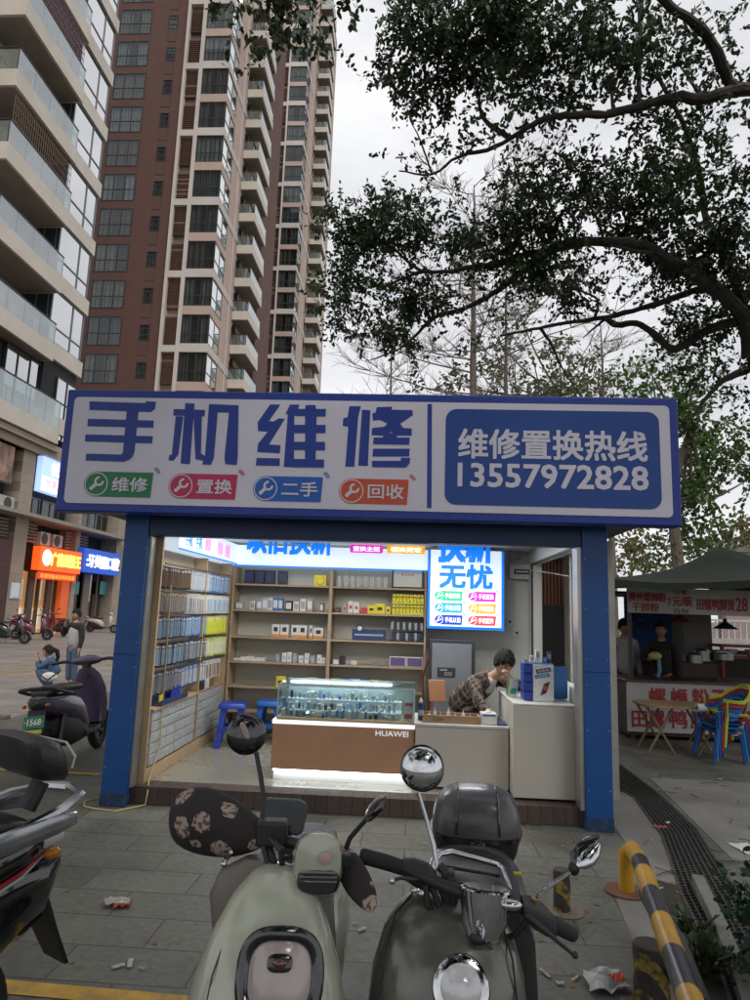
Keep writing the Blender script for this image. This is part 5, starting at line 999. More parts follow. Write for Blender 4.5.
def person(label, base, chains, hc, hR, hs, skin=skinm, clothes=(), hair='short', group=None, hair_extra=None):
    t = empty('person', base, label, 'person', group)
    V, F = skinmesh(chains); mb = MB(); mb.add(V, F); hv, hf = head(hc, hR, hs); mb.add(hv, hf)
    Rm = hR
    for sx in (-1, 1): mb.ell(Vector(hc)+Rm @ Vector((sx*.077*hs, .008*hs, -.01*hs)), (.010*hs, .018*hs, .030*hs), 10, 6, 0, Rm)
    b = mb.build('body', skin, t, smooth=True)
    fm = MB()
    for sx in (-1, 1):
        fm.ell(Vector(hc)+Rm @ Vector((sx*.029*hs, -.079*hs, .006*hs)), (.013*hs, .006*hs, .006*hs), 8, 6, 0, Rm); fm.obox(Vector(hc)+Rm @ Vector((sx*.030*hs, -.088*hs, .028*hs)), Rm @ Vector((.016*hs, sx*.004*hs, 0)), Rm @ Vector((0, .003*hs, 0)), Rm @ Vector((0, 0, .003*hs)), 0)
    fm.ell(Vector(hc)+Rm @ Vector((0, -.086*hs, -.058*hs)), (.020*hs, .006*hs, .006*hs), 8, 6, 1, Rm)
    fm.build('face_features', [eyem, lipm], t, smooth=True)
    hm = MB(); n, k = 26, 12; rr = random.Random(hash(label) % 1000 if False else len(label)); rings = []
    for i in range(k+1):
        a = math.pi*.60*i/k; ring = []
        for j in range(n):
            bb = 2*math.pi*j/n; lim = 1.0
            y = math.sin(bb); aa = a*((.60+.10*math.sin(j*2.3)) if y < -.55 else (.76+.07*math.sin(j*3.1) if y < -.2 else 1.0+.03*math.sin(j*2.1))) if hair != 'none' else a
            q = Vector((math.sin(aa)*math.cos(bb)*.089, math.sin(aa)*math.sin(bb)*.109+.004, math.cos(aa)*.131+.004)); q *= 1+rr.uniform(-.04, .09)
            ring.append(Vector(hc)+Rm @ (q*hs))
        rings.append(ring)
    hm.loft(rings, True)
    if hair_extra: hair_extra(hm)
    hm.build('hair', hairm, t, smooth=True)
    for nm, m, ch in clothes:
        if ch and isinstance(ch[0], list): V, F = skinmesh(ch); MB().add(V, F).build(nm, m, t, smooth=True)
    return t
def R_face(dirv, tilt=0., roll=0.):
    """rotation whose local -Y is dirv"""
    y = -Vector(dirv).normalized(); x = y.cross(UZ).normalized(); z = x.cross(y); M_ = Matrix((x, y, z)).transposed()
    return M_ @ Matrix.Rotation(roll, 3, 'Y') @ Matrix.Rotation(tilt, 3, 'X')
def fingers(w, d, up, side, s=1., curl=.5):
    """five short chains rooted in the palm: w wrist, d direction of the hand, up = back of the hand, side = towards the thumb"""
    w, d, up, side = Vector(w), Vector(d).normalized(), Vector(up).normalized(), Vector(side).normalized()
    palm = w+d*.055*s; ch = [[(w, .024*s), (palm, .030*s)]]
    for i, L in enumerate((.068, .076, .070, .054)):
        b = palm+side*(.024-.016*i)*s; a1 = b+d*(.03*s)+d*L*.45*s-up*curl*.012*s; a2 = a1+(d*(1-curl)-up*curl).normalized()*L*.55*s
        ch.append([(palm, .030*s), (b+d*.022*s, .0095*s), (a1, .0085*s), (a2, .007*s)])
    ch.append([(w, .024*s), (w+d*.025*s+side*.032*s, .011*s), (w+d*.055*s+side*.045*s-up*.01*s, .009*s)])
    return ch
def plaid():
    m = bpy.data.materials.new('plaid_flannel'); m.use_nodes = True; t = m.node_tree; b = t.nodes['Principled BSDF']; tcn = N(t, 'ShaderNodeTexCoord'); b.inputs['Roughness'].default_value = .9
    cur = None; base = (.045, .032, .028, 1)
    mp_ = N(t, 'ShaderNodeMapping'); mp_.inputs['Rotation'].default_value = (.35, .6, .3); t.links.new(tcn.outputs['Object'], mp_.inputs[0])
    for ax, col, sc_, fac in (('X', (.30, .22, .17, 1), 7.2, .45), ('Z', (.30, .22, .17, 1), 7.2, .45), ('X', (.012, .012, .014, 1), 2.6, .8), ('Z', (.012, .012, .014, 1), 2.6, .8), ('Y', (.25, .18, .14, 1), 5.2, .4)):
        w = N(t, 'ShaderNodeTexWave', wave_type='BANDS', bands_direction=ax, i_Scale=sc_, i_Distortion=.6); t.links.new(mp_.outputs[0], w.inputs[0])
        r = N(t, 'ShaderNodeValToRGB'); r.color_ramp.elements[0].position = .70; r.color_ramp.elements[1].position = .8; r.color_ramp.elements[1].color = (fac, fac, fac, 1); t.links.new(w.outputs[0], r.inputs[0])
        mm = N(t, 'ShaderNodeMix', data_type='RGBA'); t.links.new(r.outputs[0], mm.inputs[0])
        if cur is None: mm.inputs[6].default_value = base
        else: t.links.new(cur, mm.inputs[6])
        mm.inputs[7].default_value = col; cur = mm.outputs[2]
    t.links.new(cur, b.inputs['Base Color']); return m
cl_black = mat('black_cloth', (.02, .02, .022), .9, scale=20); cl_white = mat('white_cotton', (.55, .54, .52), .9, scale=20, var=.06); cl_jean = mat('denim', (.07, .11, .18), .9, scale=30, var=.25); cl_denim2 = mat('denim_jacket', (.05, .10, .19), .9, scale=30, var=.3); cl_grey = mat('grey_jersey', (.38, .38, .37), .9, scale=30, var=.08); shoe = mat('shoe_dark', (.03, .03, .032), .6)
# the repairman, seated and leaning over the bench
hip, ch_, nk = Vector((2.93, 1.42, .68)), Vector((3.14, 1.25, .93)), Vector((3.31, 1.17, 1.05)); hd = Vector((3.385, 1.09, 1.165))
sR, eR, wR = Vector((3.10, 1.06, .985)), Vector((3.13, .93, .80)), Vector((3.22, .80, .735)); sL, eL, wL = Vector((3.34, 1.36, 1.0)), Vector((3.56, 1.22, .945)), Vector((3.43, 1.02, 1.02))
kR, aR, tR = Vector((3.26, 1.12, .62)), Vector((3.28, 1.2, .22)), Vector((3.36, 1.12, .17)); kL, aL, tL = Vector((3.30, 1.45, .62)), Vector((3.3, 1.5, .22)), Vector((3.40, 1.46, .17))
body_ch = [[(hip, .10), (hip.lerp(ch_, .5), .105), (ch_, .12), (nk, .05), (hd-Vector((.03, -.03, .075)), .05)], [(ch_, .12), (sR, .052), (eR, .042), (wR, .026)], [(ch_, .12), (sL, .052), (eL, .042), (wL, .026)],
           [(hip, .10), (kR, .06), (aR, .04), (tR, .03)], [(hip, .10), (kL, .06), (aL, .04), (tL, .03)]] + fingers(wR, (.2, -.9, -.35), (0, -.3, 1), (1, .1, 0)) + fingers(wL, (-.35, -.5, .6), (.3, -.8, 0), (.5, .2, 0), curl=.7)
pl_ = plaid()
man = person('dark haired repairman in brown plaid shirt leaning over the white bench', (3.0, 1.3, FZ), body_ch, hd, R_face((.38, -.85, -.52), 0, .12), 1.04, clothes=[
    ('plaid_shirt', pl_, [[(hip+Vector((-.02, .02, .0)), .135), (hip.lerp(ch_, .5), .14), (ch_, .145), (nk-Vector((.04, -.02, .035)), .075)], [(ch_, .145), (sR, .075), (eR, .058), (wR.lerp(eR, .18), .040)], [(ch_, .145), (sL, .075), (eL, .058), (wL.lerp(eL, .15), .042)]]),
    ('undershirt', cl_white, [[(ch_+Vector((.05, -.06, -.06)), .09), (ch_+Vector((.09, -.05, .03)), .085), (nk+Vector((.0, -.005, -.01)), .066)]]),
    ('trousers', cl_black, [[(hip-Vector((0, 0, .03)), .128), (kR, .08), (aR, .06)], [(hip-Vector((0, 0, .03)), .128), (kL, .08), (aL, .06)]]),
    ('cuff', cl_white, [[(wR.lerp(eR, .25), .043), (wR.lerp(eR, .02), .036)]]),
    ('shoes', shoe, [[(aR-Vector((.02, 0, .02)), .045), (tR, .035)], [(aL-Vector((.02, 0, .02)), .045), (tL, .035)]])])
# boy standing on the plaza
def standing(label, b, yaw, h, shirt, sleeve, pants, armR=None, armL=None, skin=skinm, shoes=shoe, headtilt=0., **kw):
    b = Vector(b); c, s_ = math.cos(yaw), math.sin(yaw); Rt = lambda x, y, z: b+Vector((c*x-s_*y, s_*x+c*y, z))*h   # local: -y is the way the person faces
    hip = Rt(0, 0, .52); wa = Rt(0, .0, .60); ch_ = Rt(0, .005, .72); nk = Rt(0, .0, .83); hd = Rt(0, -.012, .925)
    H = h; ch = [[(hip, .070*H), (wa, .062*H), (ch_, .078*H), (nk, .034*H), (Rt(0, -.005, .87), .034*H)]]; arms = []
    for sx, spec in ((-1, armR), (1, armL)):
        sh = Rt(sx*.105, 0, .79); e, w, dr_ = (Rt(sx*.14, .01, .62), Rt(sx*.15, -.03, .47), (0, 0, -1)) if spec is None else (Rt(*spec[0]), Rt(*spec[1]), spec[2])
        ch.append([(ch_, .078*H), (sh, .034*H), (e, .026*H), (w, .018*H)]); ch += fingers(w, dr_, (sx, 0, .2), (0, -1, .2), .85*H/1.6); arms.append((sh, e, w))
    legs = []
    for sx in (-1, 1):
        k_, a_, t_ = Rt(sx*.055, -.005, .27), Rt(sx*.06, .01, .05), Rt(sx*.07, -.08, .02); ch.append([(hip, .070*H), (Rt(sx*.052, 0, .47), .055*H), (k_, .036*H), (a_, .024*H), (t_, .02*H)]); legs.append((Rt(sx*.052, 0, .47), k_, a_, t_))
    cl_ = [('shirt', shirt, [[(Rt(0, 0, .48), .098*H), (wa, .100*H), (ch_, .108*H), (Rt(0, 0, .80), .06*H)]]),
           ('sleeves', sleeve, [[(ch_, .08*H), (Rt(sx*.07, 0, .785), .050*H), (a[0], .046*H), (a[1], .036*H), (a[2].lerp(a[1], .1), .027*H)] for sx, a in zip((-1, 1), arms)]),
           ('trousers', pants, [[(Rt(sx*.042, 0, .52), .066*H), (l[0], .062*H), (l[1], .047*H), (l[2].lerp(l[1], .05), .040*H)] for sx, l in zip((-1, 1), legs)]),
           ('shoes', shoes, [[(l[2]-Vector((0, 0, .02*H)), .032*H), (l[3], .026*H)] for l in legs])]
    return person(label, b, ch, hd, R_face(Rt(0, -1, 0)-b-Vector((0, 0, 0)) if False else Vector((s_, -c, headtilt))), h/1.62, skin=skin, clothes=cl_, **kw)
bpos = Vector((-4.05, 7.39, 0))
standing('young person in grey top with black sleeves standing on the plaza, hand to mouth', bpos, rad(-28), 1.46, cl_grey, cl_black, cl_jean, armR=((-.17, -.06, .66), (-.05, -.13, .80), (.3, -.3, 1)))
# girl crouching beside
g0 = Vector((-4.02, 6.55, 0)); gy_ = rad(-72); c, s_ = math.cos(gy_), math.sin(gy_); G = lambda x, y, z: g0+Vector((c*x-s_*y, s_*x+c*y, z))*.98
ghip, gch, gnk, ghd = G(0, .12, .22), G(0, .0, .48), G(0, -.05, .62), G(0, -.08, .71)
gc_ = [[(ghip, .11), (ghip.lerp(gch, .5), .10), (gch, .105), (gnk, .04), (ghd-Vector((0, 0, .05)), .04)]]
arms = []; legs = []
for sx in (-1, 1):
    a = (G(sx*.13, -.02, .56), G(sx*.15, -.18, .42), G(sx*.05, -.24, .58)); arms.append(a); gc_.append([(gch, .105), (a[0], .042), (a[1], .034), (a[2], .022)]); gc_ += fingers(a[2], (-s_*-.3, 0, 1), (sx, 0, 0), (0, 1, 0), .75)
    l = (G(sx*.10, -.22, .40), G(sx*.10, .03, .08), G(sx*.12, -.12, .03)); legs.append(l); gc_.append([(ghip, .11), (l[0], .06), (l[1], .04), (l[2], .03)])
def pony(hm): hm.tube([ghd+Vector((.06, .05, .05)), ghd+Vector((.13, .08, .01)), ghd+Vector((.15, .10, -.10)), ghd+Vector((.13, .09, -.22))], [.035, .042, .035, .012], 10)
person('small girl in blue denim jacket crouching with a black ponytail, hands at her face', g0, gc_, ghd, R_face((math.sin(gy_), -math.cos(gy_), .05)), .88, hair_extra=pony, clothes=[
    ('denim_jacket', cl_denim2, [[(ghip+Vector((0, 0, .06)), .13), (ghip.lerp(gch, .5), .125), (gch, .13), (gnk-Vector((0, 0, .03)), .07)], [(gch, .13), (arms[0][0], .062), (arms[0][1], .05), (arms[0][2].lerp(arms[0][1], .15), .036)], [(gch, .13), (arms[1][0], .062), (arms[1][1], .05), (arms[1][2].lerp(arms[1][1], .15), .036)]]),
    ('trousers', cl_jean, [[(ghip, .13), (l[0], .085), (l[1], .06)] for l in legs]),
    ('shoes', cl_white, [[(l[1]-Vector((0, 0, .03)), .045), (l[2], .038)] for l in legs])])
bag = empty('shoulder_bag', (-3.9, 6.4, .25), 'white and black bag hanging at the crouching girl\'s hip', 'bag'); MB().ell((-3.93, 6.36, .27), (.15, .07, .085), 14, 8).build('bag_body', cl_white, bag, smooth=True); MB().tube([(-4.06, 6.31, .30), (-3.92, 6.28, .22), (-3.8, 6.32, .33)], .012, 6).build('strap', cl_black, bag)
# ================================================================ noodle stall
YS = 4.2
stl = empty('noodle_stall', (6.6, 5, 0), 'noodle street stall with red lettering, open counter and dark green awning', 'stall')
brd = mat('board_white', (.50, .485, .46), .55, scale=3, var=.06, dirt=.3, dirtcol=(.2, .18, .16)); redl = mat('red_letters', (.34, .02, .03), .5); dsteel = mat('dark_steel', (.05, .05, .05), .5, metal=.5)
zt0, zb0 = onY(690, 684, YS).z, onY(690, 734, YS).z; xl0 = onY(627, 700, YS).x
MB().box(xl0, 8.6, YS, YS+.03, zb0, zt0).build('front_board', brd, stl, bevel=.004)
MB().box(xl0+.02, 8.6, YS+.05, YS+.8, .05, zt0-.02).build('counter_body', mat('counter_dark', (.07, .06, .05), .6, dirt=.4), stl); MB().box(xl0-.02, 8.62, YS-.03, YS+.9, zt0+.002, zt0+.035).build('counter_top', mat('dark_counter_top', (.06, .035, .03), .3), stl, bevel=.005)
zt1, zb1 = onY(690, 589, YS-.05).z, onY(690, 614.5, YS-.05).z; xl1 = onY(627.5, 600, YS-.05).x
MB().box(xl1, 8.7, YS-.07, YS-.04, zb1, zt1).build('upper_board', brd, stl, bevel=.004)
def rtext(body, x0, x1, y0, y1, Y, off=.02, m=redl): return stext(body, x0, x1, y0, y1, m, off, stl, Y-.003, 'lettering', .004)
Yu = YS-.071
rtext('柳州螺蛳粉', 628.5, 666, 592.5, 601.5, Yu); rtext('干捞粉', 632, 659, 603, 611.5, Yu); rtext('7', 667.5, 671, 598.5, 606, Yu); rtext('元/碗', 673, 692, 596.5, 606.5, Yu); rtext('套餐', 674, 687, 590.2, 594.5, Yu, .0); rtext('自取', 674, 689, 608.5, 613.5, Yu, .0, dsteel)
rtext('田螺鸭脚煲', 697, 734.5, 599, 610.5, Yu); rtext('28', 736, 747.5, 598, 611.5, Yu)
for i, (tx, a, b_, c_, d_) in enumerate((('螺', 649, 666, 688, 705), ('蛳', 671, 687, 688.5, 705.5), ('粉', 692.5, 709, 689, 706.5), ('7', 713, 724, 690, 706.5), ('田', 632, 647, 711, 727), ('螺', 650, 664.5, 710, 728), ('鸭', 669, 687, 710.5, 728), ('脚', 691, 709, 711, 728.5), ('煲', 713, 731, 711.5, 729), ('28', 735, 753, 711, 732))): rtext(tx, a, b_, c_, d_, YS-.001, .02)
for x in (xl0+.06, 8.4): MB().box(x, x+.05, YS+.04, YS+.09, 0, 2.2).build('post', dsteel, stl); MB().box(x, x+.05, 6.0, 6.05, 0, 2.2).build('post', dsteel, stl)
MB().box(xl0-.3, 8.8, YS-.02, YS+.04, zt1+.01, zt1+.1).build('roof_beam', dsteel, stl)
tarp = mat('green_tarpaulin', (.020, .028, .018), .95, scale=2, var=.2, bump=.3, bscale=9, dirt=.3)
# awning: ridge point with sagging slopes
pk = onY(719, 546, 4.4); cor = [(4.72, 2.95, 2.14), (9.6, 2.95, 2.10), (9.6, 6.6, 2.15), (4.72, 6.6, 2.2)]
av = [pk, Vector((pk.x+.5, 4.9, pk.z-.05))]; mb = MB(); n = 12
def slope(a, b, p, q):
    """surface between eave a-b and ridge p-q, sagging"""
    a, b, p, q = map(Vector, (a, b, p, q)); g = []
    for i in range(n+1):
        f = i/n
        for j in range(n+1):
            h = j/n; e = a.lerp(b, h); r_ = p.lerp(q, h); v = e.lerp(r_, f); v.z -= .16*math.sin(math.pi*f)*1.0+.05*math.sin(math.pi*h*3)*(1-f); g.append(v)
    mb.add(g, [(i*(n+1)+j, i*(n+1)+j+1, (i+1)*(n+1)+j+1, (i+1)*(n+1)+j) for i in range(n) for j in range(n)])
slope(cor[0], cor[1], pk, pk); slope(cor[3], cor[0], av[1], pk); slope(cor[1], cor[2], pk, av[1]); slope(cor[2], cor[3], av[1], av[1])
mb.build('awning', tarp, stl, smooth=True, solid=.006)
vb = MB(); q = []
for i in range(25): h = i/24; e = Vector(cor[0]).lerp(Vector(cor[1]), h); e.z += -.05*math.sin(math.pi*h*3); q += [e+Vector((0, -.004, 0)), e+Vector((0, -.01, -.09-.02*math.sin(i*1.7)))]
vb.add(q, [(2*i, 2*i+2, 2*i+3, 2*i+1) for i in range(24)]); vb.build('valance', tarp, stl, smooth=True)
MB().box(4.9, 9.2, YS+.1, 6.4, 2.0, 2.02).build('inner_cover', mat('dark_cover', (.03, .03, .03), .9), stl)
shut = MB(); a, b_ = onY(630, 612, 6.6), onY(668, 612, 6.6); zlo = onY(650, 660, 6.6).z
for i in range(13): z = zlo+(a.z+.25-zlo)*i/13; shut.obox(((a.x+b_.x)/2, 6.6, z+.05), ((b_.x-a.x)/2+.1, 0, 0), (0, .012, .0), (0, .012, .045))
shut.build('blue_shutter', mat('shutter_blue', (.01, .07, .25), .5), stl)
MB().box(a.x-.3, 9.3, 6.62, 6.66, 0, 1.15).build('rear_panel', mat('dark_rear', (.035, .028, .025), .8), stl)
cab = MB(); a, b_ = onY(683, 616, 5.8), onY(711, 616, 5.8); cab.box(a.x, b_.x, 5.8, 6.3, .9, 1.98); cab.build('grey_cabinet', mat('cabinet_grey', (.13, .12, .10), .5, dirt=.4), stl)
MB().box(onY(673, 665, 5).x, onY(716, 665, 5).x, 4.95, 5.4, .6, onY(690, 663, 5).z).build('wooden_locker', mat('locker_brown', (.06, .03, .022), .6), stl)
tops = mat('pot_steel', (.25, .26, .26), .3, metal=.8)
for i, (px, py, rr_, h) in enumerate(((693, 658, .14, .13), (702, 656, .12, .16), (722, 655, .16, .1))):
    p = onY(px, py, 5.1); o_ = empty('cooking_pot', (p.x, p.y, p.z-.08), ['left', 'middle', 'right'][i]+' steel cooking pot on the stall locker', 'pot'); MB().lathe((p.x, p.y, p.z-.08), UZ, [(0, rr_*.9), (.01, rr_), (h, rr_), (h, rr_*.93), (.02, rr_*.9)], 20).build('pot', tops, o_, smooth=True); MB().lathe((p.x, p.y, p.z-.08+h), UZ, [(0, rr_*.98), (.02, rr_*.7), (.035, .02)], 20).build('lid', tops, o_, smooth=True)
lr = mat('shade_red', (.16, .02, .02), .5); ld = mat('shade_dark', (.03, .025, .025), .5)
for i, (px, py, m_, d_) in enumerate(((679, 615, lr, 'dark red'), (725, 622, ld, 'black'), (641, 621, ld, 'small black'))):
    p = onY(px, py, YS+.35); o_ = empty('hanging_lamp', (p.x, p.y, 1.98), d_+' conical lamp shade hanging under the stall awning', 'lamp'); MB().lathe((p.x, p.y, p.z), UZ, [(-.10, .16), (-.095, .165), (.0, .03), (.05, .025)], 20, cap=False).build('lamp_shade', m_, o_, smooth=True, solid=.004); MB().tube([(p.x, p.y, p.z+.05), (p.x, p.y, 2.0)], .006, 5).build('cord', ld, o_); MB().ell((p.x, p.y, p.z-.05), (.03, .03, .04), 10, 8).build('bulb', mat('bulb_off', (.5, .48, .42), .2), o_, smooth=True)
rd = mat('red_frame_paint', (.23, .03, .035), .5)
rs_ = empty('red_rack', (8.2, 5.4, 0), 'red metal rack with shelves standing at the right end of the stall', 'rack'); a, b_ = onY(715, 645, 5.6), onY(748, 645, 5.6)
for z in (onY(720, 644, 5.6).z, onY(720, 655, 5.6).z, .55): MB().box(a.x, b_.x+.3, 5.4, 5.9, z-.04, z).build('shelf', rd, rs_)
for x in (a.x, b_.x-.05, b_.x+.27): MB().box(x, x+.05, 5.39, 5.44, 0, a.z+.02).build('leg', rd, rs_)
for i in range(3): p = Vector((a.x+.25+.3*i, 5.6, onY(720, 655, 5.6).z)); o_ = empty('bowl_stack', p, ['left', 'middle', 'right'][i]+' stack of pale bowls on the red rack', 'bowls'); MB().lathe(p, UZ, [(.001, .04), (.05, .08), (.055, .085), (.10, .088)], 16).build('bowls', cl_white, o_, smooth=True)
# stall people
standing('stall cook in dark clothes and apron standing behind the counter', (onY(662, 650, 5.0).x, 5.0, 0), rad(-35), 1.60, cl_black, cl_black, cl_black, armR=((-.16, -.08, .64), (-.06, -.18, .66), (0, -1, 0)), skin=skind)
yb = onY(655, 656, 4.75); o_ = empty('plastic_bag', yb, 'pale yellow plastic bag held over the stall counter by the cook', 'bag'); MB().ell(yb, (.10, .06, .06), 14, 8).build('bag_body', mat('yellow_bag', (.5, .45, .15), .5, scale=20), o_, smooth=True); MB().tube([yb+Vector((.05, 0, -.03)), yb+Vector((.06, 0, -.2)), yb+Vector((.03, 0, -.33))], [.025, .03, .02], 8).build('towel', mat('pale_blue_cloth', (.2, .35, .45), .8), o_)
standing('person in pale shirt at the far left end of the stall beside the kiosk pillar', (onY(624, 650, 5.3).x, 5.3, 0), rad(10), 1.62, cl_grey, cl_grey, cl_black, skin=skind)
# table and stacked chairs in front
tw_ = mat('table_wood', (.30, .19, .10), .4, scale=5, var=.25)
tbx = [onY(632, 703.5, 3.6).x, onY(727, 714, 3.25).x]
tbz = .56; tt = empty('folding_table', ((tbx[0]+tbx[1])/2, 3.35, 0), 'low light wooden folding table in front of the stall board', 'table')
MB().prism([(p[0]+(tbx[0]+tbx[1])/2, p[1]+3.42) for p in rrect(tbx[1]-tbx[0], .62, .16)], (0, 0, tbz), (1, 0, 0), (0, 1, 0), (0, 0, .028)).build('tabletop', tw_, tt, bevel=.004)
for x in (tbx[0]+.22, tbx[1]-.22):
    for sx in (-1, 1): MB().tube([(x-sx*.16, 3.42-.2, 0.002), (x+sx*.16, 3.42-.2, tbz)], .016, 6).build('leg', mat('leg_wood', (.22, .15, .09), .5), tt); MB().tube([(x-sx*.16, 3.62, 0.002), (x+sx*.16, 3.62, tbz)], .016, 6).build('leg', _M['leg_wood'], tt)
pl = onZ(701, 708, tbz+.03); o_ = empty('paper_roll', pl, 'white toilet roll lying on the wooden table', 'paper roll'); MB().lathe(pl, (1, .2, 0), [(-.06, .05), (-.06, .052), (.05, .052), (.05, .02)], 18).build('roll', cl_white, o_, smooth=True); MB().lathe(pl+Vector((-.061, -.012, 0)), (1, .2, 0), [(0, .019), (.003, .019)], 12).build('core', ld, o_)
def chair(loc, rz, label, m, legm):
    o = empty('plastic_chair', (0, 0, 0), label, 'chair', 'stacked plastic armchairs'); 
    MB().loft([sring((0, 0, .40), (1, 0, 0), (0, 1, 0), .19, .19, 24, 3.5), sring((0, 0, .425), (1, 0, 0), (0, 1, 0), .21, .21, 24, 3.5), sring((0, 0, .43), (1, 0, 0), (0, 1, 0), .20, .20, 24, 3.5)]).build('seat', m, o, smooth=True, world=False)
    arc = [(math.sin(a)*.25, -math.cos(a)*.24+.02, .62+.16*max(0, -math.cos(a))**1.2 if False else .60+.20*max(0, math.cos(a-math.pi))**1.3) for a in [rad(-150+i*12.5)+math.pi for i in range(25)]]
    mb = MB(); rings = []
    for i, p in enumerate(arc): 
        p = Vector(p); d = (Vector(arc[min(i+1, 24)])-Vector(arc[max(i-1, 0)])).normalized(); n_ = d.cross(UZ).normalized(); rings.append([p+UZ*.022+n_*.018, p+UZ*.022-n_*.022, p-UZ*.022-n_*.018, p-UZ*.022+n_*.014])
    mb.loft(rings); mb.build('arm_hoop', m, o, bevel=.004, world=False)
    s_ = MB()
    for i in range(-2, 3): a = math.pi+i*.24; b = Vector((math.sin(a)*-.245, -math.cos(a)*.235+.02, .76)); bt = Vector((math.sin(a)*-.19, -math.cos(a)*.19, .43)); s_.obox((b+bt)/2, Vector((.022, 0, 0)), Vector((0, .005, 0)), (b-bt)/2)
    s_.build('backrest', m, o, world=False)
    for a, b in ((-1, -1), (-1, 1), (1, -1), (1, 1)): MB().tube([(a*.24, b*.23, .003), (a*.195, b*.18, .41)], [.016, .024], 6).build('leg', legm, o, world=False); 
    for a in (-1, 1): MB().tube([(a*.215, -.19, .41), (a*.25, -.22, .60)], .014, 6).build('arm_post', m, o, world=False)
    o.location = loc; o.rotation_euler = (rad(-2), rad(3), rz); o.scale = (.86, .86, .86); return o
cp = {n: mat('chair_'+n, c, .4, scale=4, var=.08) for n, c in (('yellow', (.42, .47, .02)), ('red', (.30, .03, .03)), ('blue', (.02, .08, .33)), ('green', (.05, .30, .12)), ('sky', (.02, .20, .45)))}
cb_ = onZ(724, 766); names = [('blue', 'bottom blue'), ('sky', 'second, sky blue'), ('blue', 'third, dark blue'), ('red', 'fourth, red'), ('yellow', 'top yellow green')]
for i, (c_, nm) in enumerate(names): chair((cb_.x+.06+.03*i, cb_.y+.28-.006*i, .001+.05*i), rad(-78), nm+' plastic chair of the stack before the stall', cp[c_], cp[c_])
# beyond the stall
pw = empty('pink_wall', (10.6, 12, 0), 'pinkish rendered wall rising above the awning at the right edge', 'wall'); MB().box(10.3, 16, 12, 12.3, 0, onY(735, 552, 12).z).build('wall_panel', mat('pink_wall_render', (.38, .27, .25), .85, scale=.8, dirt=.3), pw); MB().box(10.2, 16.1, 11.95, 12.35, onY(735, 552, 12).z+.002, onY(735, 552, 12).z+.12).build('coping', con, pw)
fn = empty('white_railing', (11, 10, 0), 'white vertical railing seen through the right end of the stall', 'railing'); z1_, z0_ = onY(735, 622, 10).z, onY(735, 640, 10).z; mb = MB(); wp = mat('railing_white', (.5, .5, .5), .5)
for i in range(40): mb.box(8.2+i*.13, 8.23+i*.13, 10, 10.03, z0_-.5, z1_)
mb.build('balusters', wp, fn); MB().box(8.1, 13.5, 9.99, 10.04, z1_+.002, z1_+.05).build('top_rail', wp, fn); MB().box(8.0, 14, 9.9, 10.2, 0, z0_+.02).build('low_wall', mat('pale_kerb', (.4, .39, .37), .8), fn)
# brown slatted shed seen through the kiosk's side opening
sh = empty('slatted_shed', (4.5, 4.4, 0), 'brown corrugated shed wall with a dark interior panel seen through the kiosk side opening', 'shed'); mb = MB(); rb = mat('rust_brown_sheet', (.16, .065, .035), .7, scale=3, var=.3)
x = 3.6
while x < 5.15: mb.box(x, x+.035, 4.38, 4.42+.01, .4, 2.45); x += .05
mb.build('slats', rb, sh); MB().box(3.6, 5.15, 4.43, 4.46, 0, 2.45).build('back_sheet', mat('shed_back', (.08, .035, .022), .8), sh); MB().box(4.02, 4.72, 4.30, 4.33, 0, 1.78).build('dark_interior_panel', mat('dark_interior', (.012, .012, .012), .6, bump=.5), sh); MB().box(3.5, 5.2, 4.2, 5.6, 2.46, 2.52).build('shed_roof', dsteel, sh)  # black panel stands in for the dark interior beyond
wr = MB().tube([onX(531, 570, 3.86), (4.0, 1.9, 2.1), (4.1, 1.2, 2.02), (4.15, .8, 2.0)], .005, 5).build('wire', cl_white); tag(wr, 'thin white wire sagging across the kiosk side opening', 'wire')
# ================================================================ barrier, bollards, litter
yp = mat('barrier_yellow', (.50, .27, .02), .35, scale=12, var=.12, dirt=.35, dirtcol=(.2, .12, .04)); bp_ = mat('barrier_black', (.02, .02, .025), .3, scale=12, var=.3)
br_ = empty('parking_barrier', (3.92, -1.15, 0), 'low yellow and black striped tube barrier running towards the camera beside the drain', 'barrier')
A = W(632, 849, 4.05); r_ = .045
pipe = [Vector((A.x-.02, A.y+.06, .0)), Vector((A.x-.02, A.y+.06, .22)), A, onZ(640, 862, .34), onZ(652, 895, .35), onZ(672, 950, .35), onZ(690, 1000, .35), onZ(712, 1060, .35), onZ(730, 1120, .35)]
pipe[0].z = .012
MB().tube(pipe[:3]+[pipe[3]], r_, 16).build('bend', yp, br_, smooth=True)
P3 = pipe[3:]; segs = [P3[0]]; L_ = [0]
def along(t):
    acc = 0
    for a, b in zip(P3, P3[1:]):
        l = (b-a).length
        if acc+l >= t: return a.lerp(b, (t-acc)/l)
        acc += l
    return P3[-1]
tot = sum((b-a).length for a, b in zip(P3, P3[1:])); t_ = 0; i = 0
while t_ < tot-.01: e_ = min(tot, t_+(.17 if i == 0 else .30)); MB().tube([along(t_), along((t_+e_)/2), along(e_)], r_+.0005*(i % 2), 16).build('black_band' if i % 2 == 0 else 'yellow_band', bp_ if i % 2 == 0 else yp, br_, smooth=True); t_ = e_; i += 1
E_ = P3[-1]; MB().tube([E_+Vector((0, 0, .0)), Vector((E_.x, E_.y-.08, .25)), Vector((E_.x, E_.y-.09, .012))], r_, 14).build('bend', yp, br_, smooth=True)
MB().lathe((pipe[0].x, pipe[0].y, 0.001), UZ, [(0, .13), (.012, .13)], 20).build('base_plate', mat('rusty_plate', (.14, .06, .035), .7, dirt=.5), br_)
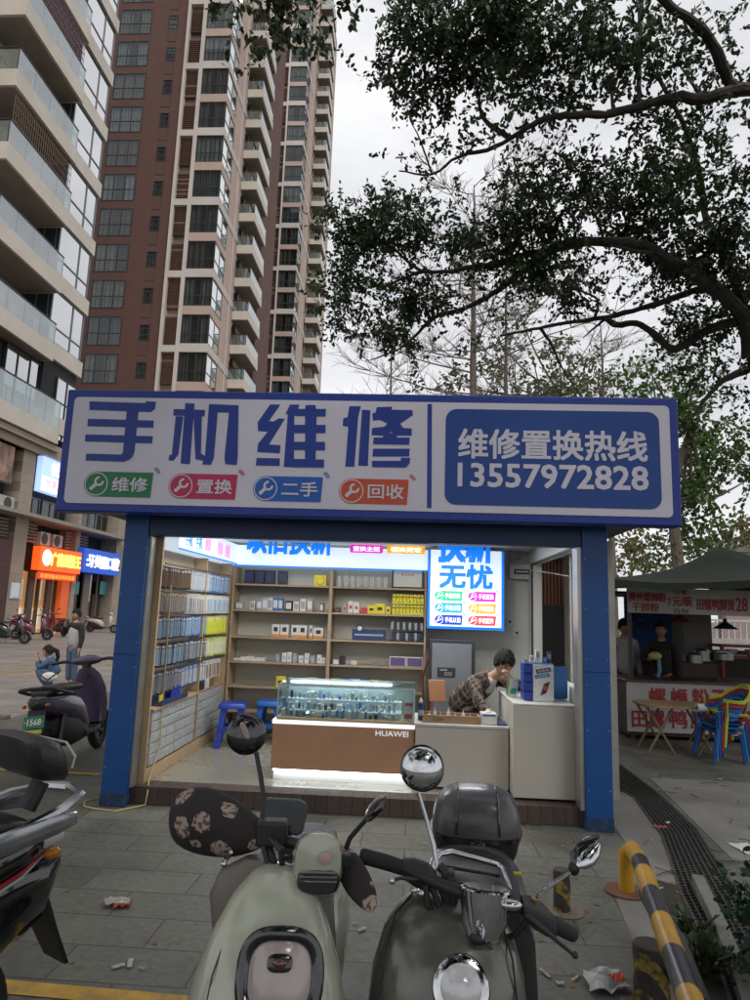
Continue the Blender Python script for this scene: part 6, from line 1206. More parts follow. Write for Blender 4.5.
bm_ = MB().tube([onZ(648, 893, .22), onZ(676, 945, .2), onZ(700, 1010, .2)], .05, 12).build('lower_rail', mat('worn_black', (.03, .03, .03), .5, dirt=.6, dirtcol=(.2, .13, .03)), br_, smooth=True)
def stripes():
    m = bpy.data.materials.new('worn_hazard_stripes'); m.use_nodes = True; t = m.node_tree; b = t.nodes['Principled BSDF']; tcn = N(t, 'ShaderNodeTexCoord'); b.inputs['Roughness'].default_value = .7
    w = N(t, 'ShaderNodeTexWave', wave_type='BANDS', bands_direction='DIAGONAL', i_Scale=4.2, i_Distortion=1.2); t.links.new(tcn.outputs['Object'], w.inputs[0]); n = N(t, 'ShaderNodeTexNoise', i_Scale=28., i_Detail=5.); t.links.new(tcn.outputs['Object'], n.inputs[0])
    r = N(t, 'ShaderNodeValToRGB'); r.color_ramp.elements[0].position = .48; r.color_ramp.elements[1].position = .54; r.color_ramp.elements[0].color = (.03, .028, .024, 1); r.color_ramp.elements[1].color = (.30, .21, .03, 1); t.links.new(w.outputs[0], r.inputs[0])
    r2 = N(t, 'ShaderNodeValToRGB'); r2.color_ramp.elements[0].position = .45; r2.color_ramp.elements[1].position = .6; t.links.new(n.outputs[0], r2.inputs[0]); mm = N(t, 'ShaderNodeMix', data_type='RGBA'); t.links.new(r2.outputs[0], mm.inputs[0]); t.links.new(r.outputs[0], mm.inputs[6]); mm.inputs[7].default_value = (.05, .042, .035, 1); t.links.new(mm.outputs[2], b.inputs['Base Color']); return m
hz = stripes()
for i, (px, py, h, r_, lb_) in enumerate(((562, 911, .215, .048, 'short worn bollard with faded yellow stripes before the kiosk right pillar'), (652, 1003, .23, .075, 'thicker worn bollard at the bottom edge beside the striped barrier'))):
    p = onZ(px, py); o_ = empty('bollard', p, lb_, 'bollard'); MB().lathe(p, UZ, [(.001, r_), (h*.97, r_), (h, r_*.95)], 22).build('post', hz, o_, smooth=True); MB().lathe(p+UZ*(h+.001), UZ, [(0, r_*.93), (.004, r_*.9)], 22).build('top_cap', mat('worn_brown', (.07, .055, .045), .8, dirt=.4), o_)
    MB().lathe(p+Vector((.02, -.01, .004)), UZ, [(0, r_*2.1), (.006, r_*1.5)], 14).build('cement_patch', mat('cement_stain', (.17, .13, .10), .9, scale=30, var=.3), o_)
pit = MB(); q = [onZ(655, 880), onZ(690, 890), onZ(722, 985), onZ(745, 1070), onZ(700, 1070), onZ(672, 960)]; pit.add([v+UZ*.006 for v in q], [tuple(range(6))]); struct(pit.build('soil_strip', mat('dark_soil', (.035, .03, .022), .95, scale=14, var=.6, bump=1.)))
kb2 = MB(); q = [onZ(698, 888), onZ(720, 935), onZ(745, 1000), onZ(765, 1060)]
for a, b_ in zip(q, q[1:]): d = (b_-a)/2; kb2.obox((a+b_)/2+UZ*.04, d, Vector((d.y, -d.x, 0)).normalized()*.035, UZ*.04)
tag(kb2.build('edging_board', con, None, bevel=.008), 'worn grey edging boards between the soil strip and the drain', 'edging')
def plant(px, py, n, L, lab, m=lf_dark, seed=1, w=.05):
    p = onZ(px, py); o_ = empty('potted_plant' if False else 'plant', p, lab, 'plant'); rr = random.Random(seed); mb = MB(); st_ = MB()
    for i in range(n):
        a = rr.uniform(0, 6.28); e_ = rr.uniform(.3, 1.1); d = Vector((math.cos(a)*math.sin(e_), math.sin(a)*math.sin(e_), math.cos(e_))); b0 = p+Vector((rr.uniform(-.05, .05), rr.uniform(-.05, .05), .003)); l = L*rr.uniform(.5, 1); s_ = d.cross(UZ).normalized()*w*rr.uniform(.6, 1.2); c_ = b0+d*l*.55; t_ = b0+d*l-UZ*l*.2
        st_.tube([b0, c_], .003, 4); mb.add([c_-d*.02, c_+s_+d*l*.12, t_, c_-s_+d*l*.12], [(0, 1, 2, 3)])
    st_.build('stems', lf_dark, o_); mb.build('leaves', m, o_)
plant(692, 935, 34, .20, 'small dark weed in the soil strip beside the barrier', lf_dark, 2, .03); plant(704, 975, 46, .26, 'bushier dark weed lower in the soil strip', lf_dark, 3, .035)
p = onZ(800, 1010); pt = empty('shrub', p, 'dark green leafy shrub poking in at the lower right edge', 'shrub'); MB().tube([p, p+Vector((0, 0, .25))], .02, 6).build('stem', bark, pt); leaves('foliage', [(p+Vector((0, 0, .33)), (.16, .16, .17), 200)], .045, pt, leafmat('dark_shrub_leaves', (.008, .03, .014), (.02, .06, .03), .2), seed=4, per=10)
def litter(px, py, w, d, rz, m, label, z=.006, seed=0, h=.02, name='litter'):
    p = onZ(px, py); rr = random.Random(seed); n = 7; vs = []
    for i in range(n):
        for j in range(n): x, y = (i/(n-1)-.5)*w*(1+rr.uniform(-.08, .08)), (j/(n-1)-.5)*d*(1+rr.uniform(-.1, .1)); vs.append(p+Vector((x*math.cos(rz)-y*math.sin(rz), x*math.sin(rz)+y*math.cos(rz), z+rr.random()*h)))
    o_ = MB().add(vs, [(i*n+j, i*n+j+1, (i+1)*n+j+1, (i+1)*n+j) for i in range(n-1) for j in range(n-1)]).build(name, m, None, solid=.001); tag(o_, label, 'litter'); return o_
paper = mat('paper_litter', (.5, .46, .42), .7, scale=14, var=.2); rp = mat('red_print_paper', (.5, .09, .05), .6, scale=20, var=.7); plastic = mat('thin_plastic', (.42, .42, .43), .3, scale=25, var=.3)
litter(117, 905, .13, .07, .35, paper, 'crumpled white paper wrapper on the paving left of the green scooter', seed=1, name='paper_wrapper', h=.03); litter(122, 908, .09, .03, .35, rp, 'reddish torn wrapper edge under the crumpled paper', seed=2, name='wrapper_scrap')
litter(606, 988, .18, .14, .1, plastic, 'crumpled clear plastic bag with red print near the thick bollard', seed=3, h=.05, name='plastic_bag'); litter(618, 992, .06, .05, .3, rp, 'red printed scrap on the crumpled plastic bag', seed=4, z=.05, name='printed_scrap')
litter(661, 829, .10, .035, -.2, mat('red_leaf', (.6, .10, .06), .5), 'small red plastic scrap on the edge of the drain', seed=5, name='red_scrap'); litter(668, 825, .04, .03, .9, paper, 'tiny white scrap beside the red one', seed=6, name='paper_scrap')
o_ = litter(748, 850, .16, .22, .2, mat('white_foam', (.6, .6, .6), .6), 'white foam lid lying at the right edge beyond the drain', seed=8, h=.01, name='foam_lid')
for i, (px, py) in enumerate(((355, 925), (362, 931), (545, 975), (560, 985), (575, 980), (130, 965), (142, 970), (118, 968), (735, 812), (700, 790), (660, 890), (667, 922), (425, 845), (720, 780), (652, 842))): litter(px, py, .035+.02*(i % 3), .012+.01*(i % 2), i, paper if i % 3 else plastic, 'tiny pale scrap of litter on the paving', seed=10+i, name='litter_scrap', h=.008)['group'] = 'tiny litter scraps'
tw2 = MB()
rr = random.Random(5)
for i in range(26):
    p = onZ(rr.uniform(645, 750), rr.uniform(770, 880)); a = rr.uniform(0, 3.1); d = Vector((math.cos(a), math.sin(a), 0))*rr.uniform(.03, .09); l_ = MB().tube([p-d+UZ*.012, p+UZ*.016, p+d+UZ*.012], .003, 4).build('fallen_twig', bark, None); tag(l_, 'small fallen twig on the ground by the drain', 'twig', 'fallen twigs')
rr = random.Random(6); ds = mat('dry_leaf', (.20, .12, .04), .8)
for i in range(40):
    p = onZ(rr.choice([rr.uniform(20, 560), rr.uniform(560, 750)]), rr.uniform(835, 990)); a = rr.uniform(0, 3.1); d = Vector((math.cos(a), math.sin(a), .1))*.022; s_ = Vector((-d.y, d.x, .0))*.5
    l_ = MB().add([p-d+UZ*.006, p+s_+UZ*.011, p+d+UZ*.008, p-s_+UZ*.007], [(0, 1, 2, 3)]).build('fallen_leaf', ds, None); tag(l_, 'small dry fallen leaf on the paving', 'leaf', 'fallen leaves')
# ================================================================ scooters
blk = mat('black_plastic', (.018, .018, .019), .5, scale=30, var=.2, bump=.12, bscale=300); gblk = mat('gloss_black', (.008, .008, .009), .12, var=.1, coat=.8); vin = mat('black_vinyl', (.022, .022, .024), .42, scale=12, var=.15, bump=.25, bscale=160); rub = mat('rubber', (.02, .02, .02), .85, scale=30)
chrome = mat('chrome', (.56, .57, .59), .06, metal=1., var=.03); stl_ = mat('satin_steel', (.45, .46, .48), .25, metal=1., var=.08); rimm = mat('wheel_rim', (.10, .10, .11), .35, metal=.8)
lens = mat('clear_lens', (.55, .55, .56), .08, coat=1., var=.1, spec=.8); redlens = mat('red_lens', (.35, .01, .015), .1, coat=1.)
def local(o, pr): return o
def wheel(parent, x, r=.22, w=.09, world=False, c=None, ax=(0, 1, 0)):
    c = Vector(c) if c is not None else Vector((x, 0, r)); a = Vector(ax)
    rim = MB().lathe(c-a*w*.32, a, [(0, r*.52), (0, r*.60), (w*.1, r*.62), (w*.54, r*.62), (w*.64, r*.60), (w*.64, r*.52)], 28, cap=False); rim.lathe(c-a*w*.5, a, [(0, .035), (w, .035)], 12)
    for i in range(5):
        an = i*1.2566; u = a.orthogonal().normalized(); v = a.cross(u); d = u*math.cos(an)+v*math.sin(an); rim.obox(c+d*r*.32, d*r*.28, a*w*.15, d.cross(a)*.018)
    o = rim.build('wheel', rimm, parent, world=world, smooth=True)
    t = MB(); rings = []; u = a.orthogonal().normalized(); v = a.cross(u); n = 36
    for i in range(n): an = 2*math.pi*i/n; d = u*math.cos(an)+v*math.sin(an); rings.append([c+d*(r*.80+r*.20*math.cos(q))+a*(w*.5*math.sin(q)) for q in [2*math.pi*k_/10 for k_ in range(10)]])
    rings.append(rings[0]); t.loft(rings, False); 
    tt_ = t.build('tyre', rub, None, world=False, smooth=True)
    if world: 
        for vv in tt_.data.vertices: vv.co -= worldloc(parent)
    tt_.parent = o
    return o
def moped(loc, yaw, label, bodym, lowm=blk, seatm=vin, plate=None, backrest=False, rails=stl_, group=None, cat='scooter', mirrors=True, name='scooter', blanket=None, tailm=redlens, stripe=None, turn=0., lean=0.):
    o = empty(name, (0, 0, 0), label, cat, group); K = dict(world=False); X_, Y_, Z_ = Vector((1, 0, 0)), Vector((0, 1, 0)), Vector((0, 0, 1))
    wheel(o, -.60); wheel(o, .62)
    R_ = lambda x, z, a, b, e=2.6: sring((x, 0, z), Y_, Z_, a, b, 24, e)
    MB().loft([R_(-.90, .70, .03, .025), R_(-.86, .69, .075, .05), R_(-.76, .66, .115, .08), R_(-.60, .63, .145, .105), R_(-.40, .60, .165, .12), R_(-.20, .55, .17, .15), R_(-.05, .47, .155, .17), R_(.06, .38, .13, .13)]).build('rear_body', bodym, o, smooth=True, **K)
    if stripe:
        for s_ in (-1, 1): MB().tube([(-.88, s_*.05, .665), (-.76, s_*.119, .635), (-.60, s_*.149, .60), (-.40, s_*.169, .56), (-.2, s_*.174, .50)], .006, 6).build('pinstripe', stripe[0 if s_ < 0 else 0], o, smooth=True, **K); MB().tube([(-.88, s_*.05, .652), (-.76, s_*.117, .620), (-.60, s_*.147, .583), (-.40, s_*.167, .54), (-.2, s_*.172, .48)], .004, 6).build('pinstripe', stripe[1], o, smooth=True, **K)
    MB().loft([R_(-.80, .745, .07, .018), R_(-.72, .765, .115, .035), R_(-.50, .775, .14, .045), R_(-.30, .765, .145, .045), R_(-.10, .755, .13, .045), R_(.02, .745, .09, .035), R_(.06, .735, .04, .02)]).build('seat', seatm, o, smooth=True, **K)
    for s_ in (-1, 1): MB().tube([(-.45, s_*.155, .72), (-.65, s_*.165, .755), (-.85, s_*.15, .80), (-.95, s_*.09, .815), (-.97, 0, .82)], [.014, .017, .018, .018, .018], 8).build('grab_rail', rails, o, smooth=True, **K)
    MB().loft([R_(-.895, .685, .05, .022, 3), R_(-.93, .68, .035, .016, 3)]).build('tail_light', tailm, o, smooth=True, **K)
    for s_ in (-1, 1): MB().ell((-.86, s_*.105, .66), (.03, .02, .018), 10, 8).build('indicator', mat('amber_lens', (.5, .16, .01), .15), o, smooth=True, **K)
    MB().loft([[Vector(p) for p in q] for q in (((-.84, -.08, .62), (-.84, .08, .62), (-.82, .08, .62), (-.82, -.08, .62)), ((-.93, -.075, .40), (-.93, .075, .40), (-.915, .075, .40), (-.915, -.075, .40)), ((-.99, -.06, .28), (-.99, .06, .28), (-.975, .06, .28), (-.975, -.06, .28)))]).build('rear_mudguard', lowm, o, **K)
    if plate:
        pn = Vector((-1, 0, .33)).normalized(); pu = Vector((0, -1, 0)); pv = pu.cross(pn)*-1; pv = Vector((.31, 0, .95)).normalized(); c = Vector((-.905, 0, .52))
        pl2 = MB().obox(c, pu*.095, pn*.003, pv*.055).build('number_plate', plate[0], o, **K)
        text(plate[1], c+pn*.006, pu, pv, .165, .055, mat('plate_letters', (.7, .75, .7), .4), pl2, off=.02, thick=.001)
        if len(plate) > 2: MB().obox(c-pv*.085+pn*.002, pu*.08, pn*.002, pv*.018).build('plate_tag', plate[2], o, **K)
    MB().loft([R_(-.66, .42, .06, .08), R_(-.45, .40, .115, .17), R_(-.2, .36, .135, .18), R_(0, .31, .13, .12), R_(.1, .24, .12, .03)]).build('motor_housing', lowm, o, smooth=True, **K)
    for s_ in (-1, 1): MB().tube([(-.60, s_*.09, .24), (-.48, s_*.11, .58)], .022, 8).build('shock_absorber', rimm, o, smooth=True, **K)
    MB().loft([[Vector((x, y, z)) for y, z in ((-w_, z0), (w_, z0), (w_, z1), (-w_, z1))] for x, w_, z0, z1 in ((-.05, .14, .25, .30), (.2, .15, .24, .285), (.38, .13, .25, .30), (.45, .11, .29, .34))]).build('floorboard', lowm, o, bevel=.01, **K)
    MB().loft([sring((.40, 0, .32), Y_, X_, .17, .04, 22, 3), sring((.44, 0, .5), Y_, X_, .19, .055, 22, 3), sring((.43, 0, .68), Y_, X_, .185, .07, 22, 2.6), sring((.40, 0, .82), Y_, X_, .14, .075, 22, 2.4), sring((.36, 0, .90), Y_, X_, .08, .05, 22, 2)]).build('leg_shield', bodym, o, smooth=True, **K)
    MB().loft([sring((.50, 0, .42), Y_, Z_, .09, .10, 20, 2.4), sring((.56, 0, .50), Y_, Z_, .06, .06, 20, 2.2)]).build('front_cowl', bodym, o, smooth=True, **K)
    rg = []
    for i in range(9): a = rad(-20+i*17); rg.append([Vector((.62+math.cos(a)*.25, y, .22+math.sin(a)*.25)) for y in (-.06, -.03, .03, .06)])
    MB().loft(rg, False, closed=False).build('front_mudguard', bodym, o, smooth=True, solid=.006, **K)
    for s_ in (-1, 1): MB().tube([(.62, s_*.065, .22), (.50, s_*.05, .55), (.42, 0, .72)], .018, 8).build('fork', rimm, o, smooth=True, **K)
    ct, st2 = math.cos(turn), math.sin(turn); T = lambda x, y, z: (.36+(x-.36)*ct-y*st2, (x-.36)*st2+y*ct, z)
    MB().loft([sring(T(.36, -.16, .98), Vector((1, 0, 0)), Z_, .03, .025, 16), sring(T(.38, -.08, .985), X_, Z_, .06, .05, 16), sring(T(.39, 0, .985), X_, Z_, .085, .06, 16), sring(T(.38, .08, .985), X_, Z_, .06, .05, 16), sring(T(.36, .16, .98), X_, Z_, .03, .025, 16)]).build('handlebar_cover', bodym if not backrest else blk, o, smooth=True, **K)
    MB().tube([T(.36, 0, .80), T(.37, 0, .96)], .05, 12).build('steering_neck', lowm, o, smooth=True, **K)
    h = MB().ell(T(.47, 0, .975), (.03, .06, .045), 14, 10).build('headlight', lens, o, smooth=True, **K)
    for s_ in (-1, 1):
        MB().tube([T(.36, s_*.14, .98), T(.34, s_*.24, .99), T(.28, s_*.35, .98)], [.017, .018, .018], 10).build('grip', blk, o, smooth=True, **K)
        MB().tube([T(.40, s_*.20, .985), T(.38, s_*.32, .975)], .007, 6).build('brake_lever', stl_, o, smooth=True, **K)
        if mirrors:
            mr_ = MB().tube([T(.36, s_*.17, 1.0), T(.38, s_*.22, 1.12), T(.37, s_*.26, 1.18)], .006, 6).build('mirror_stem', blk, o, smooth=True, **K); MB().ell(T(.37, s_*.28, 1.22), (.012, .06, .042), 14, 8).build('mirror', gblk, o, smooth=True, **K)
    MB().tube([(-.1, .10, .22), (-.16, .22, .01)], .010, 6).build('side_stand', stl_, o, **K)
    if backrest:
        MB().tube([(-.82, 0, .78), (-.86, 0, .86)], .03, 8).build('backrest_post', blk, o, smooth=True, **K)
        bk_ = MB().loft([sring((-.80+.04*q, 0, .955+.012*q), Y_, Vector((.25, 0, 1)).normalized(), a, b, 28, 3.2) for q, a, b in ((-1.6, .13, .055), (-1.2, .155, .072), (0, .165, .078), (1.0, .155, .07), (1.4, .12, .05))]).build('backrest', seatm, o, smooth=True, **K)
    if blanket: blanket(o)
    o.location = loc; o.rotation_euler = (rad(lean), 0, yaw); return o
pgreen = mat('plate_green', (.01, .16, .07), .4, var=.05); ptag = mat('tag_yellow', (.45, .42, .03), .5); purple = mat('purple_paint', (.075, .055, .11), .25, coat=.5, dirt=.3, dirtcol=(.05, .05, .04))
moped((-.96, 1.50, 0), rad(95), 'dark purple moped with green number plate parked beside the kiosk left pillar', purple, plate=(pgreen, '·1568·', ptag), tailm=mat('dark_olive_lens', (.05, .07, .02), .2), rails=blk, mirrors=False, lean=-7)
maroon = mat('maroon_paint', (.16, .02, .05), .25, coat=.5); pinkb = mat('pink_blanket', (.28, .05, .12), .9, scale=9, var=.5)
def bl1(o): MB().loft([sring((-.55, 0, .82), (0, 1, 0), (1, 0, 0), .2, .25, 18, 2.5), sring((-.5, 0, .95), (0, 1, 0), (1, 0, 0), .17, .22, 18, 2), sring((-.42, 0, 1.02), (0, 1, 0), (1, 0, 0), .08, .1, 18, 2)]).build('seat_cover', pinkb, o, smooth=True, world=False)
moped((-12.8, 21.2, 0), rad(8), 'maroon scooter with a pink seat cover parked by the carved column', maroon, blanket=bl1, group=None)
moped((-13.6, 24.6, 0), rad(150), 'dark red scooter parked before the orange shop front', mat('dark_red_paint', (.14, .015, .02), .3, coat=.4))
moped((-13.7, 29.4, 0), rad(8), 'white and black scooter parked under the blue clinic sign', mat('white_paint', (.45, .44, .42), .3, coat=.4))
moped((-12.2, 18.6, 0), rad(5), 'black scooter cut by the left edge near the carved column', gblk)
# the black scooter at the lower left corner, seen from behind
hv = Vector((-.50, -.87, 0)).normalized(); tip = Vector((.94, -3.38, 0))-hv*.28; a_ = math.atan2(hv.y, hv.x)
def rails_(o):
    MB().loft([sring((x, 0, z), Vector((0, 1, 0)), Vector((0, 0, 1)), a, b, 24, 2.8) for x, z, a, b in ((-.93, .60, .05, .04), (-.86, .54, .10, .10), (-.66, .50, .13, .16), (-.4, .46, .14, .18), (-.1, .42, .13, .16))]).build('side_fairing', gblk, o, smooth=True, world=False)
    for s_ in (-1, 1):
        MB().loft([sring((x, s_*y, z), Vector((0, 1, .0)), Vector((0, 0, 1)), .012, hh, 12, 2.5) for x, y, z, hh in ((-.35, .16, .70, .012), (-.50, .185, .735, .03), (-.66, .20, .76, .034), (-.82, .185, .77, .030), (-.90, .15, .765, .02))]).build('silver_side_rail', mat('silver_paint', (.30, .31, .32), .22, metal=.7, coat=.5), o, smooth=True, world=False)
    MB().tube([(-.865, .155, .925), (-.87, .16, .96), (-.86, .12, 1.0), (-.86, -.12, 1.0), (-.87, -.16, .96), (-.865, -.155, .925)], .004, 6).build('white_piping', cl_white, o, smooth=True, world=False)
    MB().loft([sring((-.945, 0, .70), (0, 1, 0), (0, 0, 1), .03, .022, 18, 2.5), sring((-.92, 0, .695), (0, 1, 0), (0, 0, 1), .07, .036, 18, 2.5), sring((-.84, 0, .69), (0, 1, 0), (0, 0, 1), .09, .04, 18, 2.5)]).build('tail_lens', lens, o, smooth=True, world=False)
big_ = moped(tip+hv*.88, a_, 'glossy black scooter with padded backrest and silver rails at the lower left corner', gblk, backrest=True, rails=stl_, stripe=(mat('red_stripe', (.35, .01, .02), .3), mat('silver_stripe', (.5, .5, .5), .3)), blanket=rails_, mirrors=False); big_.scale = (1.12, 1.12, 1.12)
# ---------------------------------------------------------------- pale green electric scooter, facing the camera
gp = mat('pale_green_paint', (.40, .42, .33), .22, scale=2, var=.03, coat=.7, dirt=.10, dirtcol=(.22, .22, .17)); gin = mat('warm_grey_plastic', (.145, .13, .115), .45, scale=8, var=.06)
GO = Vector((2.13, -3.35, 0)); gf = Vector((.09, -.996, 0)).normalized(); gi = Vector((-gf.y, gf.x, 0))
g = empty('electric_scooter', GO, 'pale green electric scooter with patterned hand muffs facing the camera', 'scooter')
Q = lambda a, b, c: GO+gf*a+gi*b+UZ*c
gr = lambda a, c, hw, hd, e=2.3, b=0: sring(Q(a, b-.025, c-.045), gi, gf, hw, hd, 36, e)
MB().loft([gr(.27, .965, .03, .02), gr(.29, .955, .068, .045), gr(.33, .915, .112, .08), gr(.375, .85, .150, .108), gr(.41, .77, .182, .126), gr(.43, .68, .202, .134), gr(.43, .57, .208, .13), gr(.41, .46, .185, .115), gr(.38, .38, .14, .09), gr(.36, .34, .09, .05)]).build('front_apron', gp, g, smooth=True)
for s_ in (-1, 1):
    MB().tube([Q(.345, s_*.075-.025, .885), Q(.435, s_*.105-.025, .82), Q(.50, s_*.128-.025, .745), Q(.527, s_*.140-.025, .65), Q(.525, s_*.140-.025, .53)], .0022, 6).build('panel_seam', mat('seam_dark', (.05, .055, .045), .6), g, smooth=True)
nrm = (gf*.93+UZ*.36).normalized(); upv = (UZ-nrm*UZ.dot(nrm)).normalized(); oc = W(282, 957, 1.66); oc = Q(.548, (oc-GO).dot(gi), .768)
mb = MB(); rr_ = []
for q in range(40):
    a = 2*math.pi*q/40; ct, st2 = math.cos(a), math.sin(a); p_ = gi*(.090*math.copysign(abs(ct)**.72, ct))+upv*(.088*math.copysign(abs(st2)**.72, st2)); dn = p_.normalized()
    bow = -(p_.dot(gi)/.090)**2*.026
    rr_.append([oc+p_+nrm*(bow)+dn*(.0165*math.cos(w))+nrm*(.011*math.sin(w)) for w in [2*math.pi*k_/10 for k_ in range(10)]])
rr_.append(rr_[0]); mb.loft(rr_, False); mb.build('headlight_surround', gblk, g, smooth=True)
mb = MB(); rg = []
for s_, h_ in ((.99, -.008), (.9, -.002), (.6, .004), (.25, .007), (.02, .008)):
    ring = []
    for q in range(40):
        a = 2*math.pi*q/40; ct, st2 = math.cos(a), math.sin(a); p_ = gi*(.082*s_*math.copysign(abs(ct)**.72, ct))+upv*(.080*s_*math.copysign(abs(st2)**.72, st2)); ring.append(oc+p_+nrm*(h_-(p_.dot(gi)/.090)**2*.026))
    rg.append(ring)
mb.loft(rg, True); mb.build('headlight_lens', mat('pinkish_lens', (.36, .30, .285), .2, coat=1., var=.12, scale=5), g, smooth=True)
MB().loft([sring(oc+upv*.028+nrm*h_, gi, upv, a, b, 24, 3) for h_, a, b in ((.0, .031, .020), (.010, .030, .019), (.013, .024, .014))]).build('lamp_core', gblk, g, smooth=True); MB().ell(oc+upv*.028+nrm*.012, (.018, .010, .010), 14, 8).build('lamp_eye', mat('dark_red_glass', (.10, .02, .02), .1, coat=1), g, smooth=True)
# inner leg shield flare and cowl
A = [W(*p) for p in ((262, 846, 2.02), (232, 872, 1.98), (219, 900, 1.95), (214, 930, 1.93))]
MB().loft([gr(.22, .965, .07, .03, 2.2, -.035), gr(.22, .93, .14, .045, 2.4, -.03), gr(.23, .87, .175, .05, 2.6, -.02), gr(.25, .75, .17, .05, 2.8), gr(.26, .6, .17, .05, 2.8), gr(.26, .42, .16, .05, 2.8)]).build('leg_shield', gin, g, smooth=True)
MB().loft([sring(W(324, 872, 1.99), gi, UZ, .055, .07, 24, 2.6), sring(W(318, 868, 1.93), gi, UZ, .070, .085, 24, 2.6), sring(W(318, 864, 1.87), gi, UZ, .072, .086, 24, 2.6), sring(W(318, 863, 1.83), gi, UZ, .062, .074, 24, 2.6), sring(W(316, 864, 1.815), gi, UZ, .03, .04, 24, 2.4)]).build('instrument_pod', gp, g, smooth=True)
c = W(318, 882, 1.81); pg = MB().loft([sring(c+gf*h_, gi, UZ, a, b, 24, 3) for h_, a, b in ((-.06, .060, .034), (.0, .056, .031), (.012, .048, .024))]).build('pod_grille', blk, g, smooth=True)
for i in range(3): MB().obox(c+gf*.012+UZ*(.028-.011*i), gi*.050, gf*.002, UZ*.0018).build('chrome_line', chrome, pg)
c = W(325, 860, 1.80); MB().lathe(c-gf*.012, gf, [(0, .016), (.004, .015), (.006, .010)], 16).build('pink_badge', mat('badge_pink', (.45, .30, .28), .3), g, smooth=True)
MB().loft([sring(W(270, 815, 2.45), gi, UZ, .03, .03, 20, 3)] if False else [[W(x, y, d) for x, y in ((266, 797), (300, 799), (307, 803), (307, 815), (303, 833), (296, 836), (268, 826), (262, 812))] for d in (2.5, 2.53)]).build('rear_backrest', mat('grey_vinyl', (.13, .135, .14), .45, scale=14, bump=.2), g, bevel=.01)
MB().tube([W(285, 825, 2.5), W(288, 850, 2.55)], .02, 8).build('backrest_post', blk, g)
MB().loft([sring(Q(-.02, 0, .70), gi, UZ, .09, .03, 24, 3), sring(Q(-.12, 0, .715), gi, UZ, .13, .05, 24, 3), sring(Q(-.35, 0, .72), gi, UZ, .15, .05, 24, 3), sring(Q(-.6, 0, .725), gi, UZ, .13, .045, 24, 3), sring(Q(-.72, 0, .72), gi, UZ, .07, .02, 24, 3)]).build('seat', vin, g, smooth=True)
MB().loft([sring(Q(a, 0, z), gi, UZ, w_, h_, 24, 2.6) for a, z, w_, h_ in ((.02, .40, .12, .12), (-.1, .50, .17, .16), (-.35, .53, .19, .15), (-.6, .56, .165, .12), (-.78, .60, .10, .07), (-.84, .62, .04, .03))]).build('rear_body', gp, g, smooth=True)
MB().loft([[Q(a, b, z) for b, z in ((-w_, z0), (w_, z0), (w_, z0+.05), (-w_, z0+.05))] for a, w_, z0 in ((-.1, .15, .27), (.15, .16, .26), (.33, .15, .28))]).build('floorboard', blk, g, bevel=.01)
wheel(g, 0, r=.2, w=.09, world=True, c=Q(-.62, 0, .20), ax=gi); wheel(g, 0, r=.2, w=.09, world=True, c=Q(.56, 0, .20), ax=gi)
MB().loft([[Q(.56+math.cos(rad(a))*.235, b, .20+math.sin(rad(a))*.235) for b in (-.065, -.035, .035, .065)] for a in range(0, 176, 16)], False, closed=False).build('front_mudguard', gp, g, smooth=True, solid=.006)
for s_ in (-1, 1): MB().tube([Q(.56, s_*.07, .20), Q(.46, s_*.06, .42)], .018, 8).build('fork', rimm, g, smooth=True)
MB().tube([W(275, 862, 1.97), W(276, 895, 1.95), W(270, 905, 1.93)], [.022, .024, .03], 10).build('steering_stem', blk, g, smooth=True)
for pts, r_ in (([(268, 845, 1.95), (274, 862, 1.9), (271, 880, 1.9), (276, 892, 1.92)], .011), ([(262, 842, 1.94), (268, 865, 1.9), (276, 880, 1.88), (280, 892, 1.92)], .008), ([(280, 858, 1.92), (292, 858, 1.88)], .006), ([(270, 838, 1.93), (281, 850, 1.88), (283, 872, 1.89)], .009)): MB().tube([W(*p) for p in pts], r_, 8).build('cable', blk, g, smooth=True)
MB().tube([W(258, 832, 2.0), W(275, 838, 1.97), W(300, 845, 1.93), W(330, 852, 1.9), W(348, 862, 1.85)], .016, 10).build('handlebar', blk, g, smooth=True)
MB().obox(W(272, 832, 1.96), gi*.045, gf*.03, UZ*.035).build('switch_block', blk, g, bevel=.01)
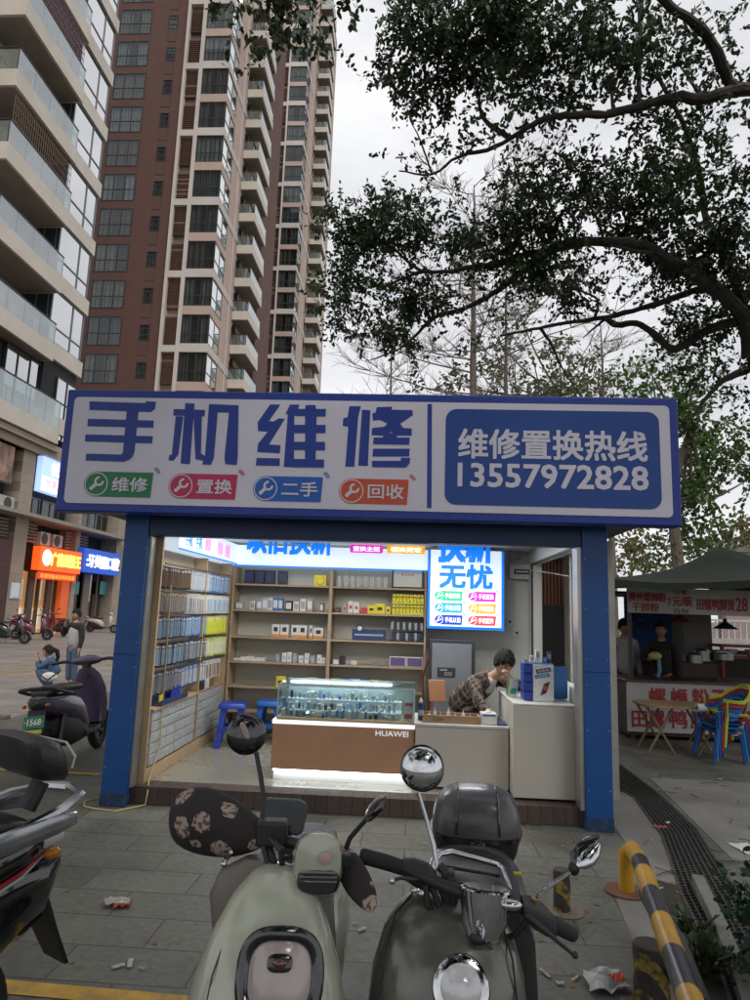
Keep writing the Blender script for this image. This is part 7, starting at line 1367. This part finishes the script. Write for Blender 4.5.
def muffmat():
    m = bpy.data.materials.new('patterned_muff_fabric'); m.use_nodes = True; t = m.node_tree; b = t.nodes['Principled BSDF']; b.inputs['Roughness'].default_value = .85; tcn = N(t, 'ShaderNodeTexCoord'); n = N(t, 'ShaderNodeTexNoise', i_Scale=55., i_Detail=1.5); t.links.new(tcn.outputs['Object'], n.inputs[0]); vm = N(t, 'ShaderNodeMix', data_type='VECTOR'); vm.inputs[0].default_value = .022
    t.links.new(tcn.outputs['Object'], vm.inputs[4]); t.links.new(n.outputs[1], vm.inputs[5]); v = N(t, 'ShaderNodeTexVoronoi', i_Scale=12., i_Randomness=.7); t.links.new(vm.outputs[1], v.inputs['Vector'])
    r = N(t, 'ShaderNodeValToRGB'); r.color_ramp.elements[0].position = .38; r.color_ramp.elements[1].position = .40; r.color_ramp.elements[0].color = (1, 1, 1, 1); r.color_ramp.elements[1].color = (0, 0, 0, 1); t.links.new(v.outputs[0], r.inputs[0])
    n2 = N(t, 'ShaderNodeTexNoise', i_Scale=80., i_Detail=2.); t.links.new(tcn.outputs['Object'], n2.inputs[0]); r2 = N(t, 'ShaderNodeValToRGB'); r2.color_ramp.elements[0].position = .52; r2.color_ramp.elements[1].position = .56; r2.color_ramp.elements[0].color = (.36, .27, .23, 1); r2.color_ramp.elements[1].color = (.10, .07, .06, 1); t.links.new(n2.outputs[0], r2.inputs[0])
    mm = N(t, 'ShaderNodeMix', data_type='RGBA'); mm.inputs[6].default_value = (.022, .017, .017, 1); t.links.new(r.outputs[0], mm.inputs[0]); t.links.new(r2.outputs[0], mm.inputs[7]); t.links.new(mm.outputs[2], b.inputs['Base Color']); return m
mf = muffmat()
def ringpx(L, R_, d, cx, n=24, dep=.06):
    """ring whose top and bottom edge lie at two measured places"""
    a, b = W(*L, d), W(*R_, d); c = (a+b)/2; u = (a-b)/2; w = CF-u*CF.dot(u)/u.length_squared; w = w.normalized()*dep
    return [c+u*math.cos(2*math.pi*j/n)+w*math.sin(2*math.pi*j/n) for j in range(n)]
def muff(name, prof, label): 
    return MB().loft([ringpx(t_, b_, d, 0, dep=dp) for t_, b_, d, dp in prof]).build(name, mf, g, smooth=True, sub=1)
muff('hand_muff', [((170, 808), (171, 822), 2.09, .02), ((174, 797), (174, 838), 2.08, .06), ((184, 790), (187, 847), 2.06, .085), ((205, 787), (207, 853), 2.04, .09), ((225, 796), (226, 855), 2.02, .085), ((243, 808), (243, 853), 2.0, .07), ((258, 820), (260, 848), 1.98, .05), ((268, 828), (269, 842), 1.96, .02)], '')
muff('hand_muff', [((336, 846), (330, 856), 1.94, .02), ((350, 848), (337, 868), 1.92, .05), ((362, 862), (342, 884), 1.87, .06), ((371, 878), (352, 897), 1.82, .055), ((377, 893), (363, 906), 1.77, .045), ((378, 905), (370, 911), 1.74, .02)], '')
ms = MB().tube([W(262, 822, 2.0), W(264, 800, 2.03), W(261, 778, 2.08), W(256, 752, 2.14)], .0075, 8).build('mirror_stem', blk, g, smooth=True)
c = W(246, 734, 2.15); fd = (CAM-c).normalized(); mi_ = MB().lathe(c-fd*.02, (fd+gi*.15).normalized(), [(0, .045), (.002, .060), (.014, .064), (.026, .056), (.034, .035), (.037, .01)], 30).build('mirror_shell', gblk, g, smooth=True)
cc = c+fd*.022; sl2 = (CU*1.0-CR*.42).normalized(); pp = MB().loft([sring(cc+fd*h_+sl2*.010, sl2, fd.cross(sl2).normalized(), a, b, 18, 2.2) for h_, a, b in ((-.012, .030, .010), (.0, .030, .010), (.004, .026, .007))]).build('pink_oblong', mat('oblong_pink', (.42, .30, .29), .3), mi_, smooth=True)  # small pink oblong on the mirror shell
MB().tube([W(346, 848, 1.88), W(350, 838, 1.87), W(362, 824, 1.85), W(372, 813, 1.84)], .007, 8).build('mirror_stem', blk, g, smooth=True)
a0_, a1_ = W(365, 820, 1.86), W(386, 797, 1.80); dr3 = (a1_-a0_).normalized(); MB().loft([sring(a0_.lerp(a1_, t_), CR-dr3*CR.dot(dr3), CF, r_, .045*rr2, 18, 2.2) for t_, r_, rr2 in ((0, .004, .3), (.2, .013, .8), (.5, .017, 1), (.8, .014, .9), (1, .004, .3))]).build('mirror_shell', gblk, g, smooth=True)
MB().tube([W(224, 862, 1.95), W(229, 856, 1.93), W(231, 852, 1.92)], .006, 6).build('brake_lever', chrome, g, smooth=True); MB().ell(W(224, 864, 1.94), (.010, .010, .010), 8, 6).build('lever_tip', chrome, g, smooth=True)
MB().tube([Q(-.1, -.13, .24), Q(-.18, -.26, .01)], .012, 6).build('side_stand', stl_, g)
# ---------------------------------------------------------------- dark scooter with top box, facing the camera
dg = mat('dark_bronze_paint', (.125, .122, .102), .32, scale=3, var=.06, metal=.4, coat=.7, dirt=.12, dirtcol=(.07, .065, .05)); boxm = mat('top_box_grey', (.055, .055, .055), .34, scale=60, var=.12, coat=.25, bump=.05, bscale=500)
BO = Vector((2.73, -3.2, 0)); bf = Vector((-.05, -.999, 0)).normalized(); bi = Vector((-bf.y, bf.x, 0)); B = lambda a, b, c: BO+bf*a+bi*b+UZ*c
s = empty('retro_scooter', BO, 'dark grey retro scooter with chrome headlight and black top box facing the camera', 'scooter')
hw = W(448, 985, 1.62); hl = (hw-BO).dot(bi)
brr = lambda a, c, hw_, hd_, e=2.3: sring(B(a, hl*1.0, c), bi, bf, hw_, hd_, 36, e)
MB().loft([brr(.36, .865, .03, .02), brr(.38, .858, .085, .05), brr(.40, .83, .135, .085), brr(.43, .78, .175, .115), brr(.46, .70, .20, .135), brr(.47, .60, .21, .14), brr(.46, .50, .20, .13), brr(.44, .40, .17, .105), brr(.42, .33, .12, .07)]).build('front_apron', dg, s, smooth=True)
for s_ in (-1, 1): MB().tube([B(.40, hl*1.0+s_*.10, .853), B(.45, hl*1.0+s_*.142, .82), B(.52, hl*1.0+s_*.165, .76), B(.56, hl*1.0+s_*.175, .66), B(.55, hl*1.0+s_*.175, .5)], .003, 6).build('panel_seam', blk, s, smooth=True)
hc = W(461, 988, 1.60); hn = (bf*.9+UZ*.43).normalized(); 
MB().lathe(hc-hn*.05, hn, [(0, .05), (.02, .066), (.045, .070), (.055, .066), (.060, .052)], 32).build('headlight_rim', chrome, s, smooth=True); MB().lathe(hc-hn*.0, hn, [(0, .050), (.010, .049), (.022, .035), (.028, .012)], 28).build('headlight_lens', lens, s, smooth=True)
MB().loft([sring(B(a, 0, z), bi, UZ, w_, h_, 28, 2.5) for a, z, w_, h_ in ((.10, .42, .11, .12), (.0, .48, .17, .16), (-.25, .52, .21, .17), (-.5, .55, .20, .15), (-.72, .58, .14, .10), (-.86, .60, .06, .04))]).build('rear_body', dg, s, smooth=True)
MB().loft([sring(B(a, 0, z), bi, UZ, w_, h_, 28, 2.8) for a, z, w_, h_ in ((.24, .66, .06, .02), (.17, .665, .10, .04), (.03, .665, .135, .055), (-.2, .66, .155, .06), (-.40, .665, .14, .05), (-.48, .67, .08, .03))]).build('seat', vin, s, smooth=True)
MB().loft([sring(B(.28, hl*.4, z), bi, bf, w_, .04, 28, 2.8) for z, w_ in ((.86, .08), (.82, .15), (.7, .19), (.5, .20), (.36, .18))]).build('leg_shield', blk, s, smooth=True)
MB().loft([[B(a, b, z) for b, z in ((-w_, z0), (w_, z0), (w_, z0+.05), (-w_, z0+.05))] for a, w_, z0 in ((-.1, .15, .27), (.15, .16, .26), (.33, .15, .28))]).build('floorboard', blk, s, bevel=.01)
wheel(s, 0, r=.21, w=.10, world=True, c=B(-.62, 0, .21), ax=bi); wheel(s, 0, r=.21, w=.10, world=True, c=B(.60, hl*1.0, .21), ax=bi)
MB().loft([[B(.60+math.cos(rad(a))*.25, b+hl*1.0, .21+math.sin(rad(a))*.25) for b in (-.075, -.04, .04, .075)] for a in range(0, 176, 16)], False, closed=False).build('front_mudguard', dg, s, smooth=True, solid=.006)
for s_ in (-1, 1): MB().tube([B(.60, hl*1.0+s_*.08, .21), B(.50, hl*1.0+s_*.06, .45)], .018, 8).build('fork', rimm, s, smooth=True)
# chrome instrument bucket and neck
c = W(485, 908, 1.78); bn_ = (UZ*.98-bf*.19+bi*.04).normalized()
MB().lathe(c-bn_*.075, bn_, [(0, .030), (.012, .048), (.05, .060), (.105, .066), (.118, .068), (.122, .064)], 32).build('instrument_bucket', chrome, s, smooth=True); MB().lathe(c+bn_*.0475, bn_, [(0, .060), (.003, .058)], 26).build('dial_glass', gblk, s, smooth=True)
MB().tube([c-bn_*.06, W(479, 935, 1.78), W(480, 950, 1.76)], [.035, .026, .045], 14).build('steering_neck', chrome, s, smooth=True); MB().ell(W(478, 938, 1.73), (.022, .018, .018), 12, 8).build('lock_cap', blk, s, smooth=True)
MB().tube([W(402, 868, 1.92), W(425, 878, 1.86), W(450, 888, 1.82), W(468, 895, 1.80)], .017, 10).build('handlebar', blk, s, smooth=True); MB().tube([W(505, 905, 1.76), W(520, 908, 1.78), W(536, 914, 1.82)], .015, 10).build('handlebar', blk, s, smooth=True)
MB().tube([W(360, 855, 1.93), W(363, 856, 1.93), W(385, 862, 1.93), W(404, 868, 1.92)], [.017, .021, .021, .020], 14).build('grip', rub, s, smooth=True)
MB().loft([sring(W(x, y, d), UZ, CF, a, b, 16, 3) for x, y, d, a, b in ((403, 868, 1.92, .024, .024), (415, 872, 1.9, .033, .03), (428, 877, 1.87, .033, .03), (436, 880, 1.86, .02, .02))]).build('switch_block', blk, s, smooth=True)
MB().loft([sring(W(x, y, d), UZ, CF, a, b, 16, 3) for x, y, d, a, b in ((522, 906, 1.78, .022, .024), (532, 912, 1.8, .034, .03), (545, 920, 1.83, .034, .03), (555, 926, 1.86, .022, .022))]).build('switch_block', blk, s, smooth=True)
MB().tube([W(545, 920, 1.86), W(560, 928, 1.90), W(572, 934, 1.95), W(574, 935, 1.955)], [.020, .021, .021, .012], 14).build('grip', rub, s, smooth=True)
MB().tube([W(526, 915, 1.76), W(540, 926, 1.74), W(556, 940, 1.73), W(574, 955, 1.74)], [.008, .007, .006, .005], 8).build('brake_lever', blk, s, smooth=True); MB().ell(W(575, 955, 1.74), (.009, .009, .009), 10, 8).build('lever_tip', blk, s, smooth=True); MB().ell(W(511, 905, 1.74), (.03, .016, .014), 12, 8).build('lever_clamp', chrome, s, smooth=True)
MB().tube([W(416, 880, 1.84), W(402, 878, 1.80), W(392, 880, 1.79), W(392, 884, 1.79)], [.006, .005, .004, .004], 8).build('brake_lever', blk, s, smooth=True); MB().ell(W(392, 881, 1.79), (.009, .009, .009), 8, 6).build('lever_tip', chrome, s, smooth=True)
for i, pts in enumerate(([(430, 884, 1.85), (437, 900, 1.83), (443, 925, 1.83), (450, 945, 1.85)], [(436, 882, 1.85), (446, 900, 1.84), (450, 920, 1.84), (452, 945, 1.85)], [(440, 866, 1.88), (452, 880, 1.85), (453, 905, 1.84), (455, 930, 1.86)], [(425, 885, 1.84), (428, 905, 1.82), (438, 920, 1.84), (448, 935, 1.86)], [(530, 918, 1.77), (515, 935, 1.78), (500, 940, 1.80)])): MB().tube([W(*p) for p in pts], .008 if i != 2 else .014, 8).build('cable', blk, s, smooth=True)
MB().obox(W(448, 885, 1.86), bi*.018, bf*.02, UZ*.04).build('phone_clip', blk, s, bevel=.006)
for px, py in ((414, 890), (421, 893)): MB().ell(W(px, py, 1.80), (.010, .010, .008), 8, 6).build('mirror_bolt', chrome, s, smooth=True)
MB().tube([W(438, 870, 1.88), W(434, 845, 1.92), W(425, 815, 1.95), W(418, 792, 1.97)], .0065, 8).build('mirror_stem', stl_, s, smooth=True)
c = W(422, 768, 1.95); fd = (CAM-c).normalized(); MB().lathe(c-fd*.03, fd, [(0, .045), (.004, .060), (.012, .064), (.020, .0645), (.022, .060)], 36).build('mirror_housing', gblk, s, smooth=True); MB().lathe(c-fd*.010, fd, [(0, .0595), (.006, .057), (.014, .046), (.020, .030), (.023, .012), (.0235, .003)], 36).build('mirror_cap', chrome, s, smooth=True)
MB().tube([W(535, 908, 1.80), W(536, 900, 1.80), W(543, 890, 1.82), W(558, 880, 1.86), W(572, 870, 1.90)], .0065, 8).build('mirror_stem', chrome, s, smooth=True); MB().tube([W(535, 912, 1.8), W(535, 898, 1.8)], .011, 8).build('stem_nut', mat('brass', (.5, .38, .2), .3, metal=.9), s)
MB().ell(W(574, 868, 1.90), (.016, .016, .02), 10, 8).build('stem_joint', blk, s, smooth=True)
a0_, a1_ = W(574, 864, 1.90), W(599, 835, 1.94); dr3 = (a1_-a0_).normalized(); sd_ = (CR-dr3*CR.dot(dr3)).normalized(); MB().loft([sring(a0_.lerp(a1_, t_)+sd_*(.006*math.sin(t_*3)), sd_, CF, r_, .02*rr2, 20, 2.0) for t_, r_, rr2 in ((-.05, .006, .3), (.12, .026, .8), (.4, .034, 1), (.7, .026, .9), (.92, .010, .6), (1, .003, .3))]).build('mirror_housing', gblk, s, smooth=True)
MB().loft([sring(a0_.lerp(a1_, t_)+sd_*(.004+.006*math.sin(t_*3))-CF*.012, sd_, CF, r_, .013*rr2, 20, 2.0) for t_, r_, rr2 in ((.05, .006, .3), (.2, .019, .9), (.42, .024, 1), (.66, .019, .9), (.86, .006, .4))]).build('mirror_cap', chrome, s, smooth=True)
# top box
bc = W(476, 820, 2.95); bz0 = W(470, 862, 2.8).z; BB = lambda a, b, c_: Vector((bc.x, bc.y, 0))+bf*a+bi*b+UZ*c_
def bxr(z, hw_, hd_, e=3.0, a=0): return sring(BB(a, 0, z), bi, bf, hw_, hd_, 40, e)
zc = bc.z-.02
MB().loft([bxr(zc-.15, .12, .10), bxr(zc-.145, .145, .13), bxr(zc-.09, .172, .165), bxr(zc-.015, .190, .180)]).build('top_box_base', blk, s, smooth=True)
MB().loft([bxr(zc-.022, .194, .186), bxr(zc-.004, .196, .188)]).build('top_box_rim', gblk, s, smooth=True)
lid = MB().loft([bxr(zc-.003, .192, .184), bxr(zc+.05, .188, .180), bxr(zc+.10, .172, .165, 2.8), bxr(zc+.135, .145, .138, 2.7), bxr(zc+.155, .105, .10, 2.6), bxr(zc+.162, .05, .05, 2.4), bxr(zc+.163, .01, .01, 2.0)]).build('top_box_lid', boxm, s, smooth=True)
for b_ in (-.085, .085): MB().tube([BB(.186, b_*1.05, zc+.01), BB(.183, b_*1.03, zc+.05), BB(.168, b_, zc+.098), BB(.142, b_, zc+.133), BB(.08, b_*.98, zc+.154), BB(0, b_*.96, zc+.160), BB(-.1, b_*.96, zc+.150)], .0035, 6).build('lid_groove', gblk, lid, smooth=True)
MB().loft([sring(BB(.19+q, 0, zc-.03), bi, UZ, w_, .022, 16, 3) for q, w_ in ((-.02, .03), (.004, .03), (.008, .024))]).build('lock', gblk, s, smooth=True)
MB().tube([BB(-.1, 0, zc-.15), B(-.55, 0, .68)], .03, 8).build('box_mount', blk, s)
MB().tube([W(432, 876, 2.2), W(434, 862, 2.25), W(440, 854, 2.28), W(452, 852, 2.3), W(475, 858, 2.3), W(497, 864, 2.3), W(503, 869, 2.28), W(508, 885, 2.2), W(514, 905, 2.1)], .010, 10).build('chrome_rail', chrome, s, smooth=True)
for a, b_ in (((442, 866, 2.28), (500, 876, 2.26)),): MB().tube([W(*a), W(*b_)], .006, 6).build('rack_bar', blk, s, smooth=True)
MB().tube([W(506, 873, 2.5), W(521, 874, 2.5)], .008, 6).build('yellow_tag', ptag, s)
MB().tube([B(-.1, -.13, .24), B(-.18, -.26, .01)], .012, 6).build('side_stand', stl_, s)
